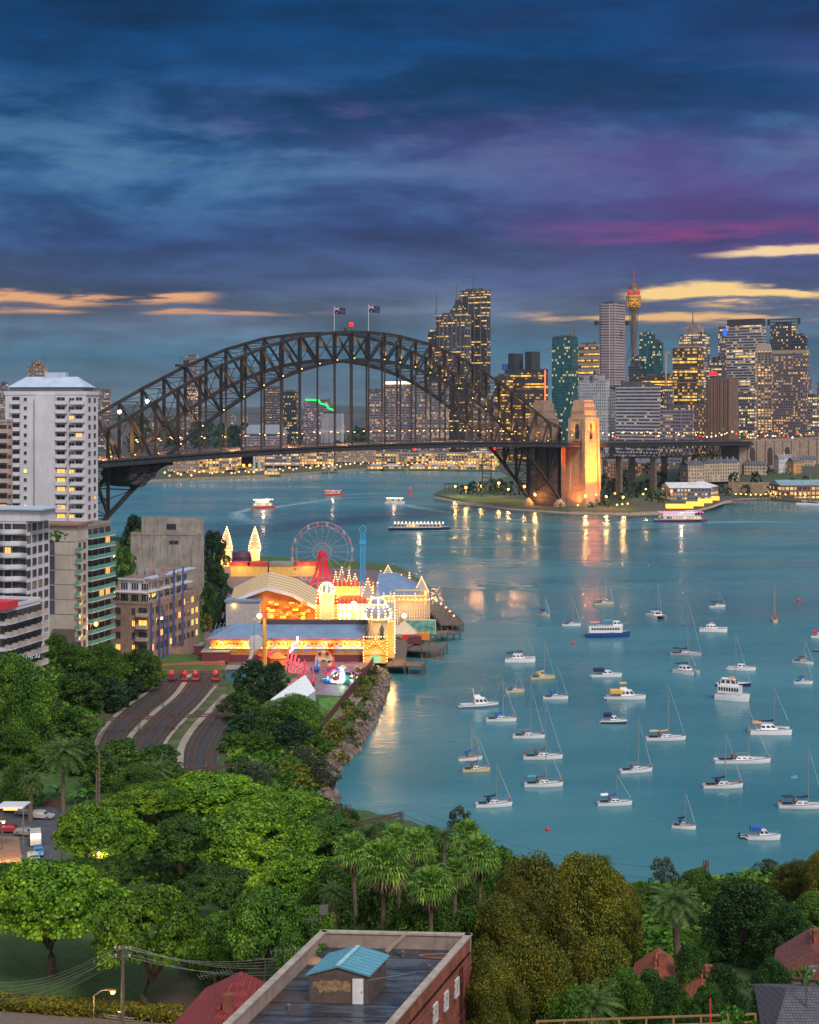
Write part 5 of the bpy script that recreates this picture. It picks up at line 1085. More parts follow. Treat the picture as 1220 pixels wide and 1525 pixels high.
def stripe_mat():
 m = bpy.data.materials.new('yellow striped roof'); m.use_nodes = True; t_ = NT(m.node_tree); b = t_.n['Principled BSDF']; P_ = t_.new('ShaderNodeTexCoord'); s_ = t_.new('ShaderNodeSeparateXYZ'); t_.l.new(P_.outputs['Object'], s_.inputs[0])
 f_ = t_.m('FRACT', t_.mul(s_.outputs[1], .42)); t_.l.new(t_.mix(t_.m('GREATER_THAN', f_, .6), (.42, .27, .10), (.55, .47, .34)), b.inputs['Base Color']); b.inputs['Roughness'].default_value = .6; return m
mb.build('roof', stripe_mat(), t); mf.build('fascia', WHROOF, t)
xg = xx(390, D3); mb = MB(); mb.prism([(xa+.5, D3), (xb-.5, D3), (xb-.5, D3+dy_-1), (xa+.5, D3+dy_-1)], 3.2, zr_(0)-6.5)
for i in range(N_):
 u0, u1 = i/N_, (i+1)/N_; X0, X1 = xa+(xb-xa)*u0, xa+(xb-xa)*u1; mb.quad((X0, D3, zr_(0)-6.5), (X1, D3, zr_(0)-6.5), (X1, D3, zr_(u1)-3.4), (X0, D3, zr_(u0)-3.4))
mb.quad((xa+.5, D3+dy_-1, 3), (xa+.5, D3, 3), (xa+.5, D3, zr_(0)-3.4), (xa+.5, D3+dy_-1, zr_(0)-3.6))
mb.build('wall', ORG, t)
# lit stacked interior seen below the roof
mb = MB(); GI = glow('stall glow', (1, .42, .05), 1.2); mb.cur = 0; r2 = random.Random(3)
for k in range(70):
 x = r2.uniform(xx(398, D3), xx(462, D3)); z = r2.uniform(4, zz(897, D3)); mb.cur = r2.choice([0, 1, 2]); mb.box((x, D3-1.2-r2.random()*1.5, z), (r2.uniform(.8, 2.4), .8, r2.uniform(.4, 1.1)))
mb.build('stall_fronts', [YEL, ORG, GI], t)
mb = MB(); mb.box((xx(365, D3), D3-3, 3.2), (12, 8, zz(893, D3)-3.2)); mb.build('annex', mat('grey annex', (.30, .30, .32), .7), t); MB().box((xx(365, D3), D3-3, zz(893, D3)), (13, 9, .6)).build('annex_roof', BROOF, t)
for px, py in ((350, 900), (395, 915), (415, 918), (440, 918), (455, 905), (470, 918)): q = at(px, py, D3-4); lamp(t, q+Vector((0, -3, 0)), 1100, (1, .48, .08), .6)
# turreted buildings with bulb outlines
def turret(px, ytop, ybase, D, wpx, label, kind='cone', wall=None, col_=None, cat='turret', glowe=900, b=1.0, nm='turret', roofh=.45):
 x = xx(px, D); w_ = wpx*(1.3 if kind == 'cone' else 1)*D/F; z0, z1 = 3.3, zz(ytop, D); zr2 = z1-(z1-zz(ybase, D))*roofh; t = thing(nm, (x, D, z0), label, cat, None)
 MB().box((x, D, z0), (w_, w_, zr2-z0)).build('shaft', wall or YEL, t); P = []; h_ = w_/2
 if kind == 'cone':
  MB().lathe((x, D, zr2), [(h_*1.45, 0), (0, z1-zr2)], 4, PI/4, False).build('spire', col_ or mat('spire grey pink', (.34, .26, .27), .6), t)
  P += [[(x+sx*h_*1.05, D-h_*1.05, zr2), (x, D, z1)] for sx in (-1, 1)]
 else:
  MB().lathe((x, D, 0), onion(h_*1.1, zr2, (z1-zr2)*.8)+[(0, z1)], 12).build('spire', col_ or mat('dome grey blue', (.28, .30, .36), .35, .2), t)
  P += [[(x+r*1.05*math.cos(a_), D+r*1.05*math.sin(a_), z) for r, z in onion(h_*1.1, zr2, (z1-zr2)*.8)] for a_ in np.linspace(PI*1.05, PI*1.95, 5)]
 P += [[(x+sx*h_, D-h_-.15, z0+3), (x+sx*h_, D-h_-.15, zr2)] for sx in (-1, 1)]+[[(x-h_, D-h_-.15, zr2), (x+h_, D-h_-.15, zr2)]]
 bulbs(t, P, 1.0, .2*b, BULBW if kind != 'cone' else BULB)
 if glowe: lamp(t, (x, D-h_-3, zr2-3), glowe, (1, .55, .12), .5)
 return t
turret(487, 864, 925, 520, 20, 'low striped dome tower of the fairground entrance to the big hall', 'dome', CRE, glowe=2200, roofh=.3)
turret(474, 880, 925, 518, 5, 'thin red capped pinnacle left of the striped dome tower', col_=REDP, glowe=0); turret(500, 880, 925, 518, 5, 'thin red capped pinnacle right of the striped dome tower', col_=REDP, glowe=0)
turret(500, 852, 900, 640, 7, 'leftmost small cone turret of the bulb lit row', glowe=700); turret(509, 845, 905, 650, 11, 'tall cone turret at the left of the bulb lit row', glowe=1800)
turret(520, 850, 905, 645, 7, 'narrow white lit cone turret next to the tall one', glowe=1200); turret(529, 855, 915, 610, 15, 'broad cone turret left of the blue drop tower', glowe=1800)
turret(548, 862, 925, 560, 15, 'yellow striped pavilion tower behind the blue drop tower', glowe=1600, nm='pavilion_tower'); turret(527, 893, 930, 505, 10, 'pale square lit turret between the two domes', 'dome', CRE, glowe=1200)
turret(578, 842, 892, 700, 19, 'large grey pointed turret at the back of the funhouse roof', glowe=1500); turret(628, 859, 905, 640, 15, 'large grey pointed turret at the right corner of the funhouse', glowe=1800)
turret(610, 853, 885, 660, 5, 'thin lit spire between the two large pointed turrets', glowe=600, roofh=.8); turret(567, 850, 880, 680, 4, 'small red capped post left of the back pointed turret', col_=REDP, glowe=300); turret(598, 856, 882, 680, 4, 'small red capped post right of the back pointed turret', col_=REDP, glowe=300)
# the row building under the left turrets
D4 = 600.0; t = thing('lit_arcade', (xx(498, D4), D4, 3.3), 'bright bulb covered arcade between the striped dome and the drop tower', 'building'); xa, xb = xx(496, D4), xx(556, D4)
MB().box(((xa+xb)/2, D4+8, 3.2), (xb-xa, 16, zz(873, D4)-3.2)).build('wall', YEL, t); mb = MB(); rr = random.Random(9)
for i in range(9): x = xa+(xb-xa)*(i+.5)/9; mb.lathe((x, D4-.2, zz(873, D4)), [(.9, 0), (.8, 1.4), (0, 3)], 4, PI/4, False)
mb.build('battlements', REDP, t)
for i in range(8): archwin(t, xa+(xb-xa)*(i+.5)/8, D4, 9+0*i, 1.5, 3.4, GI)
P = [[(xa, D4-.4, zz(y, D4)), (xb, D4-.4, zz(y, D4))] for y in (874, 884, 896, 908, 920)]+[[(xa+(xb-xa)*i/8, D4-.4, 4), (xa+(xb-xa)*i/8, D4-.4, zz(873, D4))] for i in range(9)]
bulbs(t, P, 1.1, .2, BULB); [glowlamp(t, px, 900, D4-8, 3200, (1, .55, .12)) for px in (505, 522, 540)]
D4 = 545.0; t = thing('lit_pavilion', (xx(498, D4), D4, 3.3), 'low bulb trimmed pavilion in front of the bright arcade', 'building'); xa, xb = xx(500, D4), xx(546, D4); z1 = zz(900, D4)
MB().box(((xa+xb)/2, D4+5, 3.2), (xb-xa, 10, z1-3.2)).build('wall', CRE, t); MB().hip([(xa-.5, D4-.5), (xb+.5, D4-.5), (xb+.5, D4+10.5), (xa-.5, D4+10.5)], z1, z1+2.6).build('roof', ORG, t)
for i in range(7): archwin(t, xa+(xb-xa)*(i+.5)/7, D4, 5, 1.2, 3.0, GI); MB().lathe((xa+(xb-xa)*(i+.5)/7, D4+.3, z1), [(.6, 0), (.5, 1.2), (0, 2.6)], 6).build('pinnacle', REDP, t)
bulbs(t, [[(xa, D4-.5, z), (xb, D4-.5, z)] for z in (z1, z1-1.6, 9)]+[[(xa+(xb-xa)*i/7, D4-.5, 4), (xa+(xb-xa)*i/7, D4-.5, z1)] for i in range(8)], .8, .2, BULBW); [glowlamp(t, px, 915, D4-6, 2200, (1, .58, .14)) for px in (508, 536)]
# funhouse with sloped roof
D5 = 620.0; t = thing('funhouse', (xx(556, D5), D5, 3.3), 'bulb edged funhouse with a grey sloping roof at the harbour corner', 'building'); xa, xb = xx(556, D5), xx(634, D5); ze = zz(887, D5)
MB().box(((xa+xb)/2, D5+14, 3.2), (xb-xa, 28, ze-3.2)).build('wall', YEL, t); mb = MB(); mb.quad((xa, D5, ze), (xb-4, D5, ze), (xb-12, D5+26, ze+6.5), (xa+2, D5+26, ze+6.5)); mb.face([(xb-4, D5, ze), (xb, D5+28, ze), (xb-12, D5+26, ze+6.5)]); mb.build('roof', BROOF, t)
mb = MB(); mb.quad((xa-.3, D5-.3, ze-3), (xb, D5-.3, ze-3), (xb, D5-.3, ze-.5), (xa-.3, D5-.3, ze-.5)); mb.build('frieze', ORG, t)
bulbs(t, [[(xa, D5-.6, z), (xb, D5-.6, z)] for z in (ze, ze-3.2)]+[[(xa+(xb-xa)*i/5, D5-.6, ze-3), (xa+(xb-xa)*i/5, D5-.6, ze+1)] for i in range(6)]+[[(xb, D5, ze), (xb, D5+28, ze)]], 1.0, .22); [glowlamp(t, px, 893, D5-5, 2200, WARM) for px in (575, 605, 628)]
# wooden coaster lattice
D6 = 560.0; t = thing('coaster_frame', (xx(588, D6), D6, 3.3), 'pale timber lattice of the coaster below the funhouse, lit gold', 'ride'); mb = MB(); xa, xb = xx(588, D6), xx(640, D6); z1 = zz(893, D6)
for yy in (D6, D6+10, D6+20):
 n_ = 14
 for i in range(n_+1):
  x = xa+(xb-xa)*i/n_; mb.beam((x, yy, 3.2), (x, yy, z1-.4*math.sin(i)), .22)
  if i < n_:
   x2 = xa+(xb-xa)*(i+1)/n_
   for k in range(3): a_, b_ = 3.2+(z1-3.2)*k/3, 3.2+(z1-3.2)*(k+1)/3; mb.beam((x, yy, a_), (x2, yy, b_), .16); mb.beam((x, yy, b_), (x2, yy, b_), .18)
mb.build('lattice', mat('pale timber lattice', (.42, .34, .24), .8), t); mb = MB(); mb.beam((xa, D6-.5, z1), (xb, D6-.5, z1), 1.5, .4); mb.beam((xa, D6+20, z1+1), (xb, D6+20, z1+1), 1.5, .4); mb.build('track', CRE, t)
glowlamp(t, 602, 917, D6-3, 5000, (1, .62, .22), .6); MB().ball(at(602, 917, D6-2), .9, 8).build('floodlight', BULBW, t); bulbs(t, [[(xa, D6-.8, z1+.4), (xb, D6-.8, z1+.4)]], 1.6, .15); glowlamp(t, 625, 905, D6-6, 2500)
# drop tower
D7 = 585.0; x = xx(540.5, D7); t = thing('drop_tower', (x, D7, 3.3), 'slender blue lattice drop tower with a ring on top', 'ride'); mb = MB(); z1 = zz(795, D7); w_ = .85
for sx in (-w_, w_):
 for sy in (-w_, w_): mb.beam((x+sx, D7+sy, 3), (x+sx, D7+sy, z1), .32)
for k in range(24):
 a_, b_ = 3+(z1-3)*k/24, 3+(z1-3)*(k+1)/24; mb.beam((x-w_, D7-w_, a_), (x+w_, D7-w_, b_), .2); mb.beam((x+w_, D7-w_, a_), (x-w_, D7-w_, b_), .2); mb.beam((x-w_, D7-w_, b_), (x+w_, D7-w_, b_), .2)
mb.build('mast', mat('ride blue self glow', (.03, .26, .50), .5, emit=(.05, .3, .6), es=.12), t); mb = MB(); zc = zz(788, D7)  # painted steel given a faint glow of its own so the tower shows
for k in range(16): a_, b_ = 2*PI*k/16, 2*PI*(k+1)/16; mb.beam((x+1.3*math.cos(a_), D7, zc+1.3*math.sin(a_)), (x+1.3*math.cos(b_), D7, zc+1.3*math.sin(b_)), .35)
mb.build('top_ring', MC['ride blue self glow'], t); MB().box((x, D7, z1-4), (2.6, 2.6, 1.4)).build('carriage', MC['ride blue self glow'], t)
# ferris wheel
D8 = 640.0; c = at(480, 822, D8); Rw = 45*D8/F; t = thing('ferris_wheel', (c.x, D8, 3.3), 'ferris wheel with pink white cabins on a red lattice stand', 'ride'); mb = MB(); N_ = 40
for rr_, w_ in ((Rw, .10), (Rw*.86, .09), (Rw*.3, .09)):
 for yo in (-1.2, 1.2):
  for k in range(N_): a_, b_ = 2*PI*k/N_, 2*PI*(k+1)/N_; mb.beam((c.x+rr_*math.cos(a_), D8+yo, c.z+rr_*math.sin(a_)), (c.x+rr_*math.cos(b_), D8+yo, c.z+rr_*math.sin(b_)), w_)
mb.build('rim', mat('wheel white pink', (.42, .28, .30), .5), t); mb = MB()
for k in range(20):
 a_ = 2*PI*k/20
 for yo in (-1.2, 1.2): mb.beam((c.x, D8+yo*1.3, c.z), (c.x+Rw*math.cos(a_), D8+yo, c.z+Rw*math.sin(a_)), .055)
mb.build('spokes', MC['wheel white pink'], t)
for k in range(20):
 a_ = 2*PI*(k+.5)/20; q = Vector((c.x+(Rw+.1)*math.cos(a_), D8, c.z+(Rw+.1)*math.sin(a_))); mb = MB(); mb.lathe((q.x, q.y, q.z-1.9), [(.25, 0), (.55, .2), (.6, .8)], 8); mb.lathe((q.x, q.y, q.z-.6), [(.7, 0), (0, .4)], 8)
 for s_ in (-.6, .6): mb.beam((q.x+s_, q.y, q.z-1.2), (q.x+s_, q.y, q.z-.5), .08)
 mb.build('cabin', mat('cabin pink', (.50, .16, .16), .5) if k % 2 else mat('cabin white', (.5, .42, .42), .5), t)
mb = MB()
for yo in (-2.2, 2.2):
 for s_ in (-6.8, -2.4, 2.4, 6.8): mb.tube([(c.x+s_, D8+yo*2, 3.2), (c.x+s_*.35, D8+yo*1.3, c.z-8), (c.x+s_*.18, D8+yo, c.z)], [.42, .36, .3], 6)
 for k in range(6): z_ = 6+k*3; f_ = 1-(z_-3)/(c.z-3)*.8; mb.beam((c.x-6.8*f_, D8+yo*1.6, z_), (c.x+6.8*f_, D8+yo*1.6, z_+1.5), .25)
mb.tube([(c.x, D8-3, c.z), (c.x, D8+3, c.z)], .9, 10); mb.build('stand', mat('wheel stand red', (.55, .02, .05), .45), t); lamp(t, (c.x, D8-9, 9), 4500, (1, .35, .2), .6)
# twin face towers
for px, lb in ((338, 'left of the two slim spired gate towers covered in bulbs'), (380, 'right of the two slim spired gate towers covered in bulbs')):
 D = 760.0; x = xx(px, D); t = thing('gate_tower', (x, D, 3.0), lb, 'tower'); zt = lambda y: zz(y, D); w_ = 14*D/F
 MB().box((x, D, 2.5), (w_, w_, zt(819)-2.5)).build('shaft', YEL, t); mb = MB(); P = []
 lv = [(819, 1.0), (812, .95), (806, .78), (800, .62), (794, .42), (785, .02)]
 for (ya, fa), (yb, fb) in zip(lv, lv[1:]): mb.lathe((x, D, 0), [(w_/2*1.35*fa, zt(ya)), (w_/2*1.35*fb*1.05, zt(yb))], 8, PI/8, False)
 mb.build('spire', CRE, t)
 P = [[(x+s_*w_/2*f_*1.25, D-w_/2*f_, zt(y)) for y, f_ in lv] for s_ in (-1, -.4, .4, 1)]+[[(x+s_*w_/2, D-w_/2-.3, 4), (x+s_*w_/2, D-w_/2-.3, zt(819))] for s_ in (-1, -.33, .33, 1)]
 P += [[(x-w_/2*f_*1.2, D-w_/2*f_-.2, zt(y)), (x+w_/2*f_*1.2, D-w_/2*f_-.2, zt(y))] for y, f_ in lv[:-1]]; bulbs(t, P, 1.0, .2, BULBW); lamp(t, (x, D-6, 9), 2600, WARM, .5)
D = 750.0; q = at(360, 850, D); MB().lathe((q.x, q.y, 2.5), [(5.0, 0), (5.0, zz(824, D)-4), (4.2, zz(822, D)-2.5), (0, zz(820, D)-2.5)], 20).build('gate_drum', mat('dark plum drum', (.06, .015, .04), .6), None, 'dark plum rounded drum standing between the two gate towers', 'building')
# red roofed stalls by the back quay
for i, (x0, x1, yt, m_, lb) in enumerate([(345, 372, 848, REDP, 'long red roofed stall behind the arched hall'), (372, 400, 851, REDP, 'second red roofed stall behind the arched hall'), (402, 440, 846, greym, 'grey flat roofed shed near the wheel'), (440, 475, 851, REDP, 'red roofed stall under the wheel')]):
 D = 720.0; a_, b_ = xx(x0, D), xx(x1, D); t = thing('stall', (a_, D, 3), lb, 'stall'); z1 = zz(yt, D)*0+8.5; MB().box(((a_+b_)/2, D, 2.6), (b_-a_, 8, z1-2.6)).build('wall', YEL, t); MB().prism([(a_-.5, D-4.5), (b_+.5, D-4.5), (b_-1, D+4), (a_+1, D+4)], z1, z1+1.4).build('roof', m_, t);
 if i in (0, 3): lamp(t, ((a_+b_)/2, D-8, 9), 1800, WARM, .5)
# ---------------- rides in the yard
q = on(510, 1015, 3.6); t = thing('octopus_ride', q, 'spinning octopus ride with blue red arms and green white lights', 'ride'); s_ = F/q.y
MB().lathe((q.x, q.y, 3.5), [(4.6, 0), (4.6, .5), (1, .8), (.7, 3.6), (1.2, 4.2), (0, 5)], 16).build('hub', mat('ride white', (.5, .5, .5), .5), t)
cm = [mat('pod blue', (.03, .14, .5), .4), mat('pod red', (.55, .03, .05), .4), mat('pod teal', (.05, .35, .35), .4)]; gg = [glow('green ride light', (.15, 1, .2), 6), glow('white ride light', (.9, .95, 1), 8), glow('blue ride light', (.15, .3, 1), 6), glow('gold ride light', (1, .6, .1), 6)]
for k in range(10):
 a_ = 2*PI*k/10; e_ = Vector((q.x+5.4*math.cos(a_), q.y+5.4*math.sin(a_), 5.4+.8*math.sin(k*2))); MB().tube([(q.x, q.y, 6.5), (q.x+2.6*math.cos(a_), q.y+2.6*math.sin(a_), 7.0), e_], .16, 5).build('arm', cm[k % 2], t)
 MB().lathe((e_.x, e_.y, e_.z-1.3), [(.3, 0), (.95, .2), (1.05, .9), (.8, 1.1)], 8).build('pod', cm[k % 3], t); MB().ball((q.x+4.5*math.cos(a_+.3), q.y+4.5*math.sin(a_+.3), 4.6), .3, 6).build('ride_light', gg[k % 4], t)
lamp(t, (q.x, q.y-3, 6), 1300, (.4, 1, .5), .5); lamp(t, (q.x-3, q.y-2, 7.5), 900, (.6, .7, 1), .5)
q = on(482, 992, 3.5); t = thing('owl_arch', q, 'cream round topped arch front with two big eyes in the ride yard', 'arch'); w_ = 13*q.y/F; mb = MB(); pts = []
for a_ in np.linspace(0, PI, 13): pts.append((w_*math.cos(a_), 1.6+(w_*1.15)*math.sin(a_)))
for a_, b_ in zip(pts, pts[1:]):
 mb.face([(q.x+a_[0], q.y, q.z+a_[1]), (q.x+b_[0], q.y, q.z+b_[1]), (q.x+b_[0]*.42, q.y, q.z+b_[1]*.42), (q.x+a_[0]*.42, q.y, q.z+a_[1]*.42)][::-1]); mb.quad((q.x+a_[0], q.y, q.z+a_[1]), (q.x+a_[0], q.y+1, q.z+a_[1]), (q.x+b_[0], q.y+1, q.z+b_[1]), (q.x+b_[0], q.y, q.z+b_[1]))
for s_ in (-1, 1): mb.box((q.x+s_*w_*.72, q.y+.5, q.z), (w_*.5, 1, 1.7))
mb.build('front', CRE, t)
for s_ in (-1, 1): MB().tube([(q.x+s_*w_*.42, q.y-.05, q.z+3.9), (q.x+s_*w_*.42, q.y-.35, q.z+3.9)], .95, 12).build('eye', ORG, t); MB().tube([(q.x+s_*w_*.42, q.y-.36, q.z+3.9), (q.x+s_*w_*.42, q.y-.5, q.z+3.9)], .5, 10).build('pupil', darkm, t)
def arm_ride(px, py, label, c1, tall):
 q = on(px, py, 3.5); t = thing('arm_ride', q, label, 'ride'); MB().box((q.x, q.y, q.z), (2.2, 3.4, .7)).build('base', darkm, t); MB().tube([(q.x, q.y, q.z+.6), (q.x+.6, q.y+1.5, q.z+tall*.6), (q.x+.3, q.y+3.5, q.z+tall)], [.45, .35, .2], 6).build('arm', c1, t)
 for i in range(3): MB().lathe((q.x-1+i*.9, q.y-1.2+i*.4, q.z+.6), [(.4, 0), (.6, .3), (.55, .9), (.2, 1.1)], 8).build('seat', c1, t)
RR = mat('ride red', (.55, .03, .05), .4)
arm_ride(451, 1013, 'red kiddie arm ride at the left of the yard', RR, 5.5); arm_ride(463, 1022, 'red kiddie arm ride nearest the front fence', RR, 5.0); arm_ride(470, 1000, 'small blue arm ride behind the two red ones', cm[0], 4); arm_ride(494, 1000, 'small red arm ride right of the owl arch', RR, 4)
t = thing('pink_slide', on(440, 1000, 3.5), 'pink red frame ride glowing at the left of the yard', 'ride'); q = on(440, 1000, 3.5); mb = MB()
for i in range(6): mb.beam((q.x-3+i*1.1, q.y-i*1.2, q.z), (q.x-2+i*1.1, q.y+3-i*1.2, q.z+7-i), .4); mb.beam((q.x-3+i*1.1, q.y-i*1.2, q.z+3-.3*i), (q.x-1+i*1.1, q.y+2-i*1.2, q.z+3.5-.3*i), .35)
mb.build('frame', mat('pink steel', (.6, .12, .16), .5), t); lamp(t, q+Vector((-3, -3, 6)), 2200, (1, .12, .16), .5)
t = thing('neon_sculpture', at(432, 968, 470), 'white pink neon squiggle shining beside the long hall', 'sign'); q = at(430, 972, 470); MB().tube([q, q+Vector((1.4, 0, 1.2)), q+Vector((1.2, 0, 2.8)), q+Vector((2.6, 0, 3.2)), q+Vector((2.8, 0, 5))], .28, 6).build('neon_tube', glow('neon pink white', (1, .5, .55), 9), t); lamp(t, q+Vector((1, -2, 3)), 2500, (1, .25, .25), .4)
# tall slender yellow mast with disc
D = 452.0; x = xx(394, D); t = thing('booster_ride', (x, D, 4), 'slender yellow ride mast with a white disc in front of the long hall', 'ride'); MB().tube([(x, D, 4), (x, D, zz(918, D))], [.75, .55], 8).build('mast', mat('mast yellow', (.5, .28, .05), .5), t)
q = at(393, 915, D); MB().box((q.x, q.y, q.z-1), (1.8, 1.2, 1.6)).build('head', RR, t); q = at(381, 957, D); MB().tube([q+Vector((0, -.6, 0)), q+Vector((0, .8, 0))], 2.2, 14).build('disc', mat('disc white', (.42, .42, .46), .4), t); MB().beam(q, (x, D, q.z), .6).beam(q, q+Vector((-2.5, -1, -7)), .9).build('strut', MC['disc white'], t)
mb = MB(); q2 = at(403, 958, D)
for k in range(12): a_, b_ = 2*PI*k/12, 2*PI*(k+1)/12; mb.beam((q2.x+1.4*math.cos(a_), q2.y, q2.z+1.4*math.sin(a_)), (q2.x+1.4*math.cos(b_), q2.y, q2.z+1.4*math.sin(b_)), .2)
mb.build('wheel', darkm, t)
street_lamp(386.5, 916, 448, 14, 'very bright flood lamp on a pole above the long hall', e=5000, r=.7, m=glow('big flood', (1, .7, .3), 30))
for i, (px, py) in enumerate(((398, 985), (414, 988))): q = on(px, py, 4); MB().lathe((q.x, q.y, 3.6), [(2.6, 0), (2.6, 2.2), (3.0, 2.3), (0, 4)], 10).build('ride_booth', [REDP, ORG][i], None, ['round red ride booth behind the dark trees', 'round orange ride booth by the neon squiggle'][i], 'booth');
q = on(350, 990, 4.5); lamp(None, (q.x, q.y-2, 10), 1500, (1, .4, .1), .5)
# glowing blue container and long plum sheds on the left
for px0, px1, py, hh, m_, lb, nm in ((300, 340, 985, 3.0, PLUM, 'long dark plum shed left of the hall', 'shed'), (262, 300, 975, 3.0, mat('dark red shed', (.12, .02, .03), .8), 'dark red shed behind the buffer stops', 'shed'), (336, 366, 1018, 4.2, mat('blue hoarding', (.03, .16, .26), .6), 'blue site cabin beside the dark trees', 'cabin')):
 a_, b_ = on(px0, py, 4.4), on(px1, py, 4.4); t = thing(nm, a_, lb, 'shed'); MB().box(((a_.x+b_.x)/2, a_.y+3, 4.2), (b_.x-a_.x, 6, hh)).build('wall', m_, t); MB().box(((a_.x+b_.x)/2, a_.y+3, 4.2+hh), (b_.x-a_.x+.5, 6.6, .25)).build('roof', greym, t)
t = thing('hedge_wall', on(300, 996, 4.5), 'red brick retaining wall behind the buffer stops', 'wall'); a_, b_ = on(240, 997, 4.5), on(335, 992, 4.5); MB().beam((a_.x, a_.y, 5), (b_.x, b_.y, 5), .6, 2.2).build('wall', mat('red brick wall', (.28, .09, .06), .85), t)
# quay edge piers
def pier(pts, label, w_=6, z=2.6, step=5, nm='timber_pier'):
 P = [on(*p, z) for p in pts]; t = thing(nm, P[0], label, 'pier'); mb = MB(); ml = MB(); mr = MB()
 for a_, b_ in zip(P, P[1:]):
  mb.beam(a_, b_, w_, .5); d = (b_-a_).normalized(); s_ = Vector((-d.y, d.x, 0)); n_ = max(1, int((b_-a_).length/step))
  for i in range(n_+1):
   for k in (-.46, 0, .46): q = a_+(b_-a_)*i/n_+s_*w_*k; ml.tube([(q.x, q.y, -1.2), (q.x, q.y, z+(.9 if abs(k) > .1 else 0))], .24, 6)
  for k in (-.48, .48): mr.beam(a_+s_*w_*k+Vector((0, 0, 1.1)), b_+s_*w_*k+Vector((0, 0, 1.1)), .1)
 mb.build('deck', TIMB, t); ml.build('piles', TIMB, t); mr.build('railing', METAL, t); return t
pier([(578, 989), (632, 990)], 'low timber jetty sticking out below the domed tower', 8); pier([(606, 964), (661, 966)], 'middle timber landing with dark piles', 13); pier([(640, 945), (676, 941)], 'short timber landing under the boardwalk', 8)
pier([(628, 900), (646, 905), (662, 918), (674, 931)], 'curving timber boardwalk with small lamps at the quay corner', 9)
q = [on(x, y, 2.6) for x, y in ((593, 992), (598, 960))]; mb = MB(); mb.beam(q[0], q[1]+Vector((0, 0, 1.5)), 4.5, .4); mb.build('gangway', TIMB, None, 'sloping timber gangway beside the domed tower', 'gangway')
for i, (px, py) in enumerate([(644, 897), (650, 901), (657, 906), (664, 912), (670, 918), (676, 925)]): shore_lamp(px, py+8, h=4.0, lab='small lamp along the curving boardwalk', grp='lamps along the curving boardwalk', r=.35)
q = on(602, 952, 3.4); t = thing('tent', q, 'cream peaked tent below the coaster frame', 'tent'); MB().lathe((q.x, q.y, 5.8), [(6.2, 0), (0, 4.2)], 4, PI/4, False).build('canopy', mat('cream canvas', (.5, .42, .3), .8), t); mb = MB(); [mb.tube([(q.x+sx, q.y+sy, 3.3), (q.x+sx, q.y+sy, 5.9)], .12, 5) for sx in (-4, 4) for sy in (-4, 4)]; mb.build('poles', METAL, t); lamp(t, (q.x, q.y-5, 5.5), 900, WARM, .4)
q = on(625, 945, 3.4); t = thing('mural_fence', q, 'green mural hoarding with a pale frame on the quay', 'fence'); MB().box((q.x, q.y, 3.4), (11, .4, 5)).build('panel', mat('green mural', (.10, .28, .22), .7, var=.5, scale=.6), t); mb = MB(); mb.beam((q.x-5.6, q.y, 3.4), (q.x-5.6, q.y, 8.8), .4).beam((q.x+5.6, q.y, 3.4), (q.x+5.6, q.y, 8.8), .4).beam((q.x-5.6, q.y, 8.6), (q.x+5.6, q.y, 8.6), .4); mb.build('frame', CRE, t)
for i, (px, py) in enumerate(((608, 955), (618, 958), (630, 952))): q = on(px, py, 3.4); MB().box((q.x, q.y, 3.4), (4.5, 3, 2.4)).build('kiosk', [REDP, PLUM, ORG][i], None, ['red kiosk beside the cream tent', 'dark plum kiosk right of the red one', 'orange kiosk in front of the mural hoarding'][i], 'kiosk')
# marquee
q = on(425, 1062, 4.5); t = thing('marquee', q, 'long white marquee tent half hidden by trees', 'tent'); a_ = Vector((-.12, -1, 0)).normalized(); P_ = [on(389, 1072, 5), on(418, 1082, 5), on(470, 1045, 5), on(440, 1030, 5)]
d_ = (P_[2]-P_[1]); mb = MB(); r0 = (P_[0]+P_[1])/2+Vector((0, 0, 6.0)); r1 = (P_[2]+P_[3])/2+Vector((0, 0, 6.0)); up_ = Vector((0, 0, 3))
mb.quad(P_[1]+up_, P_[2]+up_, r1, r0); mb.quad(P_[3]+up_, P_[0]+up_, r0, r1); mb.face([P_[0]+up_, P_[1]+up_, r0]); mb.face([P_[2]+up_, P_[3]+up_, r1]); mb.build('canopy', mat('white canvas', (.62, .66, .68), .7, var=.1), t)
mb = MB();
for a_, b_ in zip(P_, P_[1:]+P_[:1]): mb.quad(a_-Vector((0, 0, .6)), b_-Vector((0, 0, .6)), b_+up_, a_+up_)
mb.build('side_walls', mat('canvas side', (.4, .43, .45), .8), t)
# yard fence
mb = MB(); P_ = [on(*p, 4.2) for p in ((468, 1100), (495, 1068), (515, 1042), (545, 1005), (556, 988))]
for a_, b_ in zip(P_, P_[1:]):
 mb.beam(a_+Vector((0, 0, 1)), b_+Vector((0, 0, 1)), .25, 2.4)
mb.build('fence', mat('dark red fence', (.09, .02, .02), .8), None, 'long dark red fence between the lawn and the shore path', 'fence')
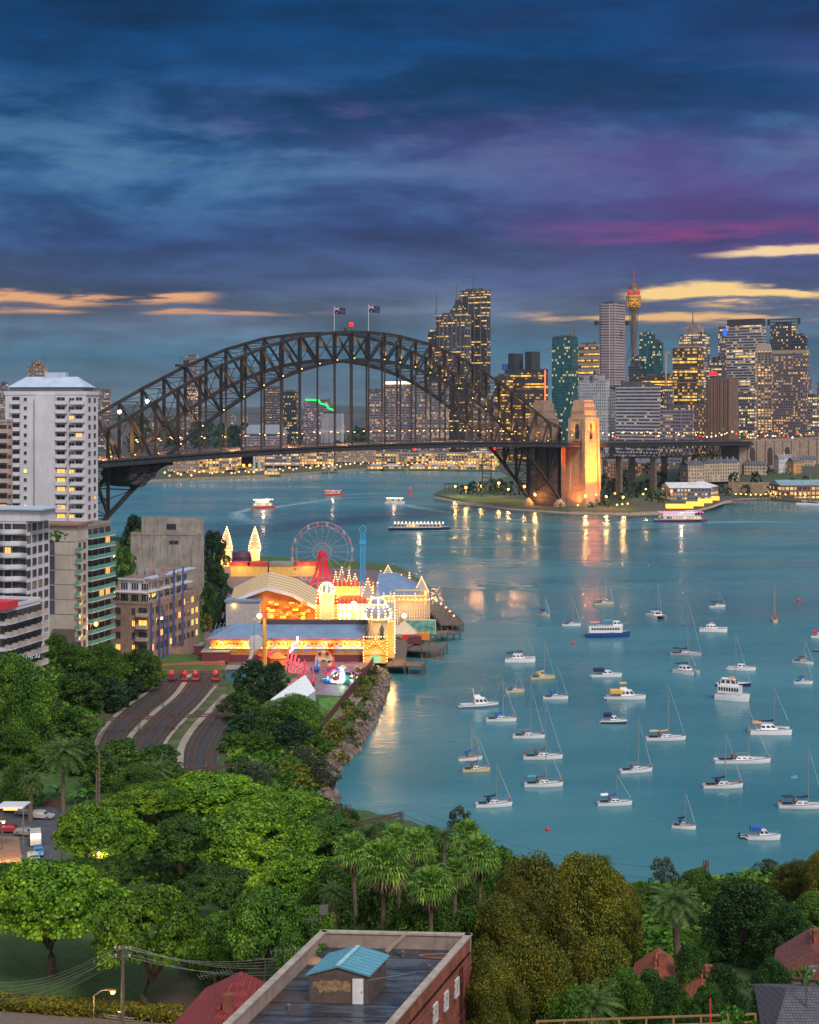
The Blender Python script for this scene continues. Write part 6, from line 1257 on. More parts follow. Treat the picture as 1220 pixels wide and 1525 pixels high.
# ------------------------------------------------------------------ boats
HW = mat('boat white gelcoat', (.66, .67, .70), .3, var=.05, coat=.3); HC = mat('boat cream', (.55, .45, .27), .4, var=.08); HN = mat('boat navy hull', (.012, .02, .07), .3); HB = mat('boat blue hull', (.015, .05, .22), .35)
DK = mat('boat deck grey white', (.48, .49, .50), .6); TEAK = mat('boat teak deck', (.38, .25, .15), .7); SMK = mat('boat smoked window', (.015, .02, .03), .15); MAST = mat('boat alloy mast', (.30, .30, .32), .4, .4)
NAVY = mat('navy canvas', (.012, .02, .06), .8); BLUC = mat('blue canvas', (.02, .09, .32), .8); GRYC = mat('grey canvas', (.10, .09, .10), .8); TANC = mat('tan canvas', (.45, .28, .18), .8); YELC = mat('yellow canvas', (.60, .36, .06), .8); ORC = mat('orange canvas', (.60, .25, .08), .8); REDC = mat('red canvas', (.50, .03, .04), .7); TRIM = mat('boat red trim', (.35, .02, .03), .5); ANTI = mat('boat dark waterline', (.012, .018, .03), .5); TEALC = mat('teal canvas', (.04, .25, .35), .6)
def hull(par, L, B, fb, m, deck, bow=1.0, yo=0.0, transom=.75, band=None, name='hull'):
 N = 14; st = []
 for i in range(N+1):
  t = i/N; x = -L/2+L*t; b = B/2*min(1, transom+(1-transom)*math.sin(min(1, t/.45)*PI/2))*(1-max(0, (t-.42)/.58)**2.1) if t > .0 else B/2*transom
  z = fb*(1+.10*math.cos(t*PI)*-1*bow+.12*t*t*bow); k = max(b, .02); st.append((x+.35*fb*t*t, k, z))
 mb = MB(); md = MB(); my = MB()
 for (x0, b0, z0), (x1, b1, z1) in zip(st, st[1:]):
  for s in (-1, 1):
   prof = lambda x, b, z: [(x, yo+s*b, z), (x-.05*z, yo+s*b*.97, z*.5), (x-.15*z, yo+s*b*.86, .02), (x-.2*z, yo+s*b*.45, -.35), (x-.2*z, yo, -.5)]
   A, C_ = prof(x0, b0, z0), prof(x1, b1, z1)
   for j in range(4):
    q = (A[j], C_[j], C_[j+1], A[j+1]) if s < 0 else (A[j], A[j+1], C_[j+1], C_[j]); mb.cur = 1 if (j >= 2 or (band and j == 1)) else 0; mb.quad(*q, smooth=True)
  md.quad((x0, yo-b0*.97, z0-.03), (x1, yo-b1*.97, z1-.03), (x1, yo+b1*.97, z1-.03), (x0, yo+b0*.97, z0-.03))
  for s in (-1, 1): my.beam((x0, yo+s*b0, z0), (x1, yo+s*b1, z1), .09, .09)
 x, b, z = st[0]; mb.cur = 0; mb.face([(x, yo-b, z), (x, yo+b, z), (x, yo+b*.86, 0), (x, yo-b*.86, 0)]); mb.cur = 1; mb.face([(x, yo-b*.86, 0), (x, yo+b*.86, 0), (x, yo, -.5)])
 h = mb.build(name, [m, band or ANTI], par, local=True); md.build('deck', deck, par, local=True); my.build('gunwale', MAST if m is not HN else HW, par, local=True); return h
def cabin(par, x0, x1, B, z0, h, m=None, taper=.75, nm='cabin', win=True, yo=0.0, rake=.6, wm=None):
 mb = MB(); b0, b1 = B/2, B/2*taper
 base = [(x0, yo-b0, z0), (x1, yo-b0*.8, z0), (x1, yo+b0*.8, z0), (x0, yo+b0, z0)]; top = [(x0+.15, yo-b1, z0+h), (x1-h*rake-.1, yo-b1*.8, z0+h), (x1-h*rake-.1, yo+b1*.8, z0+h), (x0+.15, yo+b1, z0+h)]
 for i in range(4): j = (i+1) % 4; mb.quad(base[i], base[j], top[j], top[i])
 mb.quad(*top); c = mb.build(nm, m or HW, par, local=True)
 if win:
  mw = MB(); n_ = max(2, int((x1-x0)/1.3))
  lerp = lambda a_, b_, f: tuple(a_[k]+(b_[k]-a_[k])*f for k in range(3))
  for s in (0, 2):
   a0, a1, t0, t1 = (base[0], base[1], top[0], top[1]) if s == 0 else (base[3], base[2], top[3], top[2]); off = -.03 if s == 0 else .03
   for i in range(n_):
    f0, f1 = (i+.15)/n_, (i+.85)/n_
    q = [lerp(lerp(a0, a1, f), lerp(t0, t1, f), g) for f, g in ((f0, .35), (f1, .35), (f1, .8), (f0, .8))]; mw.face([(p[0], p[1]+off, p[2]) for p in q])
  q = [lerp(lerp(base[1], base[2], f), lerp(top[1], top[2], f), g) for f, g in ((.12, .3), (.88, .3), (.88, .85), (.12, .85))]; mw.face([(p[0]+.04, p[1], p[2]+.03) for p in q]); mw.build('window', wm or SMK, c, local=True)
 return c
def rig(par, L, fb, mh, mx=.08, cover=None, boomL=.36, furl=True, wood=False, nm='mast', hb=1.3):
 x = L*mx; mm = TANC if wood else MAST; mb = MB(); mb.tube([(x, 0, fb), (x, 0, fb+mh)], [.10, .06], 6);
 for f in (.38, .68): mb.beam((x, -.55, fb+mh*f), (x, .55, fb+mh*f), .05)
 mb.build(nm, mm, par, local=True)
 mb = MB(); mb.beam((L*.5, 0, fb+.3), (x, 0, fb+mh*.97), .035).beam((-L*.48, 0, fb), (x, 0, fb+mh), .03)
 for s in (-1, 1): mb.beam((x-.2, s*L*.14, fb), (x, s*.5, fb+mh*.68), .025).beam((x, s*.5, fb+mh*.68), (x, 0, fb+mh*.98), .02)
 mb.build('stays', MAST, par, local=True)
 if furl: MB().tube([(L*.49, 0, fb+.7), (x+.25, 0, fb+mh*.9)], [.035, .02], 5).build('furled_sail', HW, par, local=True)
 if cover:
  P = [(x-.1, 0, fb+hb+.35), (x-L*boomL*.3, 0, fb+hb+.12), (x-L*boomL, 0, fb+hb)]; MB().tube(P, [.26, .24, .12], 7).build('sail_cover', cover, par, local=True)
 else: MB().tube([(x, 0, fb+hb), (x-L*boomL, 0, fb+hb)], .07, 5).build('boom', mm, par, local=True)
def bimini(par, x0, x1, B, z, m, solid=False):
 mb = MB(); n_ = 6
 for i in range(n_):
  a_, b_ = -B/2+B*i/n_, -B/2+B*(i+1)/n_; za, zb = z-.25*(a_/(B/2))**2, z-.25*(b_/(B/2))**2; mb.quad((x0, a_, za-.1), (x1, a_, za), (x1, b_, zb), (x0, b_, zb-.1)); mb.quad((x0, b_, zb-.16), (x1, b_, zb-.06), (x1, a_, za-.06), (x0, a_, za-.16))
 if solid:
  for s in (-1, 1): mb.quad((x0, s*B/2, z-1.2), (x1, s*B/2, z-1.2), (x1, s*B/2, z-.25), (x0, s*B/2, z-.35))
  mb.quad((x0, -B/2, z-1.2), (x0, B/2, z-1.2), (x0, B/2, z-.35), (x0, -B/2, z-.35))
 mb.build('canopy', m, par, local=True); mb = MB()
 for x in (x0+.1, x1-.1):
  for s in (-1, 1): mb.beam((x, s*B/2*.97, z-1.3), (x, s*B/2*.97, z-.2), .05)
 mb.build('canopy_frame', MAST, par, local=True)
def rails(par, L, B, fb):
 mb = MB(); P = [(L*.22, -B*.42, fb+.6), (L*.40, -B*.22, fb+.65), (L*.52, 0, fb+.75), (L*.40, B*.22, fb+.65), (L*.22, B*.42, fb+.6)]
 for a_, b_ in zip(P, P[1:]): mb.beam(a_, b_, .04)
 for p in P: mb.beam(p, (p[0], p[1], fb), .035)
 for s in (-1, 1): mb.beam((-L*.47, s*B*.36, fb+.6), (-L*.2, s*B*.46, fb+.6), .035).beam((-L*.47, s*B*.36, fb), (-L*.47, s*B*.36, fb+.6), .035).beam((-L*.2, s*B*.46, fb), (-L*.2, s*B*.46, fb+.6), .035)
 mb.build('guard_rail', MAST, par, local=True)
SAILG, MOTG = 'sailing boats moored in the bay', 'motor boats moored in the bay'
def base(px, py, Lpx, phi, name, label, cat, grp):
 p = on(px, py, 0); L = Lpx*p.y/F/max(.25, abs(math.cos(math.radians(phi)))*1.0); t = thing(name, (p.x, p.y, 0), label, cat, grp, math.radians(phi)); return t, L, p
def sail(px, py, Lpx, phi, mtop, label, hm=None, deck=None, cover=NAVY, bim=None, wood=False, mx=.08, trim=None, two=None, extra=None, Lm=None):
 t, L, p = base(px, py, Lpx, phi, 'sailing_boat', label, 'sailing boat', SAILG)
 if Lm: L = Lm
 B = L*.30; fb = .62+.03*L; hull(t, L, B, fb, hm or HW, deck or DK, band=trim)
 cabin(t, -L*.12, L*.22, B*.52, fb-.05, .55, nm='coachroof', m=TEAK if wood else HW, rake=1.2); MB().box((-L*.3, 0, fb-.02), (L*.24, B*.5, .10)).build('cockpit', SMK if not wood else TEAK, t, local=True)
 mh = max(5, (CAMH-(mtop-HY)*p.y/F)-fb); rig(t, L, fb, mh, mx, cover, wood=wood)
 if two: rig(t, L*.8, fb, mh*two, -.33, cover, nm='mizzen_mast', furl=False, boomL=.2)
 if bim: bimini(t, -L*.42, -L*.20, B*.7, fb+1.75, bim)
 MB().tube([(-L*.10, 0, fb+.45), (-L*.17, 0, fb+1.0)], [B*.24, B*.2], 7).build('sprayhood', cover if cover and not bim else GRYC, t, local=True)
 rails(t, L, B, fb)
 if extra: MB().ball((L*.47 if extra > 0 else -L*.46, 0, fb+.55), .3, 7).build('fender', REDC, t, local=True)
 return t
sail(811, 917, 10, -62, 888, 'small white sloop with navy canopy pointing towards the viewer, left of the blue ferry', bim=NAVY, Lm=8)
sail(851, 932, 27, 4, 889, 'small white sloop with no canopy, just left of the blue and white ferry', cover=GRYC)
sail(899, 900, 30, 18, 842, 'cream two masted ketch with tan deck, above the blue and white ferry', hm=HC, deck=TEAK, cover=TANC, two=.95, bim=TANC, mx=.12)
sail(808, 1011, 36, 14, 952, 'cream sloop with yellow sail cover', hm=HC, deck=HC, cover=YELC)
sail(767, 1031, 27, 12, 1000, 'small cream sloop with bare boom, below the catamaran at the left', hm=HC, cover=None)
sail(827, 1041, 36, 0, 990, 'white sloop with blue sail cover, right of the yellow covered sloop', cover=BLUC)
sail(746, 1074, 44, 0, 1010, 'white sloop with blue sail cover and pale hull below the white flybridge cruiser', cover=BLUC, hm=HW, extra=1)
sail(787, 1099, 46, -2, 1020, 'white sloop with navy sprayhood and bare boom in the left rows', cover=None, extra=1)
sail(808, 1130, 57, 2, 1042, 'white cruising sloop with red trim and brown sail cover', cover=GRYC, trim=None, bim=GRYC, extra=-1)
sail(700, 1132, 34, 14, 1080, 'little wooden sloop with bright blue sail cover, leftmost boat of the bay', deck=TEAK, cover=BLUC, wood=True)
sail(709, 1149, 40, 6, 1096, 'cream decked sloop with grey cockpit cover, just below the little wooden sloop', hm=HC, deck=HC, cover=GRYC, bim=GRYC)
sail(735, 1201, 53, 6, 1135, 'white sloop with navy sail cover and red fenders nearest the shore trees', cover=NAVY, extra=1)
sail(809, 1171, 56, 2, 1100, 'cluttered white sloop with blue and green covers on deck', cover=GRYC, bim=TEALC, extra=1)
sail(915, 1199, 50, 4, 1153, 'white motor sailer with blue awning in the lower middle of the bay', cover=BLUC, bim=HW)
sail(1021, 976, 44, -10, 888, 'pale grey sloop with heavy navy covers and a very tall mast', cover=NAVY, bim=NAVY, hm=mat('boat pale grey', (.35, .36, .42), .3))
sail(1092, 1022, 50, -2, 940, 'navy hulled sloop hidden behind the white tour boat', hm=HN, cover=NAVY)
sail(1154, 925, 9, 80, 872, 'small wooden sloop seen from astern near the red buoy', hm=HC, deck=TEAK, cover=REDC, wood=True, Lm=8)
sail(1196, 1018, 26, -8, 965, 'small white sloop with blue sail cover near the right edge', cover=BLUC)
sail(1196, 988, 15, -40, 952, 'tiny white sloop above the blue covered one near the right edge', cover=GRYC, Lm=7)
sail(991, 1102, 58, 2, 1017, 'white sloop with tan boom cover and tan sprayhood', cover=TANC, bim=TANC, extra=1)
sail(947, 1150, 48, 12, 1067, 'white sloop with bare boom and red anchor ball, right of centre in the bay', cover=None, extra=1)
sail(1105, 1136, 82, 1, 1052, 'largest white yacht with a long bare boom and twin headstays', cover=None, extra=1, mx=.12)
sail(1076, 1173, 58, 2, 1085, 'white sloop with navy sail cover just below the largest yacht', cover=NAVY, extra=1, deck=TEAK)
sail(1193, 1203, 66, -4, 1107, 'large white sloop with navy covers at the lower right edge', cover=NAVY, bim=NAVY, extra=-1, mx=.16)
sail(1018, 1234, 32, -18, 1178, 'small sloop with tan deck, nearest to the lower right shore', deck=TEAK, cover=NAVY)
sail(1068, 904, 24, 12, 880, 'small white yacht with dark awning at the top of the moorings', cover=NAVY, bim=NAVY)
def cat(px, py, Lpx, phi, mtop, label, cover=NAVY, can=None, Lm=None, motor=False):
 t, L, p = base(px, py, Lpx, phi, 'catamaran', label, 'catamaran', 'catamarans moored in the bay')
 if Lm: L = Lm
 B = L*.5; fb = 1.25
 for s in (-1, 1): hull(t, L, B*.28, fb, HW, DK, yo=s*B*.36)
 MB().box((-L*.07, 0, fb-.45), (L*.55, B*.66, .5)).build('bridge_deck', HW, t, local=True); cabin(t, -L*.25, L*.2, B*.78, fb+.02, 1.25, rake=.9)
 MB().quad((L*.2, -B*.25, fb-.1), (L*.42, -B*.25, fb-.1), (L*.42, B*.25, fb-.1), (L*.2, B*.25, fb-.1)).build('trampoline', GRYC, t, local=True)
 if not motor: mh = max(5, (CAMH-(mtop-HY)*p.y/F)-fb); rig(t, L, fb+1.0, mh-1, .12, cover, boomL=.4, hb=.9)
 if can: bimini(t, -L*.44, -L*.22, B*.7, fb+1.9, can)
 if motor: cabin(t, -L*.15, L*.06, B*.5, fb+1.27, .8, nm='flybridge'); bimini(t, -L*.2, L*.04, B*.55, fb+3.3, GRYC)
 return t
cat(774, 985, 43, -3, 932, 'white catamaran with navy boom cover at the left of the bay', can=NAVY); cat(978, 920, 12, -78, 865, 'white catamaran facing the viewer with a grey rig', cover=GRYC, Lm=11)
cat(1146, 1092, 58, -4, 1022, 'white catamaran with an orange awning over its stern', can=ORC); cat(1062, 940, 38, -12, 900, 'white motor catamaran with grey canopy near the top right moorings', motor=True)
t = cat(1022, 1003, 22, -50, 968, 'small trimaran with navy cover and spread floats', can=NAVY, Lm=8)
t_, L_, p_ = t, 8, 0
def motor(px, py, Lpx, phi, label, can=None, fly=False, band=None, big=False, Lm=None, fc=None, can2=None):
 t, L, p = base(px, py, Lpx, phi, 'motor_cruiser', label, 'motor boat', MOTG)
 if Lm: L = Lm
 B = L*.32; fb = .85+.02*L; hull(t, L, B, fb, HW, DK, band=band, transom=.88)
 cabin(t, -L*.14, L*.27, B*.78, fb-.05, 1.05 if not big else 1.7, rake=1.1 if not big else .7); zt = fb+(1.0 if not big else 1.65)
 if fly:
  cabin(t, -L*.16, L*.06, B*.62, zt, .75, nm='flybridge', win=False)
  if can2: bimini(t, -L*.16, L*.02, B*.6, zt+2.2, can2)
  mb = MB(); mb.beam((-L*.14, 0, zt+.6), (-L*.18, 0, zt+2.6), .08).beam((-L*.17, -.5, zt+2.1), (-L*.17, .5, zt+2.1), .08); mb.build('radar_arch', HW, t, local=True)
 if can: bimini(t, -L*.42, -L*.08, B*.82, fb+1.9, can, solid=True)
 MB().box((-L*.535, 0, .25), (L*.07, B*.8, .12)).build('swim_platform', DK, t, local=True); rails(t, L, B, fb); return t
motor(714, 1053, 54, 9, 'white flybridge cruiser with a grey blue hull band at the left of the bay', fly=True, big=True, band=mat('band grey blue', (.12, .17, .25), .4))
motor(903, 1008, 44, 3, 'white express cruiser with navy canopy in the middle of the bay', can=NAVY); motor(932, 1041, 56, -2, 'cream flybridge cruiser with yellow roof over the top deck', fly=True, big=True, can2=YELC, can=YELC)
motor(914, 1077, 36, -7, 'small cruiser with navy canopy and dark hull side', can=NAVY, band=HN); motor(1137, 1250, 46, -4, 'white cruiser with blue canopy towing a dark dinghy, lowest boat on the right', can=BLUC)
motor(1104, 998, 23, -14, 'rounded white cruiser with no canopy beside a tall mast', Lm=8.5)
motor(1219, 950, 20, -10, 'white runabout cut by the right edge of the picture', can=REDC)
# blue and white charter ferry
t, L, p = base(905, 949, 63, 2, 'charter_ferry', 'blue and white charter ferry with pink stern awning', 'ferry', None); B = L*.28; fb = 1.9
hull(t, L, B, fb, HB, DK, transom=.92); MB().box((-L*.06, 0, fb), (L*.78, B*.9, 2.3)).build('saloon', HW, t, local=True)
mw = MB()
for i in range(11):
 for s in (-1, 1): mw.box((-L*.38+i*L*.062, s*(B*.45+.02), fb+1.0), (L*.045, .06, .8))
mw.build('window', SMK, t, local=True); MB().box((-L*.05, 0, fb+2.3), (L*.8, B*.94, .2)).build('upper_deck', HW, t, local=True); cabin(t, L*.12, L*.34, B*.7, fb+2.5, 1.6, nm='wheelhouse'); bimini(t, -L*.42, -L*.2, B*.8, fb+3.9, mat('pink canvas', (.6, .2, .2), .8)); bimini(t, -L*.1, L*.1, B*.8, fb+4.6, TEALC); rails(t, L, B, fb+2.5)
# white double deck tour boat
t, L, p = base(1090, 1043, 42, -28, 'tour_boat', 'white double decked tour boat with orange rafts on its roof', 'tour boat', None); B = L*.30; fb = 2.0; hull(t, L, B, fb, HW, DK, transom=.92); MB().box((-L*.06, 0, fb), (L*.72, B*.88, 2.3)).build('saloon', HW, t, local=True); mw = MB()
for i in range(8):
 for s in (-1, 1): mw.box((-L*.36+i*L*.082, s*(B*.44+.02), fb+.8), (L*.055, .06, 1.0))
mw.build('window', SMK, t, local=True); cabin(t, -L*.34, L*.2, B*.78, fb+2.3, 1.9, nm='upper_cabin', rake=.4); bimini(t, -L*.30, L*.1, B*.7, fb+4.5, HW); MB().box((L*.0, 0, fb+4.3), (L*.16, B*.5, .5)).build('raft', ORC, t, local=True); rails(t, L, B, fb)
# dinghies and buoys
t, L, p = base(1114, 1248, 14, -3, 'dinghy', 'small dark dinghy tied behind the lowest cruiser', 'dinghy', None); hull(t, 3.2, 1.5, .45, HN, GRYC, transom=.9); MB().box((0, 0, .35), (.3, 1.2, .08)).build('thwart', TEAK, t, local=True); MB().box((-1.7, 0, .3), (.35, .3, .7)).build('outboard', SMK, t, local=True)
t, L, p = base(1219, 970, 10, 3, 'dinghy', 'black inflatable dinghy at the right edge of the picture', 'dinghy', None); hull(t, 3.4, 1.6, .5, mat('black rubber', (.02, .02, .022), .7), GRYC, transom=.9); MB().box((0, 0, .38), (.3, 1.2, .08)).build('thwart', TEAK, t, local=True)
t, L, p = base(1184, 1160, 8, 60, 'dinghy', 'tiny pale blue dinghy floating left of the large right edge sloop', 'dinghy', None); hull(t, 2.8, 1.3, .4, TEALC, TEALC, transom=.9); MB().box((0, 0, .3), (.3, 1.0, .08)).build('thwart', TEAK, t, local=True)
for px, py, r, lb in ((854, 959, .65, 'small red buoy below the blue and white ferry'), (816, 1237, .5, 'small red buoy nearest the lower shore trees'), (1190, 896, .9, 'bright red buoy at the top right of the moorings')):
 p = on(px, py, 0); t = thing('mooring_buoy', p, lb, 'buoy'); MB().ball((p.x, p.y, r*.45), r, 12).build('float', REDC, t); MB().tube([(p.x, p.y, r*1.2), (p.x, p.y, r*1.9)], .08, 5).build('ring_post', MAST, t)
p = on(611, 737, 0); t = thing('channel_marker', p, 'slim red channel marker buoy in the far cove', 'buoy'); MB().lathe(p, [(2.0, 0), (1.8, 1), (.8, 1.4), (.5, 5), (0, 6.5)], 10).build('float', REDC, t); MB().ball(p+Vector((0, 0, 6.8)), .5, 6).build('lamp', REDL, t)
# ferries under way, modelled at rest
def ferry(px, py, Lpx, phi, label, hm, lights, glowm, h2=True):
 t, L, p = base(px, py, Lpx, phi, 'passenger_ferry', label, 'ferry', 'ferries crossing the harbour'); B = L*.24; fb = 1.8; hull(t, L, B, fb, hm, DK, transom=.8)
 o = MB().box((-L*.02, 0, fb), (L*.78, B*.86, 2.6)).build('saloon', facade('ferry saloon lit', (.42, .40, .40), (.08, .07, .06), 2.4, 2.6, (.15, .85), (.3, .8), .9, WARM, 1.6, .1), t, local=True)
 if h2: MB().box((-L*.05, 0, fb+2.6), (L*.6, B*.7, 2.2)).build('upper_deck', HW, t, local=True); cabin(t, L*.1, L*.3, B*.5, fb+4.8, 1.6, nm='wheelhouse')
 mb = MB()
 for i in range(lights):
  for s in (-1, 1): mb.ball((-L*.4+L*.8*i/(lights-1), s*B*.45, fb+3.0+(2.4 if h2 else 0)), .38, 5)
 mb.build('deck_lights', glowm, t, local=True); lamp(t, Vector((p.x, p.y-3, 8)), 2500, (1, .6, .35), .6); return t
WL_ = glow('ferry white light', (1, .8, .55), 4); PK = glow('ferry pink light', (1, .15, .45), 3)
ferry(392, 757, 34, 12, 'red hulled ferry with a string of lights, left in the upper harbour', REDC, 9, WL_); ferry(588, 750, 28, -14, 'white ferry with small lights turning in mid harbour', HW, 7, WL_, False)
ferry(624, 789, 90, -1, 'long low dark ferry with an even line of deck lights', HN, 14, WL_, False); ferry(496, 738, 28, 3, 'small red lit ferry farthest out in the harbour', REDC, 6, glow('ferry red light', (1, .12, .1), 3), False)
ferry(1014, 777, 78, 0, 'large party ferry glowing pink and gold off the point', mat('ferry purple hull', (.12, .03, .12), .4), 16, PK)
q = on(1205, 752, 0); t = thing('tall_ship', q, 'white hulled tall ship with bare masts at the right edge wharf', 'ship', None); L = 30
mb = MB(); t2, L2, p2 = base(1207, 752, 42, 3, 'x', 'x', 'x', None); bpy.data.objects.remove(t2); t.location = p2; hull(t, 25, 6, 2.4, HW, TEAK, bow=1.6); cabin(t, -8, -2, 3, 2.3, 1.3)
for x, h in ((6, 24), (0, 27), (-7, 20)):
 mb = MB(); mb.tube([(x, 0, 2), (x, 0, h)], [.3, .12], 6)
 for k in range(3): mb.beam((x, -4+k, h*.45+k*4), (x, 4-k, h*.45+k*4), .2)
 mb.build('mast', TEAK, t, local=True)
# ------------------------------------------------------------------ vegetation
def qmesh(name, C_, N_, size, asp=1.0, rng=None, mat_=None, tri=False):
 """leaf quads at centres C_ facing N_"""
 n = len(C_); up = rng.normal(size=(n, 3)); T = np.cross(N_, up); T /= np.linalg.norm(T, axis=1, keepdims=True)+1e-9; B = np.cross(N_, T); B /= np.linalg.norm(B, axis=1, keepdims=True)+1e-9
 s = (size*(.6+.8*rng.random(n)))[:, None]; T = T*s*.5; B = B*s*.5*asp
 V = np.stack([C_-T-B*.6, C_+T*.9-B, C_+T+B*.7, C_-T*.8+B], 1).reshape(-1, 3)
 me = bpy.data.meshes.new(name); me.vertices.add(4*n); me.vertices.foreach_set('co', V.ravel().astype(np.float32)); me.loops.add(4*n); me.loops.foreach_set('vertex_index', np.arange(4*n, dtype=np.int32))
 me.polygons.add(n); me.polygons.foreach_set('loop_start', np.arange(0, 4*n, 4, dtype=np.int32)); me.polygons.foreach_set('loop_total', np.full(n, 4, dtype=np.int32)); me.update(calc_edges=True)
 if mat_: me.materials.append(mat_)
 return me
def unit(v): return v/(np.linalg.norm(v, axis=-1, keepdims=True)+1e-9)
def clumps(rng, lobes, per, size, jit=.55, flat=1.0, top=-.35, fill=.25):
 """leaves on the outer skins of many lobes: lobes = rows (x, y, z, rx, rz)"""
 Cs, Ns = [], []
 for (x, y, z, rx, rz) in lobes:
  k = int(per*(rx*rx)); d = unit(rng.normal(size=(k*2, 3))); d = d[d[:, 2] > top][:k]; r = (1-fill*rng.random(len(d))**2)[:, None]
  P = np.array([x, y, z])+d*r*np.array([rx, rx, rz])+rng.normal(size=d.shape)*.08*rx; Cs.append(P); Ns.append(unit(d*np.array([1, 1, flat])+rng.normal(size=d.shape)*jit))
 return np.concatenate(Cs), np.concatenate(Ns)
BARK = mat('tree bark', (.075, .055, .042), .95, var=.35, scale=2, bump=.5); BARKL = mat('palm bark', (.12, .085, .06), .95, var=.3, scale=3)
L_BRI = leafmat('bright canopy leaves', (.026, .100, .003), (.23, .39, .012)); L_MID = leafmat('mid green leaves', (.018, .066, .006), (.11, .22, .016)); L_DRK = leafmat('dark evergreen leaves', (.008, .028, .009), (.032, .078, .020))
L_OLI = leafmat('olive orange leaves', (.040, .075, .007), (.19, .17, .014), .16); L_PIN = leafmat('pine leaves', (.010, .044, .008), (.065, .16, .020)); L_PAL = leafmat('palm leaves', (.035, .115, .012), (.17, .30, .035), .5); L_DAT = leafmat('date palm leaves', (.026, .075, .016), (.11, .17, .040), .5)
L_GRY = leafmat('grey green leaves', (.025, .042, .025), (.075, .10, .055)); L_YEL = leafmat('yellow green grass leaves', (.055, .075, .008), (.20, .17, .015), .3); L_DRY = leafmat('dry palm skirt', (.07, .05, .02), (.20, .14, .06), .5); L_BUS = leafmat('vivid bush leaves', (.025, .10, .006), (.08, .24, .02), .4)
def trunk(rng, H, r, spread, nl=7, split=.35, lean=.05):
 mb = MB(); hs = H*split; mb.tube([(0, 0, -1.0), (rng.normal()*lean*H, rng.normal()*lean*H, hs*.5), (rng.normal()*lean*H, rng.normal()*lean*H, hs)], [r*1.35, r, r*.85], 8)
 c = mb.v[-1]; c = (c[0], c[1])
 for i in range(nl):
  a_ = 2*PI*i/nl+rng.random(); R_ = spread*(.45+.5*rng.random()); z2 = H*(.62+.25*rng.random()); m_ = (c[0]*.5+math.cos(a_)*R_*.45, c[1]*.5+math.sin(a_)*R_*.45, hs+(z2-hs)*.45)
  e_ = (math.cos(a_)*R_, math.sin(a_)*R_, z2); mb.tube([(c[0], c[1], hs*.9), m_, e_], [r*.55, r*.33, r*.12], 6)
  for j in range(2): b_ = a_+rng.normal()*.7; mb.tube([m_, (m_[0]+math.cos(b_)*R_*.4, m_[1]+math.sin(b_)*R_*.4, z2+rng.random()*H*.08)], [r*.25, r*.08], 5)
 return mb
PROTO = {}
# unit trees: crown radius 1 horizontally after scaling by `R`, real height built in metres and scaled
def dome_mesh(seed, R=8.5, H=14, leaf=L_BRI, size=.30, n=95, per=115):
 rng = np.random.default_rng(seed); lobes = []
 ph = rng.random()*6;
 for i in range(n):
  f = (i+.5)/n; th = math.acos(1-f*.98); a_ = i*2.39996+rng.normal()*.2; rr = R*(.70+.12*math.sin(2*a_+ph)+.22*rng.random())
  x, y, z = rr*math.sin(th)*math.cos(a_), rr*math.sin(th)*math.sin(a_), H*.50+H*.40*math.cos(th)*(.9+.2*rng.random()); s = R*(.12+.15*rng.random()**1.5); lobes.append((x, y, z, s, s*.6))
 C_, N_ = clumps(rng, lobes, per, size, .4, 1.4, -.1); me = qmesh('crown', C_, N_, size, 1.0, rng, leaf); tb = trunk(rng, H, R*.055, R*.85, 9, .28); return me, tb
def round_mesh(seed, R=5, H=12, leaf=L_MID, size=.32, n=60, per=110, cone=0.0, low=.12):
 rng = np.random.default_rng(seed); lobes = []; ph = rng.random()*6
 for i in range(n):
  t = (i+.5)/n; z = H*(low+(1-low)*.95*t); a_ = i*2.39996+rng.normal()*.3; prof = (math.sin(PI*min(1, (t*.86+.12)))**.6)*(1-cone*t); rr = R*prof*(.50+.20*math.sin(3*a_+ph)+.12*math.sin(5*a_+9*t)+.34*rng.random()); s = R*(.13+.17*rng.random()**1.4)*(1-cone*t*.6); lobes.append((rr*math.cos(a_), rr*math.sin(a_), z-s*.3, s, s*.8))
 C_, N_ = clumps(rng, lobes, per, size, .6, 1.1, -.6); return qmesh('crown', C_, N_, size, 1.0, rng, leaf), trunk(rng, H*.9, R*.07, R*.6, 6, .3)
def frond(mb, o, az, el, L, droop, w_, n=7, pin=True, seg=None):
 """one arching frond made of a rachis with leaflet pairs"""
 d = Vector((math.cos(az), math.sin(az), 0)); P = []; e = el; p = Vector(o)
 for i in range(n+1): P.append(p.copy()); p = p+(d*math.cos(e)+Vector((0, 0, math.sin(e))))*(L/n); e -= droop/n
 s = Vector((-d.y, d.x, 0))
 for i in range(n):
  f = (i+.5)/n; w = w_*math.sin(PI*min(1, f*.85+.12))**.7; a_, b_ = P[i], P[i+1]; t = (b_-a_); nn = 3
  for j in range(nn):
   q = a_+t*(j/nn); q2 = q+t*(.55/nn)
   for sg in (-1, 1): tip = q+s*sg*w+t.normalized()*w*.45+Vector((0, 0, -w*.25)); mb.face([q, q2, tip+t*.12, tip])
def date_mesh(seed, R=4.2, n=58):
 rng = random.Random(seed); mb = MB()
 for i in range(n):
  f = i/n; el = 1.25-f*1.75; frond(mb, (0, 0, 0), i*2.39996, el+rng.uniform(-.08, .08), R*rng.uniform(.9, 1.12), 1.35, R*.13, 8)
 return mb
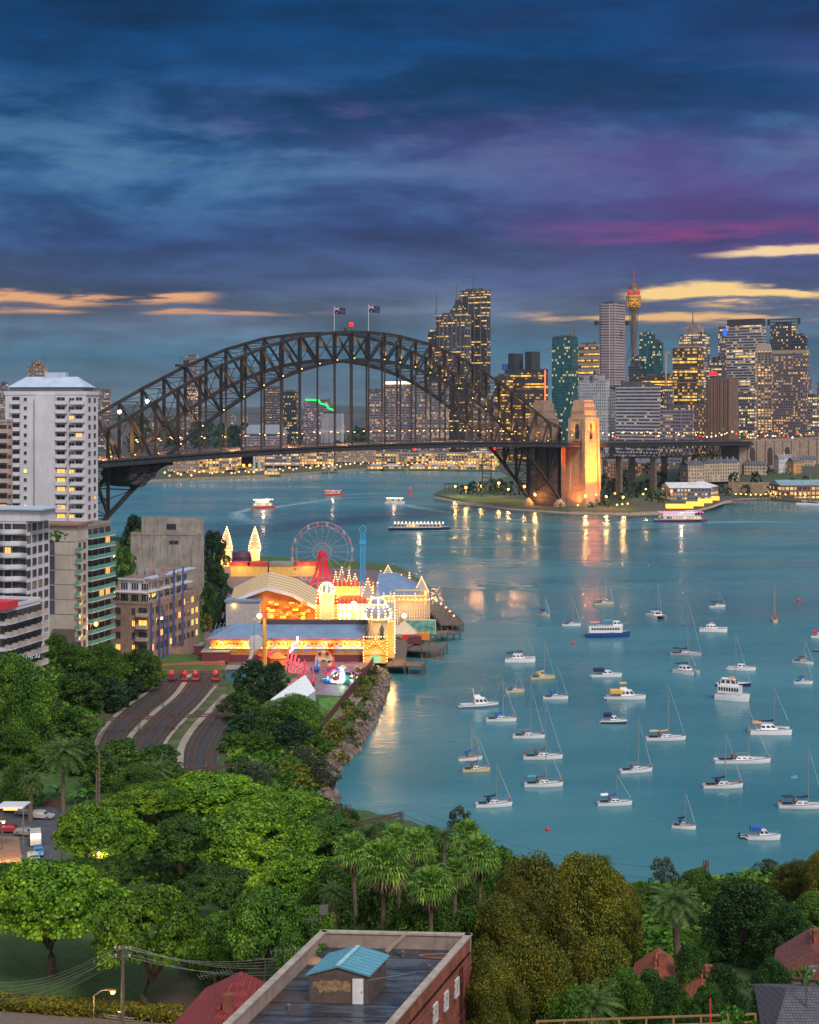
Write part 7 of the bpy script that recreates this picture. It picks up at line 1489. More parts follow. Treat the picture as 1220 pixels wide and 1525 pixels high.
def fan_mesh(seed, R=1.9, n=52):
 rng = random.Random(seed); mb = MB(); sk = MB()
 for i in range(n):
  f = i/n; el = 1.3-f*1.9; az = i*2.39996; d = Vector((math.cos(az)*math.cos(el), math.sin(az)*math.cos(el), math.sin(el))); p = d*R*rng.uniform(.55, .8); s = d.cross(Vector((0, 0, 1))); s = s.normalized() if s.length > .01 else Vector((1, 0, 0)); u = s.cross(d)
  m_ = mb if f < .88 else sk; m_.beam((0, 0, 0), p, .05)
  for k in range(9):
   a_ = -1.25+2.5*k/8; t1 = d*math.cos(a_)+s*math.sin(a_); L_ = R*rng.uniform(.55, .75)*(1-.15*abs(a_)); w_ = s*math.cos(a_)*.09-d*math.sin(a_)*.09; e_ = p+t1*L_+Vector((0, 0, -.28*L_-.1*abs(a_)*L_)); m_.face([p, p+t1*L_*.6+w_*R*.5+u*.02, e_, p+t1*L_*.6-w_*R*.5])
 for i in range(26):
  a_ = rng.uniform(0, 2*PI); z0 = -rng.uniform(.1, 1.0); r0 = .28; p = Vector((math.cos(a_)*r0, math.sin(a_)*r0, z0)); e_ = p+Vector((math.cos(a_)*.55, math.sin(a_)*.55, -rng.uniform(.8, 1.5))); s = Vector((-math.sin(a_), math.cos(a_), 0))*.16; sk.face([p-s*.4, p+s*.4, e_+s, e_-s])
 return mb, sk
def hide(o): bpy.data.objects.remove(o)
def mk(mb, m, name): o = mb.build(name, m, None, local=True); me = o.data; hide(o); return me
KIND = {}
def reg(kind, variants, R, H, tm=BARK): KIND[kind] = (variants, R, H, tm)
reg('dome', [(a_, mk(b_, BARK, 'trunk')) for a_, b_ in (dome_mesh(s) for s in (1, 2, 3))], 8.5, 14)
reg('domed', [(a_, mk(b_, BARK, 'trunk')) for a_, b_ in (dome_mesh(s, leaf=L_MID) for s in (14,))], 8.5, 14)
reg('round', [(a_, mk(b_, BARK, 'trunk')) for a_, b_ in (round_mesh(s) for s in (5, 6))], 5, 12)
reg('dark', [(a_, mk(b_, BARK, 'trunk')) for a_, b_ in (round_mesh(s, leaf=L_DRK, low=.08) for s in (7, 8))], 5, 12)
reg('olive', [(a_, mk(b_, BARK, 'trunk')) for a_, b_ in (round_mesh(s, 9, 17, L_OLI, .24, 190, 95, low=.02) for s in (9, 10))], 9, 17)
reg('pine', [(a_, mk(b_, BARK, 'trunk')) for a_, b_ in (round_mesh(s, 8, 15, L_PIN, .24, 120, 100, cone=.3, low=.1) for s in (11, 12))], 8, 15)
reg('grey', [(a_, mk(b_, BARK, 'trunk')) for a_, b_ in (round_mesh(s, 4, 8, L_GRY, .26, 40, 110) for s in (13,))], 4, 8)
reg('big', [(a_, mk(b_, BARK, 'trunk')) for a_, b_ in (round_mesh(s, 9, 15, L_MID, .27, 130, 80, low=.06) for s in (15, 16))], 9, 15)
reg('bush', [(round_mesh(17, 2, 2.2, L_BUS, .26, 16, 170, low=.0)[0], None)], 2, 2.2)
reg('scrub', [(round_mesh(18, 2, 2.2, L_YEL, .30, 14, 110, low=.0)[0], None), (round_mesh(19, 2, 2.2, L_MID, .30, 14, 110, low=.0)[0], None)], 2, 2.2)
reg('far', [(round_mesh(s, 5, 8, L_DRK, 1.0, 16, 9, low=.05)[0], None) for s in (20, 21)], 5, 8)
def tree(kind, px, yt, D, wpx, label, name='tree', cat='tree', grp='trees', var=None, base=None, X=None):
 vs, R, H, tm = KIND[kind]; x = xx(px, D); g = gz(x, D) if base is None else base; zt = zz(yt, D); h = max(2.0, zt-g); s = (wpx/2*D/F)/R; vi = (int(px*7+yt*3) if var is None else var) % len(vs)
 t = thing(name, (x, D, g), label, cat, grp, rz=(px*1.7+yt) % 6.28); cm, tk = vs[vi]; sz = min(h/H, 1.45*s); sz = max(sz, .6*s)
 o = bpy.data.objects.new('crown', cm); COL.objects.link(o); o.parent = t; o.location = (0, 0, h-sz*H); o.scale = (s, s, sz)
 if tk: o = bpy.data.objects.new('trunk', tk); COL.objects.link(o); o.parent = t; o.scale = (s, s, max(h/H, .2))
 return t
DM = [mk(date_mesh(s), L_DAT, 'crown') for s in (1, 2)]; FM = []
for s in (3, 4): a_, b_ = fan_mesh(s); FM.append((mk(a_, L_PAL, 'crown'), mk(b_, L_DRY, 'skirt')))
def palm(kind, px, yc, D, wpx, label, grp='palm trees', base=None):
 x = xx(px, D); g = gz(x, D) if base is None else base; zc = zz(yc, D); t = thing('palm_tree', (x, D, g), label, 'palm tree', grp); mb = MB(); h = max(2, zc-g); lx = .04*h*math.sin(px)
 r0 = .45 if kind == 'date' else .26; mb.tube([(x, D, g-1), (x+lx*.3, D, g+h*.5), (x+lx, D, zc)], [r0*1.2, r0*.9, r0], 8); mb.build('trunk', BARKL, t); s = (wpx/2*D/F)/(3.7 if kind == 'date' else 1.9)
 for me, nm in (((DM[int(px) % 2], 'crown'),) if kind == 'date' else ((FM[int(px) % 2][0], 'crown'), (FM[int(px) % 2][1], 'skirt'))): o = bpy.data.objects.new(nm, me); COL.objects.link(o); o.parent = t; o.location = (lx, 0, zc-g); o.scale = (s, s, s); o.rotation_euler = (0, 0, px)
 return t
T = tree
# broad bright domed trees of the park
for a_ in [('dome', 78, 1284, 202, 215, 'largest bright domed tree at the lower left, trunk standing on the lawn'), ('dome', 226, 1322, 193, 168, 'bright domed tree with a narrow trunk behind the power pole'), ('dome', 150, 1199, 246, 150, 'bright domed tree whose crown hides the car park lamps'),
   ('dome', 222, 1166, 285, 125, 'small bright domed tree above the car park dome'), ('dome', 385, 1203, 240, 190, 'tallest bright domed tree in the middle of the park'), ('domed', 268, 1215, 250, 120, 'shadowed domed tree showing its forked trunk in the park centre'),
   ('dome', 318, 1152, 300, 165, 'wide low domed tree below the rails'), ('dome', 420, 1180, 285, 150, 'bright domed tree at the shore side of the park'), ('domed', 20, 1286, 228, 110, 'domed tree at the left edge behind the largest one'),
   ('domed', 135, 1277, 236, 120, 'darker domed tree tucked above the two front domes'), ('domed', 330, 1290, 222, 130, 'dark domed tree in the gap left of the tallest one'), ('dome', 440, 1268, 212, 150, 'domed tree directly behind the flat roofed brick building'),
   ('domed', 395, 1320, 190, 150, 'dark leafy tree above the red tiled roof'), ('big', 330, 1360, 205, 120, 'dark tree between the power pole dome and the red tiled roof')]: T(*a_, grp='domed park trees')
for a_ in [('big', 500, 1280, 195, 130, 'dense tree behind the left corner of the brick building'), ('big', 460, 1350, 165, 110, 'dark tree beside the roof aerials'), ('domed', 490, 1215, 262, 120, 'round tree at the shore end of the park'), ('round', 545, 1235, 245, 90, 'leafy tree under the rusty gantry'),
   ('big', 600, 1275, 225, 120, 'dark leafy tree filling in behind the tallest fan palms'), ('round', 640, 1232, 255, 90, 'leafy tree right of the rusty gantry'), ('big', 680, 1290, 205, 120, 'dark leafy tree under the middle fan palms'), ('round', 745, 1258, 235, 70, 'leafy tree at the water edge of the palms'),
   ('big', 620, 1340, 168, 130, 'dark tree right behind the long parapet'), ('big', 700, 1350, 160, 110, 'dark tree at the right end of the parapet'), ('round', 560, 1320, 178, 90, 'dark tree behind the middle of the parapet'), ('round', 522, 1204, 268, 46, 'small tree at the water left of the rusty gantry'), ('grey', 503, 1196, 282, 40, 'grey shrubby tree where the rocks meet the park'), ('round', 560, 1222, 258, 44, 'low tree under the beam of the rusty gantry'), ('grey', 684, 1200, 275, 42, 'lone feathery tree standing above the palms against the water')]: T(*a_)
for a_ in [('olive', 795, 1276, 176, 165, 'huge olive and orange tree dominating the right foreground'), ('olive', 868, 1272, 183, 150, 'twin of the huge olive tree joined to its right side'), ('olive', 885, 1283, 186, 120, 'olive tree rising just behind the huge one'), ('olive', 765, 1305, 168, 90, 'orange tinged tree at the left shoulder of the huge one'), ('olive', 905, 1300, 192, 120, 'olive tree forming the right shoulder of the huge one'), ('olive', 745, 1335, 158, 130, 'orange tinged tree touching the brick building'), ('olive', 800, 1395, 138, 150, 'olive tree low in front of the huge one'), ('olive', 735, 1425, 128, 100, 'olive tree beside the brick wall at the bottom'), ('olive', 900, 1400, 140, 130, 'olive tree low at the right of the huge one')]: T(*a_, grp='olive orange trees')
for a_ in [('pine', 1112, 1306, 188, 165, 'big dark pine on the right'), ('pine', 1175, 1345, 180, 90, 'pine at the right shoulder of the big one'), ('pine', 1075, 1435, 138, 95, 'low pine in front of the orange tiled roofs'), ('pine', 1150, 1425, 138, 85, 'low pine left of the grey slate roof'), ('pine', 970, 1440, 140, 85, 'low pine left of the orange tiled roofs'), ('pine', 1000, 1452, 124, 80, 'low pine nearest the fence left of the red post'), ('pine', 1058, 1462, 122, 70, 'small pine right behind the red post'), ('big', 930, 1440, 130, 90, 'leafy tree low between the olive tree and the orange roofs'), ('pine', 1030, 1400, 168, 70, 'pine behind the orange tiled roofs'), ('pine', 1020, 1330, 205, 80, 'dark pine behind the tall slender palm')]: T(*a_, grp='pines on the right')
for a_ in [('big', 965, 1318, 240, 90, 'green tree on the shore right of the huge olive tree'), ('bush', 985, 1385, 195, 90, 'vivid green tree among the right foreground trees'), ('grey', 990, 1275, 262, 50, 'thin airy tree at the shore left of the right gantry'), ('big', 1040, 1295, 232, 70, 'green tree below the right gantry'), ('olive', 1190, 1282, 232, 80, 'olive tree at the right edge by the water'), ('olive', 1225, 1268, 225, 70, 'olive tree cut by the right edge of the picture'), ('grey', 1145, 1290, 250, 45, 'thin pale tree left of the right edge olive tree'), ('big', 1215, 1330, 215, 90, 'green tree at the right edge above the tiled villa'),
   ('bush', 1092, 1500, 108, 70, 'vivid green bush left of the grey slate roof'), ('bush', 1200, 1440, 125, 70, 'vivid green bush in front of the right tiled villa'), ('big', 860, 1470, 122, 120, 'dark tree low behind the bottom date palm'), ('big', 1010, 1480, 125, 110, 'dark tree above the timber fence')]: T(*a_)
# slope on the left
i = 0
for a_ in [('big', 75, 945, 400, 110, 'tall spreading tree below the white block at the left'), ('big', 152, 958, 405, 95, 'spreading tree below the cream block'), ('round', 208, 965, 418, 75, 'round tree at the foot of the brown brick block'), ('big', 20, 972, 332, 110, 'big tree at the left edge of the slope'), ('round', 115, 1000, 385, 85, 'round tree in the middle of the slope'), ('dark', 165, 1010, 392, 70, 'dark tree low on the slope beside the rails'), ('big', 55, 1035, 355, 110, 'leafy tree halfway down the left slope'), ('round', 110, 1050, 352, 80, 'round tree near the left end of the long gantry'), ('big', 15, 1080, 325, 100, 'leafy tree at the left edge above the banana plants'), ('round', 62, 1085, 335, 80, 'round tree behind the date palm'), ('round', 125, 1100, 322, 60, 'small tree right of the date palm'), ('dark', 190, 1000, 405, 50, 'dark shrubby tree at the top of the rail bank'), ('round', 228, 975, 425, 40, 'small tree beside the first red signal'),
   ('round', 178, 1100, 322, 85, 'round tree between the left rails and the park'), ('round', 232, 1108, 325, 75, 'round tree in front of the curved tracks'), ('round', 150, 1125, 312, 60, 'tree beside the pale post'), ('round', 255, 1135, 312, 55, 'small tree at the foot of the right hand tracks'), ('big', 205, 1140, 300, 90, 'dense tree above the small domed tree'), ('big', 30, 1130, 300, 70, 'dark tree behind the banana plants')]: T(*a_, grp='trees on the rail slope')
for a_ in [('dark', 380, 982, 402, 66, 'taller of the two dark trees in front of the ride yard'), ('dark', 409, 985, 410, 48, 'right one of the two dark trees in front of the ride yard'), ('round', 358, 1030, 378, 66, 'round tree in front of the left dark tree'), ('dark', 366, 1062, 362, 60, 'dark tree halfway along the curved tracks'), ('round', 348, 1090, 348, 52, 'tree touching the right hand tracks'), ('round', 385, 1088, 345, 55, 'conical tree left of the marquee trees'), ('big', 440, 1035, 372, 100, 'dark spreading tree over the marquee'), ('dark', 432, 1075, 352, 100, 'dark tree below the marquee'), ('round', 470, 1095, 350, 50, 'tree beside the yard fence end'), ('grey', 455, 1110, 335, 55, 'grey green tree by the shore path'), ('grey', 385, 1135, 318, 60, 'grey green bushy tree behind the blue gantry post'), ('round', 430, 1125, 330, 50, 'thin tree between the two path lamps'), ('grey', 480, 1130, 325, 50, 'grey tree near the rocks'), ('round', 355, 1125, 322, 45, 'small tree right of the tracks by the blue gantry')]: T(*a_, grp='trees between rails and bay')
for a_ in [('dark', 200, 766, 620, 46, 'dark tree behind the concrete block on its left'), ('round', 186, 812, 560, 34, 'tree between the green block and the concrete block'), ('dark', 318, 790, 700, 42, 'tall dark tree behind the concrete block on its right'), ('dark', 322, 840, 600, 44, 'dark tree right of the concrete block'), ('round', 312, 870, 560, 36, 'leafy tree below the dark tree beside the concrete block'), ('dark', 330, 885, 540, 34, 'dark tree at the corner of the arched hall'), ('scrub', 305, 915, 500, 30, 'brownish shrub on the bank right of the brown block'), ('round', 208, 785, 590, 30, 'small round tree at the roof edge of the concrete block'), ('dark', 165, 850, 520, 26, 'small dark tree in the gap beside the ochre block')]: T(*a_, grp='trees around the concrete block')
for a_ in [('bush', 84, 790, 408, 36, 'hedge on the roof garden of the cream block'), ('bush', 110, 783, 425, 22, 'smaller roof garden shrub beside the green balcony block')]: t_ = T(*a_, name='shrub', cat='shrub', grp='roof garden shrubs', base=zz(806, a_[3]))
# palms
for a_ in [('date', 94, 1122, 296, 76, 'big date palm with a stout trunk left of the car park'), ('date', 232, 1150, 305, 60, 'date palm crown sunk among the rail side trees'), ('date', 547, 1245, 215, 60, 'date palm crown just below the rusty gantry'), ('date', 903, 1284, 225, 36, 'date palm poking above the huge olive tree'), ('date', 1010, 1345, 178, 84, 'tall slender date palm among the pines'), ('date', 880, 1500, 122, 92, 'date palm at the bottom edge behind the timber fence'), ('date', 500, 1330, 178, 50, 'pale date palm left of the parapet corner'), ('date', 45, 1165, 290, 44, 'low palm between the banana plants'), ('date', 660, 1245, 232, 40, 'date palm between the fan palms by the water')]: palm(*a_)
for a_ in [('fan', 568, 1290, 172, 74, 'largest fan palm with a brown skirt above the parapet'), ('fan', 532, 1270, 185, 54, 'fan palm left of the largest one'), ('fan', 622, 1262, 200, 50, 'fan palm with curled dry fronds in the middle of the group'), ('fan', 641, 1322, 165, 62, 'fan palm standing over the middle of the parapet'), ('fan', 716, 1276, 188, 60, 'rightmost fan palm with a brown skirt'), ('fan', 692, 1245, 205, 44, 'fan palm at the water side behind the rightmost one'), ('fan', 596, 1250, 210, 40, 'small fan palm in the back row'), ('fan', 675, 1300, 175, 44, 'fan palm between the two lower ones')]: palm(*a_, grp='fan palms behind the brick building')
# banana plants and low shrubs on the left
for i, (px, py) in enumerate([(20, 1186), (40, 1190), (62, 1192), (85, 1180), (112, 1192), (130, 1186), (8, 1180)]):
 q = on(px, py+8, 4.2); t = thing('banana_plant', q, 'big leaved banana plant at the edge of the car park lawn', 'plant', 'banana plants by the car park'); mb = MB(); rr = random.Random(i)
 for k in range(10):
  az, L_ = k*2.4, rr.uniform(2.2, 3.6); d = Vector((math.cos(az), math.sin(az), 0)); s = Vector((-d.y, d.x, 0)); p = q+Vector((0, 0, 1.2)); e = 1.1
  for j in range(4): p2 = p+(d*math.cos(e)+Vector((0, 0, math.sin(e))))*(L_/4); w0, w1 = .45*math.sin(PI*(j+.2)/4.4), .45*math.sin(PI*(j+1.2)/4.4); mb.quad(p-s*w0, p+s*w0, p2+s*max(w1, .02), p2-s*max(w1, .02)); p = p2; e -= .5
 mb.build('leaves', L_BUS, t); MB().tube([q-Vector((0, 0, .5)), q+Vector((0, 0, 1.6))], .16, 6).build('stem', BARKL, t)
# scrub strip along the shore path and the rocks
rr = random.Random(77); SL = [(577, 1005), (575, 1030), (560, 1068), (548, 1090), (530, 1120), (503, 1143), (492, 1168), (498, 1198)]
def along(P_, f):
 k = f*(len(P_)-1); i = min(int(k), len(P_)-2); return tuple(P_[i][j]+(P_[i+1][j]-P_[i][j])*(k-i) for j in (0, 1))
for i in range(74):
 f = rr.random(); sx, sy = along(SL, f); off = rr.uniform(21, 48+16*f); q = on(sx-off, sy-2, 3); g = gz(q.x, q.y); vs = KIND['scrub'][0]
 t = thing('shrub', (q.x, q.y, g-.3), 'yellow green shrub on the bank above the rocks', 'shrub', 'shrubs along the rocky shore', rz=rr.random()*6); s = rr.uniform(.8, 1.7); t.scale = (s, s, s*rr.uniform(.6, 1.1)); o = bpy.data.objects.new('crown', vs[0 if rr.random() < .6 else 1][0]); COL.objects.link(o); o.parent = t
# rocks
ROCK = leafmat('shore rock', (.035, .028, .024), (.20, .15, .115), .5, 0.0); mb = MB(); rr = random.Random(5)
for i in range(2300):
 f = rr.random(); sx, sy = along(SL, f); u = rr.random()**.8; q = on(sx+2-u*17, sy, 0); z = max(-.3, .2+u*2.4); s = rr.uniform(.4, 1.0)*rr.uniform(.8, 1.7); n_ = 6; R0 = [rr.uniform(.7, 1.25)*s for _ in range(n_)]; a0 = rr.random()*6
 lo = [(q.x+R0[k]*math.cos(a0+k*PI/3), q.y+R0[k]*math.sin(a0+k*PI/3), z-.4*s) for k in range(n_)]; hi = [(q.x+R0[k]*.62*math.cos(a0+k*PI/3), q.y+R0[k]*.62*math.sin(a0+k*PI/3), z+rr.uniform(.2, .6)*s) for k in range(n_)]
 for k in range(n_): mb.quad(lo[k], lo[(k+1) % n_], hi[(k+1) % n_], hi[k])
 mb.face(hi)
mb.build('shore_rocks', ROCK, None, 'dark jumbled rocks edging the bay below the path', 'rocks', kind='stuff')
# undergrowth on the slopes: leaf litter and low brush nobody could count
rng = np.random.default_rng(3); Cs = []
for (x0, x1, y0, y1, n_) in ((0, 240, 960, 1140, 30000), (112, 470, 1180, 1300, 7000), (340, 480, 1060, 1180, 14000), (460, 780, 1230, 1420, 14000), (760, 1220, 1300, 1525, 26000)):
 px = rng.uniform(x0, x1, n_); py = rng.uniform(y0, y1, n_); z = 8.0; D_ = (CAMH-z)*F/(py-HY); X_ = (px-HX)/F*D_; S_ = sdf(NSH, X_, D_); H_ = np.minimum(hgt(X_, D_), S_*.75-.2); k = (S_ > 4);
 if x0 == 0 and x1 == 240: k &= ~((px > 150) & (py > 1000+(240-px)*1.2-30)&(px>130)); k &= hgt(X_, D_) > 5.7
 Cs.append(np.stack([X_[k], D_[k], H_[k]+rng.random(k.sum())*1.3], 1))
Cs = np.concatenate(Cs); me = qmesh('undergrowth', Cs, unit(rng.normal(size=Cs.shape)+np.array([0, 0, 1.0])), .75, 1.0, rng, L_MID); o = bpy.data.objects.new('undergrowth', me); COL.objects.link(o); tag(o, 'low green brush covering the banks between the trees', 'undergrowth', kind='stuff')
# far trees on the south point and the rocks
rr = random.Random(8)
for i, (px, yb, D, w_, h) in enumerate([(688, 738, 1395, 15, 9), (700, 738, 1390, 18, 11), (716, 739, 1370, 20, 13), (732, 736, 1400, 22, 15), (748, 737, 1380, 20, 14), (762, 738, 1370, 20, 14), (776, 737, 1375, 18, 13), (705, 732, 1440, 22, 10), (745, 730, 1440, 26, 12), (898, 752, 1240, 18, 8), (905, 755, 1220, 12, 5), (880, 757, 1210, 14, 5), (925, 748, 1290, 16, 7), (968, 747, 1290, 22, 12), (985, 750, 1270, 18, 9), (955, 735, 1380, 20, 10), (1000, 735, 1370, 18, 9), (915, 732, 1400, 20, 12), (930, 720, 1480, 22, 12), (965, 715, 1500, 24, 12),
  (1093, 716, 1400, 24, 20), (1126, 718, 1400, 24, 21), (1112, 738, 1360, 20, 11), (1150, 738, 1360, 22, 12), (1072, 728, 1400, 16, 9), (1140, 700, 1500, 18, 12), (1100, 695, 1560, 22, 14), (1060, 690, 1560, 20, 14), (1172, 690, 1560, 22, 14), (1190, 680, 1620, 30, 12), (1210, 672, 1680, 26, 12), (1155, 672, 1680, 24, 10), (1120, 668, 1700, 24, 9), (1015, 712, 1470, 14, 10), (1180, 715, 1440, 14, 8), (1200, 712, 1440, 16, 9), (910, 742, 1330, 26, 15), (945, 742, 1330, 24, 14), (985, 728, 1420, 26, 15), (1018, 722, 1440, 24, 14), (928, 732, 1400, 24, 15), (1040, 716, 1430, 16, 9), (1008, 738, 1350, 20, 11), (900, 728, 1440, 24, 14), (968, 735, 1390, 22, 12), (835, 755, 1200, 10, 5), (812, 741, 1330, 18, 9), (795, 738, 1360, 18, 10), (1085, 735, 1370, 14, 8)]):
 p = at(px, yb, D); s = w_/2*D/F/5; t = thing('tree', (p.x, D, max(2.2, chz(p.x, D))), 'dark rounded tree on the far southern shore', 'tree', 'trees on the southern shore', rz=rr.random()*6); t.scale = (s, s, h/8); o = bpy.data.objects.new('crown', KIND['far'][0][i % 2][0]); COL.objects.link(o); o.parent = t
rr = random.Random(12)
for i in range(70):
 px, D = rr.uniform(190, 640), rr.uniform(2300, 3300); s = rr.uniform(1.2, 3); t = thing('tree', (xx(px, D), D, 6+max(0, D-2450)*.012), 'dark tree in the parks far beyond the bridge', 'tree', 'trees far beyond the bridge'); t.scale = (s*1.6, s, s*rr.uniform(1.2, 2.2)); o = bpy.data.objects.new('crown', KIND['far'][0][i % 2][0]); COL.objects.link(o); o.parent = t
# ------------------------------------------------------------------ railway
def ribbon(px, w_, z, m, name='track_bed', par=None, th=.0):
 P = [on(x, y, z) for x, y in px]; Q = []
 for i in range(len(P)-1):                                   # smooth the centre line
  p0, p1, p2, p3 = P[max(0, i-1)], P[i], P[i+1], P[min(len(P)-1, i+2)]
  for k in range(6):
   t = k/6; Q.append(.5*((2*p1)+(p2-p0)*t+(2*p0-5*p1+4*p2-p3)*t*t+(3*p1-p0-3*p2+p3)*t*t*t))
 Q.append(P[-1]); return Q
def strip(Q, o0, o1, z, mb, lift=0):
 N_ = len(Q); E = []
 for i, p in enumerate(Q):
  d = (Q[min(i+1, N_-1)]-Q[max(0, i-1)]); d.z = 0; d.normalize(); s = Vector((-d.y, d.x, 0)); E.append((p+s*o0, p+s*o1))
 for (a_, b_), (c_, e_) in zip(E, E[1:]): mb.quad((a_.x, a_.y, z), (c_.x, c_.y, z), (e_.x, e_.y, z), (b_.x, b_.y, z))
 return E
BALL = mat('rail ballast', (.030, .028, .034), .95, var=.4, scale=1.2, bump=.8, bscale=8); SLP = mat('sleeper', (.055, .045, .042), .9, var=.3); RAIL = mat('rail steel', (.16, .09, .06), .45, .5); CONP = mat('concrete walkway', (.25, .21, .18), .9, var=.2, scale=.5)
BEDG = mat('weedy yard ground', (.050, .068, .020), .95, var=.5, scale=.25, bump=.5, bscale=6)
pts = [on(*p, 5.02) for p in ((232, 998), (345, 996), (338, 1030), (330, 1075), (326, 1110), (328, 1165), (322, 1190), (262, 1195), (262, 1150), (222, 1135), (160, 1140), (132, 1118), (150, 1085), (190, 1045), (225, 1015))]
MB().face([(p.x, p.y, 5.55) for p in pts]).build('yard_ground', BEDG, kind='structure')
LINES = [([(262, 1003), (240, 1030), (205, 1057), (172, 1090), (158, 1125)], 2), ([(306, 1003), (282, 1040), (252, 1068), (222, 1105), (205, 1140)], 2), ([(345, 1040), (328, 1070), (308, 1100), (298, 1130), (300, 1170), (306, 1195)], 2)]
LBL = ['left pair of curved sidings ending at the buffer stops', 'middle pair of curved sidings ending at the buffer stops', 'right pair of tracks curving tightly past the shore trees']
for (px, n_), lb in zip(LINES, LBL):
 Q = ribbon(px, 8, 5.6, None); t = thing('railway_track', (Q[0].x, Q[0].y, 5.5), lb, 'railway track', 'railway tracks'); mb = MB(); strip(Q, -3.9, 3.9, 5.62, mb); mb.build('ballast', BALL, t)
 ms, mr = MB(), MB()
 for c in (-2.1, 2.1):
  for g_ in (-.72, .72):
   E = strip(Q, c+g_-.07, c+g_+.07, 5.90, mr)
  L_ = 0
  for a_, b_ in zip(Q, Q[1:]):
   d = (b_-a_); k = int((L_+d.length)/.75)-int(L_/.75); L_ += d.length; dn = d.normalized(); s = Vector((-dn.y, dn.x, 0))
   for j in range(k): p = a_+d*((j+.5)/max(1, k))+s*c; ms.beam((p.x-s.x*1.2, p.y-s.y*1.2, 5.72), (p.x+s.x*1.2, p.y+s.y*1.2, 5.72), .24, .18)
 ms.build('sleepers', SLP, t); mr.build('rails', RAIL, t)
for px, w_, lb in (([(284, 1003), (262, 1035), (230, 1062), (194, 1098), (180, 1130)], 1.5, 'pale path between the left and middle sidings'), ([(245, 1002), (222, 1030), (186, 1055), (153, 1090), (138, 1125)], 1.2, 'pale path along the left edge of the sidings'), ([(336, 1035), (312, 1060), (288, 1085), (270, 1115), (268, 1150)], 1.7, 'pale path along the right hand tracks'), ([(322, 1022), (298, 1050), (268, 1080), (246, 1108), (240, 1135)], .9, 'thin path right of the middle sidings')):
 Q = ribbon(px, 1, 5.6, None); mb = MB(); strip(Q, -w_/2, w_/2, 5.80, mb); mb.build('rail_path', CONP, kind='structure')
for i, px in enumerate((257, 276, 292, 322)):
 q = on(px, 1016, 5.6); t = thing('buffer_stop', q, ['buffer stop with a red lamp, leftmost of the four', 'buffer stop with a red lamp, second from the left', 'buffer stop with a red lamp, third from the left', 'buffer stop with a red lamp, standing alone on the right'][i], 'buffer stop', 'buffer stops'); MB().box((q.x, q.y, q.z), (2.2, 1.2, 1.3)).box((q.x, q.y, q.z+1.3), (.3, .3, 1.5)).build('frame', darkm, t); MB().box((q.x, q.y-.7, q.z+.8), (2.0, .3, .5)).build('buffer_beam', REDP, t)
 MB().ball((q.x, q.y-1, q.z+3.0), .55, 8).build('red_lamp', glow('signal red', (1, .01, .012), 3), t); lamp(t, (q.x, q.y-3.5, q.z+3.6), 140, (1, .04, .04), .4)
RUST = mat('rusty gantry steel', (.075, .035, .030), .75, var=.3); BLG = mat('blue grey post', (.10, .16, .20), .5)
def gantry(posts, beam, D, label, lattice=.0, postm=None, grp='overhead line gantries'):
 (bx0, by0), (bx1, by1) = beam; a_, b_ = at(bx0, by0, D[0]), at(bx1, by1, D[1]); t = thing('line_gantry', (a_.x, a_.y, 4), label, 'gantry', grp); mb = MB()
 for dz in (0, -.55): mb.beam(a_+Vector((0, 0, dz)), b_+Vector((0, 0, dz)), .24)
 n_ = 16
 for i in range(n_): p, q = a_+(b_-a_)*(i/n_), a_+(b_-a_)*((i+1)/n_); mb.beam(p+Vector((0, 0, -.55*(i % 2))), q+Vector((0, 0, -.55*((i+1) % 2))), .09)
 mb.build('beam', RUST, t)
 for px, yt, D_ in posts:
  p = at(px, yt, D_); g = gz(p.x, p.y)-.3; mb = MB(); w_ = .22
  for s_ in (-w_, w_): mb.beam((p.x+s_, p.y, g), (p.x+s_, p.y, p.z), .14)
  k_ = int((p.z-g)/.9)
  for j in range(k_): mb.beam((p.x-w_*(1 if j % 2 else -1), p.y, g+j*.9), (p.x+w_*(1 if j % 2 else -1), p.y, g+(j+1)*.9), .08)
  mb.build('post', postm or RUST, t)
 return t, a_, b_
gantry([(197, 999, 425), (271, 998, 430), (301, 998, 430), (325, 998, 432)], ((195, 1001), (346, 999)), (425, 432), 'rusty line gantry over the four red buffer lamps')
gantry([(133, 1062, 360), (207, 1062, 362), (259, 1062, 366), (220, 1055, 378), (243, 1030, 395)], ((116, 1071), (345, 1062)), (358, 372), 'long rusty line gantry across the middle of the sidings')
gantry([(308, 1140, 318), (382, 1130, 322), (351, 1140, 319)], ((268, 1146), (382, 1134)), (315, 322), 'line gantry with a blue end post above the bright domed trees', postm=BLG)
t, a_, b_ = gantry([(520, 1198, 262), (596, 1208, 262), (599, 1208, 262)], ((521, 1227), (598, 1210)), (262, 262), 'rusty line gantry standing against the water behind the fan palms'); MB().beam(b_+Vector((-2.6, 0, -1.0)), b_+Vector((0, 0, -3.2)), .16).build('brace', RUST, t)
t, a_, b_ = gantry([(1008, 1306, 236), (1050, 1281, 238), (1053, 1281, 238)], ((1010, 1309), (1052, 1288)), (236, 238), 'rusty line gantry among the trees on the right shore'); MB().beam(b_+Vector((-2.2, 0, -.7)), b_+Vector((0, 0, -2.8)), .16).build('brace', RUST, t)
mb = MB()
for z_, dy in ((0, 0), (1.2, 2), (.6, -2)): a_, b_ = at(598, 1212, 262), at(1010, 1311, 236); N_ = 14; P = [a_+(b_-a_)*(i/N_)+Vector((0, dy, z_-2.5*math.sin(PI*i/N_))) for i in range(N_+1)]; mb.tube(P, .03, 3)
mb.build('overhead_wires', darkm, None, 'overhead line wires strung between the two shore gantries', 'wires')
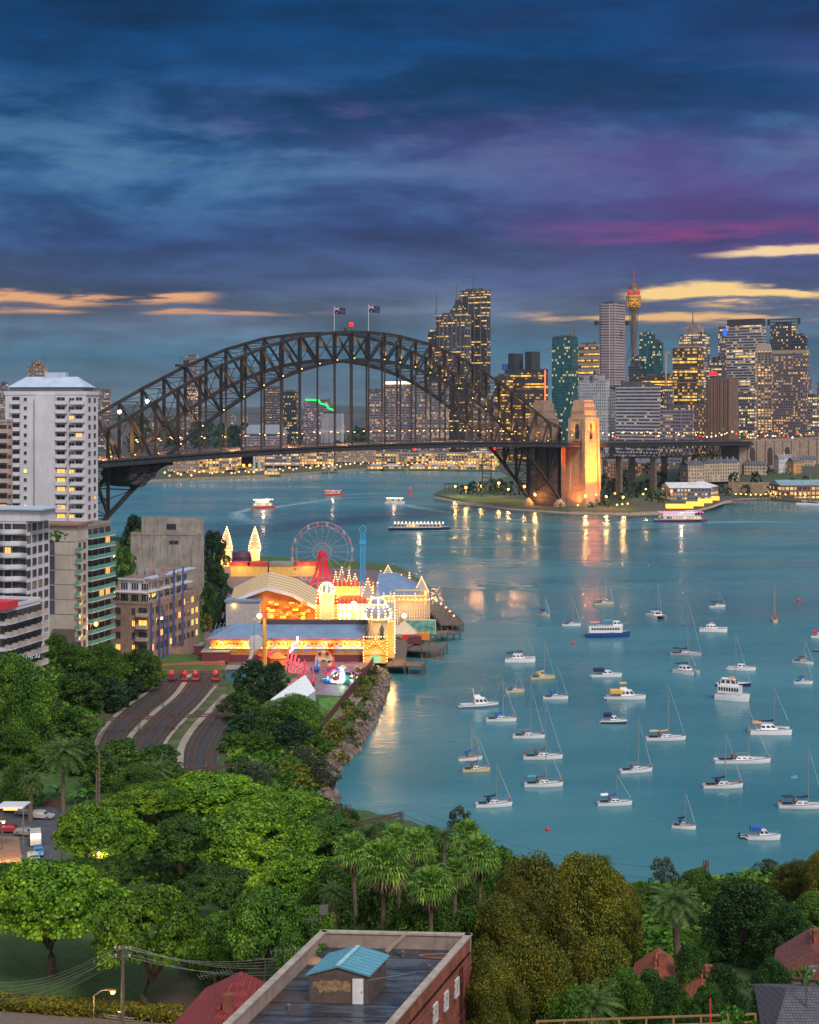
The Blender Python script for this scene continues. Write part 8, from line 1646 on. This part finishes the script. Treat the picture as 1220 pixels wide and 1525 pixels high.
for px, py, D, h, lb in ((148, 1121, 275, 16, 'tall pale timber post beside the date palm'), (144, 1148, 272, 12, 'shorter grey steel post beside the tall timber one')): p = at(px, py, D); g = gz(p.x, p.y); MB().tube([(p.x, p.y, g-.5), (p.x, p.y, p.z)], .16, 7).build('post', BARKL if h > 13 else METAL, None, lb, 'post')
for px, py, D, lb in ((437, 1112, 345, 'grey lamp post on the shore path, farther one'), (421, 1130, 330, 'grey lamp post on the shore path, nearer one'), (479, 1053, 372, 'small lamp post at the fence by the lawn'), (496, 1042, 385, 'second small lamp post at the fence by the lawn'), (478, 1180, 300, 'lamp post among the scrub near the rocks')): street_lamp(px, py, D, 6, lb, lit=False, e=0, arm=(1.0, 0), r=.2)
mb = MB(); Q = ribbon([(556, 990), (548, 1012), (530, 1040), (508, 1062), (485, 1090), (465, 1115), (440, 1140)], 1, 3.4, None)
P_ = []
for p in Q: p.z = gz(p.x, p.y)+.12; P_.append(p)
for i in range(len(P_)-1):
 d = (P_[i+1]-P_[i]); d.z = 0; d.normalize(); s = Vector((-d.y, d.x, 0))*1.9; a_, b_ = P_[i], P_[i+1]; mb.quad(a_-s, b_-s, b_+s, a_+s)
mb.build('shore_path', mat('shore path', (.20, .14, .12), .9, var=.25), kind='structure')
# ------------------------------------------------------------------ car park
ROAD = mat('car park asphalt', (.055, .06, .075), .7, var=.2, scale=.5)
def gsheet(name, pts, m, up=.1, n=10):
 """sheet draped on the ground between two pixel polylines"""
 A, B = pts; mb = MB()
 def P(f, g):
  def al(L_, f): k = f*(len(L_)-1); i = min(int(k), len(L_)-2); return [L_[i][j]+(L_[i+1][j]-L_[i][j])*(k-i) for j in (0, 1)]
  a_, b_ = al(A, f), al(B, f); x, y = a_[0]+(b_[0]-a_[0])*g, a_[1]+(b_[1]-a_[1])*g; z = 5.0
  for _ in range(6): q = on(x, y, z); z = gz(q.x, q.y)
  return Vector((q.x, q.y, z+up))
 for i in range(n):
  for j in range(n): mb.quad(P(i/n, j/n), P((i+1)/n, j/n), P((i+1)/n, (j+1)/n), P(i/n, (j+1)/n))
 o = mb.build(name, m, kind='structure'); return P
gsheet('car_park', ([(-30, 1210), (50, 1203), (95, 1205)], [(-30, 1310), (40, 1310), (90, 1285)]), ROAD, .35)
gsheet('footpath', ([(-30, 1248), (28, 1250), (30, 1262)], [(-30, 1300), (20, 1310), (34, 1300)]), mat('warm paving', (.22, .13, .08), .85, var=.2), .45)
TYRE = mat('tyre rubber', (.02, .02, .02), .9); CGL = mat('car glass', (.02, .025, .035), .1); CLGT = mat('car lamp lens', (.5, .5, .5), .2); CTAIL = mat('car tail lens', (.4, .02, .02), .3)
def car(px, py, rz, col_, label, L=4.5, W=1.8, H=1.45, van=False):
 z = 5.0
 for _ in range(6): q = on(px, py, z); z = gz(q.x, q.y)+.4
 t = thing('parked_car' if not van else 'parked_van', (q.x, q.y, z), label, 'car' if not van else 'van', 'vehicles in the car park', math.radians(rz)); m = mat('car '+label[:12], col_, .3, .2, var=.03, coat=.6)
 if van: pr = [(-L/2, .35), (-L/2, H*.92), (-L/2+.2, H), (L*.28, H), (L*.40, H*.62), (L/2, H*.50), (L/2, .35)]; gl = [(-L*.42, H*.58, L*.24, H*.86)]
 else: pr = [(-L/2, .35), (-L/2, .85), (-L*.44, .98), (-L*.34, H*.97), (-L*.1, H), (L*.08, H*.97), (L*.22, .98), (L*.45, .82), (L/2, .62), (L/2, .35)]; gl = [(-L*.33, 1.0, L*.10, H*.92)]
 mb = MB(); tz = lambda p: W/2*(1 if p[1] < 1.0 or van else .82)
 for i in range(len(pr)): a_, b_ = pr[i], pr[(i+1) % len(pr)]; mb.quad((a_[0], -tz(a_), a_[1]), (b_[0], -tz(b_), b_[1]), (b_[0], tz(b_), b_[1]), (a_[0], tz(a_), a_[1]))
 for s in (-1, 1): mb.face([(p[0], s*tz(p), p[1]) for p in (pr if s > 0 else pr[::-1])])
 mb.build('body', m, t, local=True); mb = MB()
 x0, z0, x1, z1 = gl[0]
 for s in (-1, 1): y0, y1 = s*(W/2+.01), s*(W/2*(.84 if not van else 1)+.015); mb.quad((x0, y0*.94 if not van else y0, z0), (x1+.25, y0*.94 if not van else y0, z0), (x1-.1, y1, z1), (x0+.15, y1, z1))
 xf0, xf1 = (L*.40+.03, L*.28+.06) if van else (L*.22, L*.08); mb.quad((xf0, -W*.42, z0+.03), (xf0, W*.42, z0+.03), (xf1, W*.38, z1+.04), (xf1, -W*.38, z1+.04)); xb0, xb1 = (-L/2-.02, -L/2-.02) if van else (-L*.44-.02, -L*.34-.03); mb.quad((xb0, -W*.4, z0+.03), (xb0, W*.4, z0+.03), (xb1, W*.36, z1+.02), (xb1, -W*.36, z1+.02)); mb.build('window', CGL, t, local=True)
 for x in (-L*.31, L*.31):
  for s in (-1, 1): w_ = MB().tube([(x, s*(W/2-.2), .33), (x, s*(W/2+.02), .33)], .33, 12).build('wheel', TYRE, t, local=True); MB().tube([(x, s*(W/2+.02), .33), (x, s*(W/2+.04), .33)], .2, 8).build('rim', METAL, w_, local=True)
 for s in (-1, 1): MB().box((L/2, s*W*.36, .62), (.08, .35, .16)).build('headlight', CLGT, t, local=True); MB().box((-L/2, s*W*.40, .75), (.08, .25, .2)).build('tail_light', CTAIL, t, local=True)
 return t
car(62, 1219, -8, (.40, .40, .42), 'silver estate car parked nearest the date palm', 4.8, H=1.6); car(40, 1214, -15, (.12, .18, .24), 'blue grey car beside the silver estate car', 4.3); car(17, 1239, 5, (.28, .02, .04), 'dark red car parked at the left edge', 4.5)
car(39, 1244, -20, (.22, .23, .25), 'grey car with a dark soft top between the red car and the white van', 4.4); car(53, 1256, -75, (.60, .58, .52), 'white van parked facing the camera', 5.0, 1.9, 2.2, True); car(57, 1273, -75, (.02, .16, .42), 'blue car parked right in front of the white van', 4.2); car(50, 1283, -70, (.20, .28, .30), 'grey green car nearest to the domed tree edge', 4.4)
q = at(19, 1200, 268); t = thing('bus_shelter_sign', q, 'white sloped shelter roof with a lit edge at the left of the car park', 'shelter'); MB().prism([(q.x-2.6, q.y-1.5), (q.x+2.2, q.y-1.5), (q.x+2.6, q.y+2.4), (q.x-2.2, q.y+2.4)], q.z-.1, q.z+.15).build('roof', WHITE, t); g = gz(q.x, q.y); MB().tube([(q.x-1.9, q.y, g), (q.x-1.9, q.y, q.z)], .1, 6).build('post', METAL, t); MB().tube([(q.x+1.9, q.y, g), (q.x+1.9, q.y, q.z)], .1, 6).build('post', METAL, t); MB().box((q.x, q.y-1.5, q.z-.35), (2.4, .2, .2)).build('tube_light', glow('shelter tube', (1, .35, .08), 4), t)
street_lamp(5, 1222, 255, 6, 'lit yellow lamp post at the left edge by the red car', e=4000, r=.25); street_lamp(148, 1268, 238, 5, 'warm lamp glowing inside the domed tree, left of two', e=700, r=.32); street_lamp(161, 1268, 240, 5, 'warm lamp glowing inside the domed tree, right of two', e=500, r=.26)
lamp(None, on(15, 1265, 9), 2500, (1, .55, .15), .4)
MB().lathe(on(78, 1200, 4), [(2.6, .1), (1.4, .9), (0, 1.3)], 10).build('soil_mound', mat('red brown soil', (.14, .05, .03), .95), None, 'red brown heap of soil behind the silver car', 'soil heap')
# ------------------------------------------------------------------ street at the lower left
HEDGE = L_YEL; rng = np.random.default_rng(31)
def zground(x, y):
 z = 9.0
 for _ in range(8): q = on(x, y, z); z = gz(q.x, q.y)
 return Vector((q.x, q.y, z))
Cs = []
for f in np.linspace(0, 1, 60):
 q = zground(-30+300*f, 1490+22*f); n_ = 260; u = rng.random((n_, 3)); Cs.append(np.stack([q.x+(u[:, 0]-.5)*.6, q.y-(u[:, 1])*3.2, q.z+1.35*u[:, 2]**.45], 1))
Cs = np.concatenate(Cs); o = bpy.data.objects.new('hedge', qmesh('hedge', Cs, unit(rng.normal(size=Cs.shape)+np.array([0, -.3, 1.2])), .3, 1, rng, L_YEL)); COL.objects.link(o); tag(o, 'long clipped yellow green hedge between the lawn and the street', 'hedge')
gsheet('street', ([(-30, 1506), (120, 1514), (300, 1530)], [(-30, 1600), (120, 1600), (300, 1600)]), mat('street lit asphalt', (.13, .10, .08), .85, var=.15), .12)
mb = MB(); A = [zground(x, y)+Vector((0, 0, .6)) for x, y in ((-20, 1502), (60, 1508), (130, 1514), (200, 1524))]
for a_, b_ in zip(A, A[1:]): mb.beam(a_, b_, .12); mb.beam(a_+Vector((0, 0, -.3)), b_+Vector((0, 0, -.3)), .1); mb.beam(a_-Vector((0, 0, .8)), a_+Vector((0, 0, .2)), .14)
mb.build('guard_fence', CONP, None, 'low pale rail fence along the street edge', 'fence')
q = at(183, 1409, 176); g = gz(q.x, q.y); t = thing('power_pole', (q.x, q.y, g), 'brown timber power pole with white insulators in front of the narrow trunked tree', 'power pole'); MB().tube([(q.x, q.y, g-.5), (q.x, q.y, q.z)], [.24, .17], 8).build('pole', BARKL, t)
for dz in (.4, 1.3): MB().beam((q.x-1.0, q.y, q.z-dz), (q.x+1.0, q.y, q.z-dz), .14).build('crossarm', BARKL, t)
mi = MB(); INS = [(-.9, .3), (-.4, .3), (.4, .3), (.9, .3), (-.8, 1.2), (.8, 1.2)]
for x, dz in INS: mi.lathe((q.x+x, q.y, q.z-dz), [(.09, 0), (.12, .12), (.05, .28)], 6)
mi.build('insulators', FRW, t); MB().box((q.x-.35, q.y-.1, g+3), (.35, .3, 1.0)).build('meter_box', METAL, t)
mb = MB(); WIRE = mat('pale wire', (.16, .16, .15), .6)
for i, (x, dz) in enumerate(INS):
 s = Vector((q.x+x, q.y, q.z-dz+.3))
 for e_, sag in ((at(-40, 1462+i*7, 165-i), 1.6), (at(430+5*i, 1424+i*5, 172), 1.2)): mb.tube([s+(e_-s)*(k/12)+Vector((0, 0, -sag*math.sin(PI*k/12))) for k in range(13)], .022, 3)
mb.build('power_lines', WIRE, None, 'bundle of pale power lines hanging from the timber pole', 'wires')
street_lamp(168, 1474, 178, 8, 'lit orange street lamp on a curved arm beside the power pole', e=1800, r=.3, arm=(2.2, .3))
for px, py in ((18, 1504), (66, 1500)): q = zground(px, py); MB().tube([q, q+Vector((0, 0, 3))], .06, 5).build('post', METAL, None, ['thin grey sign post at the street edge, left one', 'thin grey sign post at the street edge, right one'][px > 30], 'post')
# ------------------------------------------------------------------ brick building with the flat roof
def brick_mat(name, c1, c2, mort, sc_=1.0, bw=.24, rh=.086):
 m = bpy.data.materials.new(name); m.use_nodes = True; t = NT(m.node_tree); b = t.n['Principled BSDF']; uv = t.new('ShaderNodeUVMap'); k = t.new('ShaderNodeTexBrick'); t.l.new(uv.outputs[0], k.inputs['Vector'])
 k.inputs['Scale'].default_value = sc_; k.inputs['Brick Width'].default_value = bw; k.inputs['Row Height'].default_value = rh; k.inputs['Mortar Size'].default_value = .008; k.inputs['Color1'].default_value = (*c1, 1); k.inputs['Color2'].default_value = (*c2, 1); k.inputs['Mortar'].default_value = (*mort, 1)
 n = t.ss(t.noise(t.new('ShaderNodeTexCoord').outputs['Object'], .6, 6, .65), .3, .7, .6, 1.3); t.l.new(t.mix(1.0, k.outputs[0], t.vec(n, n, n), 'MULTIPLY'), b.inputs['Base Color']); b.inputs['Roughness'].default_value = .85; return m
BRK = brick_mat('red brick', (.27, .055, .028), (.17, .04, .025), (.16, .10, .08)); CAP = mat('weathered coping', (.30, .26, .22), .85, var=.2, scale=1.2, dirt=.35); PARA = mat('mauve render parapet', (.24, .18, .155), .85, var=.15, scale=.8, dirt=.4)
ZR, ZP = 38.0, 39.3
fl_, fr2 = on(480, 1386, ZP), on(702, 1391, ZP); dl = (on(335, 1525, ZP)-fl_).normalized(); dr = (on(585, 1525, ZP)-fr2).normalized(); nl, nr = fl_+dl*42, fr2+dr*42
t = thing('brick_building', (fl_.x, fl_.y, 20), 'flat roofed red brick building with pale parapets at the bottom of the picture', 'building')
P = [(nl.x, nl.y), (nr.x, nr.y), (fr2.x, fr2.y), (fl_.x, fl_.y)]; mb = MB(); mb.prism(P, 8, ZP-.25, top=False); mb.build('wall', BRK, t)
def roof_mat():
 m = bpy.data.materials.new('wet membrane roof'); m.use_nodes = True; t_ = NT(m.node_tree); b = t_.n['Principled BSDF']; P_ = t_.new('ShaderNodeTexCoord').outputs['Object']; mp = t_.new('ShaderNodeMapping'); mp.inputs['Scale'].default_value = (.25, 1.0, 1); mp.inputs['Rotation'].default_value = (0, 0, .05); t_.l.new(P_, mp.inputs[0])
 n1 = t_.noise(mp.outputs[0], 1.1, 6, .65); n2 = t_.noise(P_, .22, 4, .6); c = t_.mix(t_.ss(n1, .4, .65), (.022, .026, .036), (.06, .075, .095)); c = t_.mix(t_.ss(n2, .55, .62), c, (.045, .03, .025)); t_.l.new(c, b.inputs['Base Color']); t_.l.new(t_.add(t_.ss(n2, .4, .6, .10, .42), t_.ss(n1, .45, .6, 0, .25)), b.inputs['Roughness']); b.inputs['Specular IOR Level'].default_value = .7
 bn = t_.new('ShaderNodeBump'); bn.inputs['Strength'].default_value = .25; bn.inputs['Distance'].default_value = .06; t_.l.new(n1, bn.inputs['Height']); t_.l.new(bn.outputs[0], b.inputs['Normal']); return m
mb = MB(); mb.prism(P, ZR-.3, ZR, bottom=False); mb.build('flat_roof', roof_mat(), t)
iw = .35; Pv = [Vector((*p, 0)) for p in P]; mb, mc = MB(), MB()
for i in (1, 2, 3):
 a_, b_ = Pv[i], Pv[(i+1) % 4]; d = (b_-a_).normalized(); n_ = Vector((d.y, -d.x, 0)); o_ = -n_*(iw/2+.01);
 mb.beam((a_.x+o_.x, a_.y+o_.y, (ZR+ZP)/2-.1), (b_.x+o_.x, b_.y+o_.y, (ZR+ZP)/2-.1), iw, ZP-ZR+.1); mc.beam((a_.x+o_.x, a_.y+o_.y, ZP), (b_.x+o_.x, b_.y+o_.y, ZP), iw+.25, .14)
mb.build('parapet', PARA, t); mc.build('coping', CAP, t)
fw = Face(Vector((nr.x, nr.y, 0)), -dr); Lw = 42
mb = MB()
for z_ in (ZR-1.1, ZR-1.6, ZR-4.6): mb.beam(fw.p(0, z_, .04), fw.p(Lw, z_, .04), .12, .16)
mb.build('string_course', mat('brick course', (.16, .05, .03), .85), t)
for px, py in ((679, 1484), (663, 1504), (647, 1522)): u_ = fw.u(px); q = fw.p(u_, 0); z_ = zz(py, q.y); fw.put(wmesh(.95, 1.5, GLASSD, FRW, 1), 'window', t, u_, z_, .04)
for px, py in ((684, 1560), (668, 1572)): u_ = fw.u(px); q = fw.p(u_, 0); fw.put(wmesh(.95, 1.5, GLASSD, FRW, 1), 'window', t, u_, zz(py, q.y), .04)
for px in (684, 687): u_ = fw.u(px); MB().tube([fw.p(u_, ZR-.4, .12), fw.p(u_, 10, .12)], .06, 6).build('drain_pipe', mat('dark red pipe', (.06, .015, .012), .5), t)
for i in range(9): MB().tube([fw.p(3+i*4.3, ZR-2.6, 0), fw.p(3+i*4.3, ZR-2.6, .14)], .14, 8).build('vent_cap', mat('brick vent', (.30, .07, .04), .7), t)
# roof shed
A, B, C2 = on(461, 1494, ZR), on(548, 1496, ZR), on(575, 1467, ZR); D2_ = A+(C2-B); t = thing('roof_shed', A, 'brown metal roof shed with a light blue gable roof and white door', 'shed'); hw = 2.35; SH = mat('brown shed sheet', (.085, .06, .05), .6, var=.2, scale=.8, dirt=.3)
MB().prism(ip([A, B, C2, D2_]), ZR, ZR+hw).build('wall', SH, t); up_ = Vector((0, 0, ZR+hw)); fl2 = lambda v, h=0: Vector((v.x, v.y, ZR+hw+h)); M1, M2 = (A+B)/2, (C2+D2_)/2; ax = (C2-B).normalized(); sx = (B-A).normalized(); ov = .22
mb = MB(); mb.face([fl2(A), fl2(B), fl2(M1, .62)]); mb.face([fl2(C2), fl2(D2_), fl2(M2, .62)]); mb.build('gable', SH, t); mb = MB()
r0, r1 = fl2(M1-ax*ov, .68), fl2(M2+ax*ov, .68)
for a_, b_, s_ in ((A, D2_, -1), (B, C2, 1)):
 p0, p1 = fl2(a_-ax*ov+sx*s_*ov, -.02), fl2(b_+ax*ov+sx*s_*ov, -.02); mb.quad(p0, p1, r1, r0); mb.quad(p0-Vector((0, 0, .1)), r0-Vector((0, 0, .1)), r1-Vector((0, 0, .1)), p1-Vector((0, 0, .1))); mb.quad(p0, r0, r0-Vector((0, 0, .1)), p0-Vector((0, 0, .1)))
 for k in range(9): f = k/8; mb.beam(p0+(p1-p0)*f+Vector((0, 0, .03)), r0+(r1-r0)*f+Vector((0, 0, .03)), .05, .05)
SBL = mat('light blue sheet', (.085, .25, .33), .45, var=.08); mb.build('roof', SBL, t); MB().beam(r0+Vector((0, 0, .06)), r1+Vector((0, 0, .06)), .35, .06).build('ridge_cap', mat('pale blue ridge', (.25, .45, .52), .5), t)
sf = Face(A, sx); MB().box((*sf.p((B-A).length*.83, 0, .03)[:2], ZR+.03), (.85, .08, 1.98), sf.rz).build('door', mat('white door', (.55, .55, .58), .5), t); MB().ball(sf.p((B-A).length*.83+.3, ZR+1.0, .1), .05, 6).build('door_handle', darkm, t.children[-1])
mb = MB(); L_ = (B-A).length
for k in range(24): mb.beam(sf.p(L_*k/24+.05, ZR, .012), sf.p(L_*k/24+.05, ZR+hw, .012), .03, .03)
mb.build('sheet_ribs', SH, t)
rr = random.Random(4); mb = MB(); top_ = [];
N_ = 26; xs_ = [L_*.05+L_*.66*i/N_ for i in range(N_+1)]; up2 = [ZR+1.75+.22*rr.random()-.25*abs(i/N_-.5) for i in range(N_+1)]; lo2 = [ZR+1.15-.35*rr.random()+(.3 if i < 4 else 0) for i in range(N_+1)]
for i in range(N_): mb.quad(sf.p(xs_[i], lo2[i], .032), sf.p(xs_[i+1], lo2[i+1], .032), sf.p(xs_[i+1], up2[i+1], .032), sf.p(xs_[i], up2[i], .032))
mb.build('tan_paint_patch', mat('tan paint smear', (.19, .12, .065), .8, var=.4, scale=3), t)
mb = MB(); pr = P[3]
for i in range(1, 9):
 a_ = fl_+dl*(i*2.6)+Vector((.4, 0, 0)); b_ = fr2+dr*(i*2.6)-Vector((.4, 0, 0)); mb.beam((a_.x, a_.y, ZR+.012), (b_.x, b_.y, ZR+.012), .1, .03)
mb.build('membrane_seams', mat('seam tar', (.012, .013, .017), .5), bpy.data.objects['brick_building'])
for i, (px, py) in enumerate(((500, 1408), (600, 1425), (640, 1446), (430, 1505))):
 q = on(px, py, ZR); MB().lathe((q.x, q.y, ZR), [(.16, 0), (.14, .35), (.22, .38), (.2, .5), (0, .56)], 10).build('vent_pipe', METAL, bpy.data.objects['brick_building'])
# roof clutter
def aerial(px, py, D, label, n=6, w_=1.5, h=2.2, rz=.3, grp='television aerials'):
 q = at(px, py, D); t = thing('aerial', q-Vector((0, 0, h)), label, 'aerial', grp); MB().tube([q-Vector((0, 0, h)), q], .035, 5).build('mast', METAL, t); mb = MB(); d = Vector((math.cos(rz), math.sin(rz), 0)); s = Vector((-d.y, d.x, 0)); mb.beam(q-d*w_*.5, q+d*w_*.5, .04)
 for i in range(n): c = q+d*(w_*(i/(n-1)-.5)); mb.beam(c-s*.45-Vector((0, 0, .1)), c+s*.45+Vector((0, 0, .1)), .03)
 mb.build('elements', METAL, t)
aerial(465, 1369, 131, 'aerial on the parapet corner with a mesh panel', h=2.6, rz=.1); q = at(482, 1362, 131); aerial(425, 1415, 124, 'aerial with a long boom on the left parapet', w_=2.4, h=2.4, rz=.2, n=7); aerial(395, 1428, 122, 'tall aerial left of the parapet with short bars', w_=1.8, h=4.2, rz=2.9); aerial(320, 1450, 133, 'comb shaped aerial on the red tiled roof', n=11, w_=3.0, h=2.4, rz=.5)
MB().box((q.x, q.y, q.z), (.75, .08, .85), .2).build('mesh_panel', METAL, None, 'grey mesh panel aerial standing on the parapet corner', 'aerial')
q = on(520, 1405, ZR); mb = MB(); mb.beam(on(607, 1388, ZP+.1), on(575, 1418, ZR+.1), .3, .2); mb.build('plank', mat('grey plank', (.25, .19, .15), .8), None, 'long grey brown plank leaning from the far parapet', 'plank')
for i, px in enumerate((648, 661)):
 q = on(px, 1412, ZR); t = thing('roof_vent', q, ['small silver topped roof vent stand, left one', 'small silver topped roof vent stand, right one'][i], 'vent'); mb = MB()
 for s_ in (-.2, .2): mb.tube([(q.x+s_, q.y, ZR), (q.x+s_, q.y, ZR+1.0)], .04, 5)
 mb.build('stand', METAL, t); MB().box((q.x, q.y, ZR+1.0), (.75, .5, .12)).build('cap', mat('pale blue cap', (.40, .5, .55), .4), t)
q = on(655, 1424, ZR+.06); mb = MB(); mb.tube([(q.x+1.6*math.cos(a_)*(1+.2*math.sin(3*a_)), q.y+.5*math.sin(a_), ZR+.07) for a_ in np.linspace(0, 6.1, 26)], .05, 5); mb.build('hose', mat('orange brown hose', (.25, .10, .05), .6), None, 'loop of orange brown hose lying by the vent stands', 'hose')
q = on(618, 1480, ZR); t = thing('clothes_post', q, 'thin leaning post with a cord running to the shed', 'post'); MB().tube([q, q+Vector((0, 0, 1.8))], .04, 5).build('post', METAL, t); MB().tube([q+Vector((0, 0, 1.7)), Vector((B.x, B.y, ZR+1.9))], .02, 4).build('cord', WIRE, t)
for i, (px, py, s_) in enumerate(((476, 1419, .9), (470, 1424, .6), (482, 1414, .6))):
 q = on(px, py, ZR); o = thing('roof_weed', (q.x, q.y, ZR), ['leafy green weed clump in the parapet corner', 'small weed tuft left of the leafy clump', 'small weed tuft right of the leafy clump'][i], 'plant'); o.scale = (s_*.35, s_*.35, s_*.4); c = bpy.data.objects.new('leaves', KIND['bush'][0][0][0]); COL.objects.link(c); c.parent = o
MB().lathe(on(466, 1431, ZR), [(.9, 0), (.6, .18), (0, .25)], 8).build('rubble', mat('tan rubble', (.3, .17, .1), .9), None, 'tan rubble heap beside the roof weeds', 'rubble')
# ------------------------------------------------------------------ tiled roofs
def tile_mat(name, c1, c2):
 m = bpy.data.materials.new(name); m.use_nodes = True; t = NT(m.node_tree); b = t.n['Principled BSDF']; P_ = t.new('ShaderNodeTexCoord').outputs['Object']; wv = t.new('ShaderNodeTexWave', wave_type='BANDS', bands_direction='Z'); wv.inputs['Scale'].default_value = 3.2; t.l.new(P_, wv.inputs['Vector']); w2 = t.new('ShaderNodeTexWave', wave_type='BANDS', bands_direction='X'); w2.inputs['Scale'].default_value = 1.2; t.l.new(P_, w2.inputs['Vector'])
 n = t.noise(P_, 2.5, 5, .65); c = t.mix(t.ss(n, .3, .7), c1, c2); k = t.ss(wv.outputs['Fac'], .0, .35, .45, 1); k2 = t.ss(w2.outputs['Fac'], 0, .2, .7, 1); t.l.new(t.mix(1.0, c, t.vec(t.mul(k, k2), t.mul(k, k2), t.mul(k, k2)), 'MULTIPLY'), b.inputs['Base Color']); b.inputs['Roughness'].default_value = .7
 bn = t.new('ShaderNodeBump'); bn.inputs['Distance'].default_value = .06; t.l.new(t.add(wv.outputs['Fac'], w2.outputs['Fac']), bn.inputs['Height']); t.l.new(bn.outputs[0], b.inputs['Normal']); return m
TRED = tile_mat('red tiles', (.34, .035, .03), (.20, .03, .03)); TORG = tile_mat('orange tiles', (.42, .12, .05), (.26, .07, .04)); TMAR = tile_mat('maroon tiles', (.24, .07, .06), (.13, .05, .045)); TSLA = tile_mat('slate tiles', (.12, .12, .145), (.07, .07, .09))
def house(poly, ze, zr, zb, rm, wm, label, inset=.5, name='tiled_house'):
 t = thing(name, (*poly[0], zb), label, 'house', 'tiled houses'); MB().prism(poly, zb, ze).build('wall', wm, t); mb = MB(); mb.hip(poly, ze, zr, inset, .5); mb.build('roof', rm, t)
 c = Vector((sum(p[0] for p in poly)/4, sum(p[1] for p in poly)/4, 0)); P_ = [Vector((*p, 0)) for p in poly]
 if (P_[1]-P_[0]).length < (P_[2]-P_[1]).length: P_ = P_[1:]+P_[:1]
 m0, m1 = (P_[1]+P_[2])/2, (P_[3]+P_[0])/2; mb = MB(); a_, b_ = m1+(m0-m1)*.3, m0+(m1-m0)*.3; mb.beam((a_.x, a_.y, zr+.05), (b_.x, b_.y, zr+.05), .28, .2)
 mb.build('ridge_tiles', rm, t); ch = MB().box((a_.x+.8, a_.y+.6, zr-1.2), (.9, .7, 2.4)).build('chimney', BRK, t); return t
house(ip([on(215, 1575, 30), on(398, 1585, 30), on(420, 1478, 30), on(308, 1474, 30)]), 30, 32.4, 15, TRED, BRK, 'red tiled house beside the left parapet, with aerials on its roof')
house(ip([on(940, 1480, 20), on(1010, 1490, 20), on(1015, 1440, 20), on(948, 1436, 20)]), 20, 22.4, 12, TORG, BRICKB, 'orange tiled house with a chimney between the low pines', .4)
house(ip([on(1010, 1500, 20), on(1085, 1505, 20), on(1080, 1455, 20), on(1008, 1452, 20)]), 20, 22.2, 12, TORG, BRICKB, 'orange tiled house right of the one with the chimney', .4)
house(ip([on(1155, 1455, 25), on(1262, 1460, 25), on(1255, 1412, 25), on(1160, 1415, 25)]), 25, 27.8, 14, TMAR, BRICKB, 'maroon tiled villa at the right edge behind the vivid bush', .4)
house([(27.2, 113), (50, 113), (50, 127), (29.5, 127)], 36, 38.5, 20, TSLA, BRK, 'grey slate roofed house with a red ridge at the bottom right corner', .3)
MB().beam((33.5, 120, 38.6), (45, 120, 38.6), .3, .25).build('red_ridge', mat('red ridge tile', (.42, .06, .04), .7), bpy.data.objects['tiled_house.004'])
mb = MB(); A, B = at(800, 1521, 112), at(1125, 1510, 112); mb.beam(A, B, .12).beam(A-Vector((0, 0, .6)), B-Vector((0, 0, .6)), .1)
for i in range(9): q = A+(B-A)*i/8; mb.beam(q-Vector((0, 0, 4)), q+Vector((0, 0, .05)), .14)
mb.build('timber_fence', mat('orange brown timber', (.25, .12, .05), .8), None, 'orange brown timber rail fence along the bottom right', 'fence')
q = at(1058, 1487, 118); MB().tube([q-Vector((0, 0, 7)), q], .07, 6).build('red_post', REDP, None, 'thin red post beside the vivid green bush', 'post')
street_lamp(1212, 1440, 118, 6, 'grey unlit street lamp beside the maroon tiled villa', lit=False, e=0, arm=(.6, 0), r=.15)
# ------------------------------------------------------------------ evening haze between the bay and the horizon
def haze():
 mb = MB(); mb.prism([(-6500, -150), (6500, -150), (6500, 12600), (-6500, 12600)], -4.0, 310.0); m = bpy.data.materials.new('evening haze'); m.use_nodes = True; n = m.node_tree.nodes; n.clear(); v = n.new('ShaderNodeVolumePrincipled'); o = n.new('ShaderNodeOutputMaterial')
 v.inputs['Color'].default_value = (.42, .60, .78, 1); v.inputs['Density'].default_value = 3.2e-5; v.inputs['Anisotropy'].default_value = .2; m.node_tree.links.new(v.outputs[0], o.inputs['Volume']); mb.build('haze', m, kind='stuff')
haze()
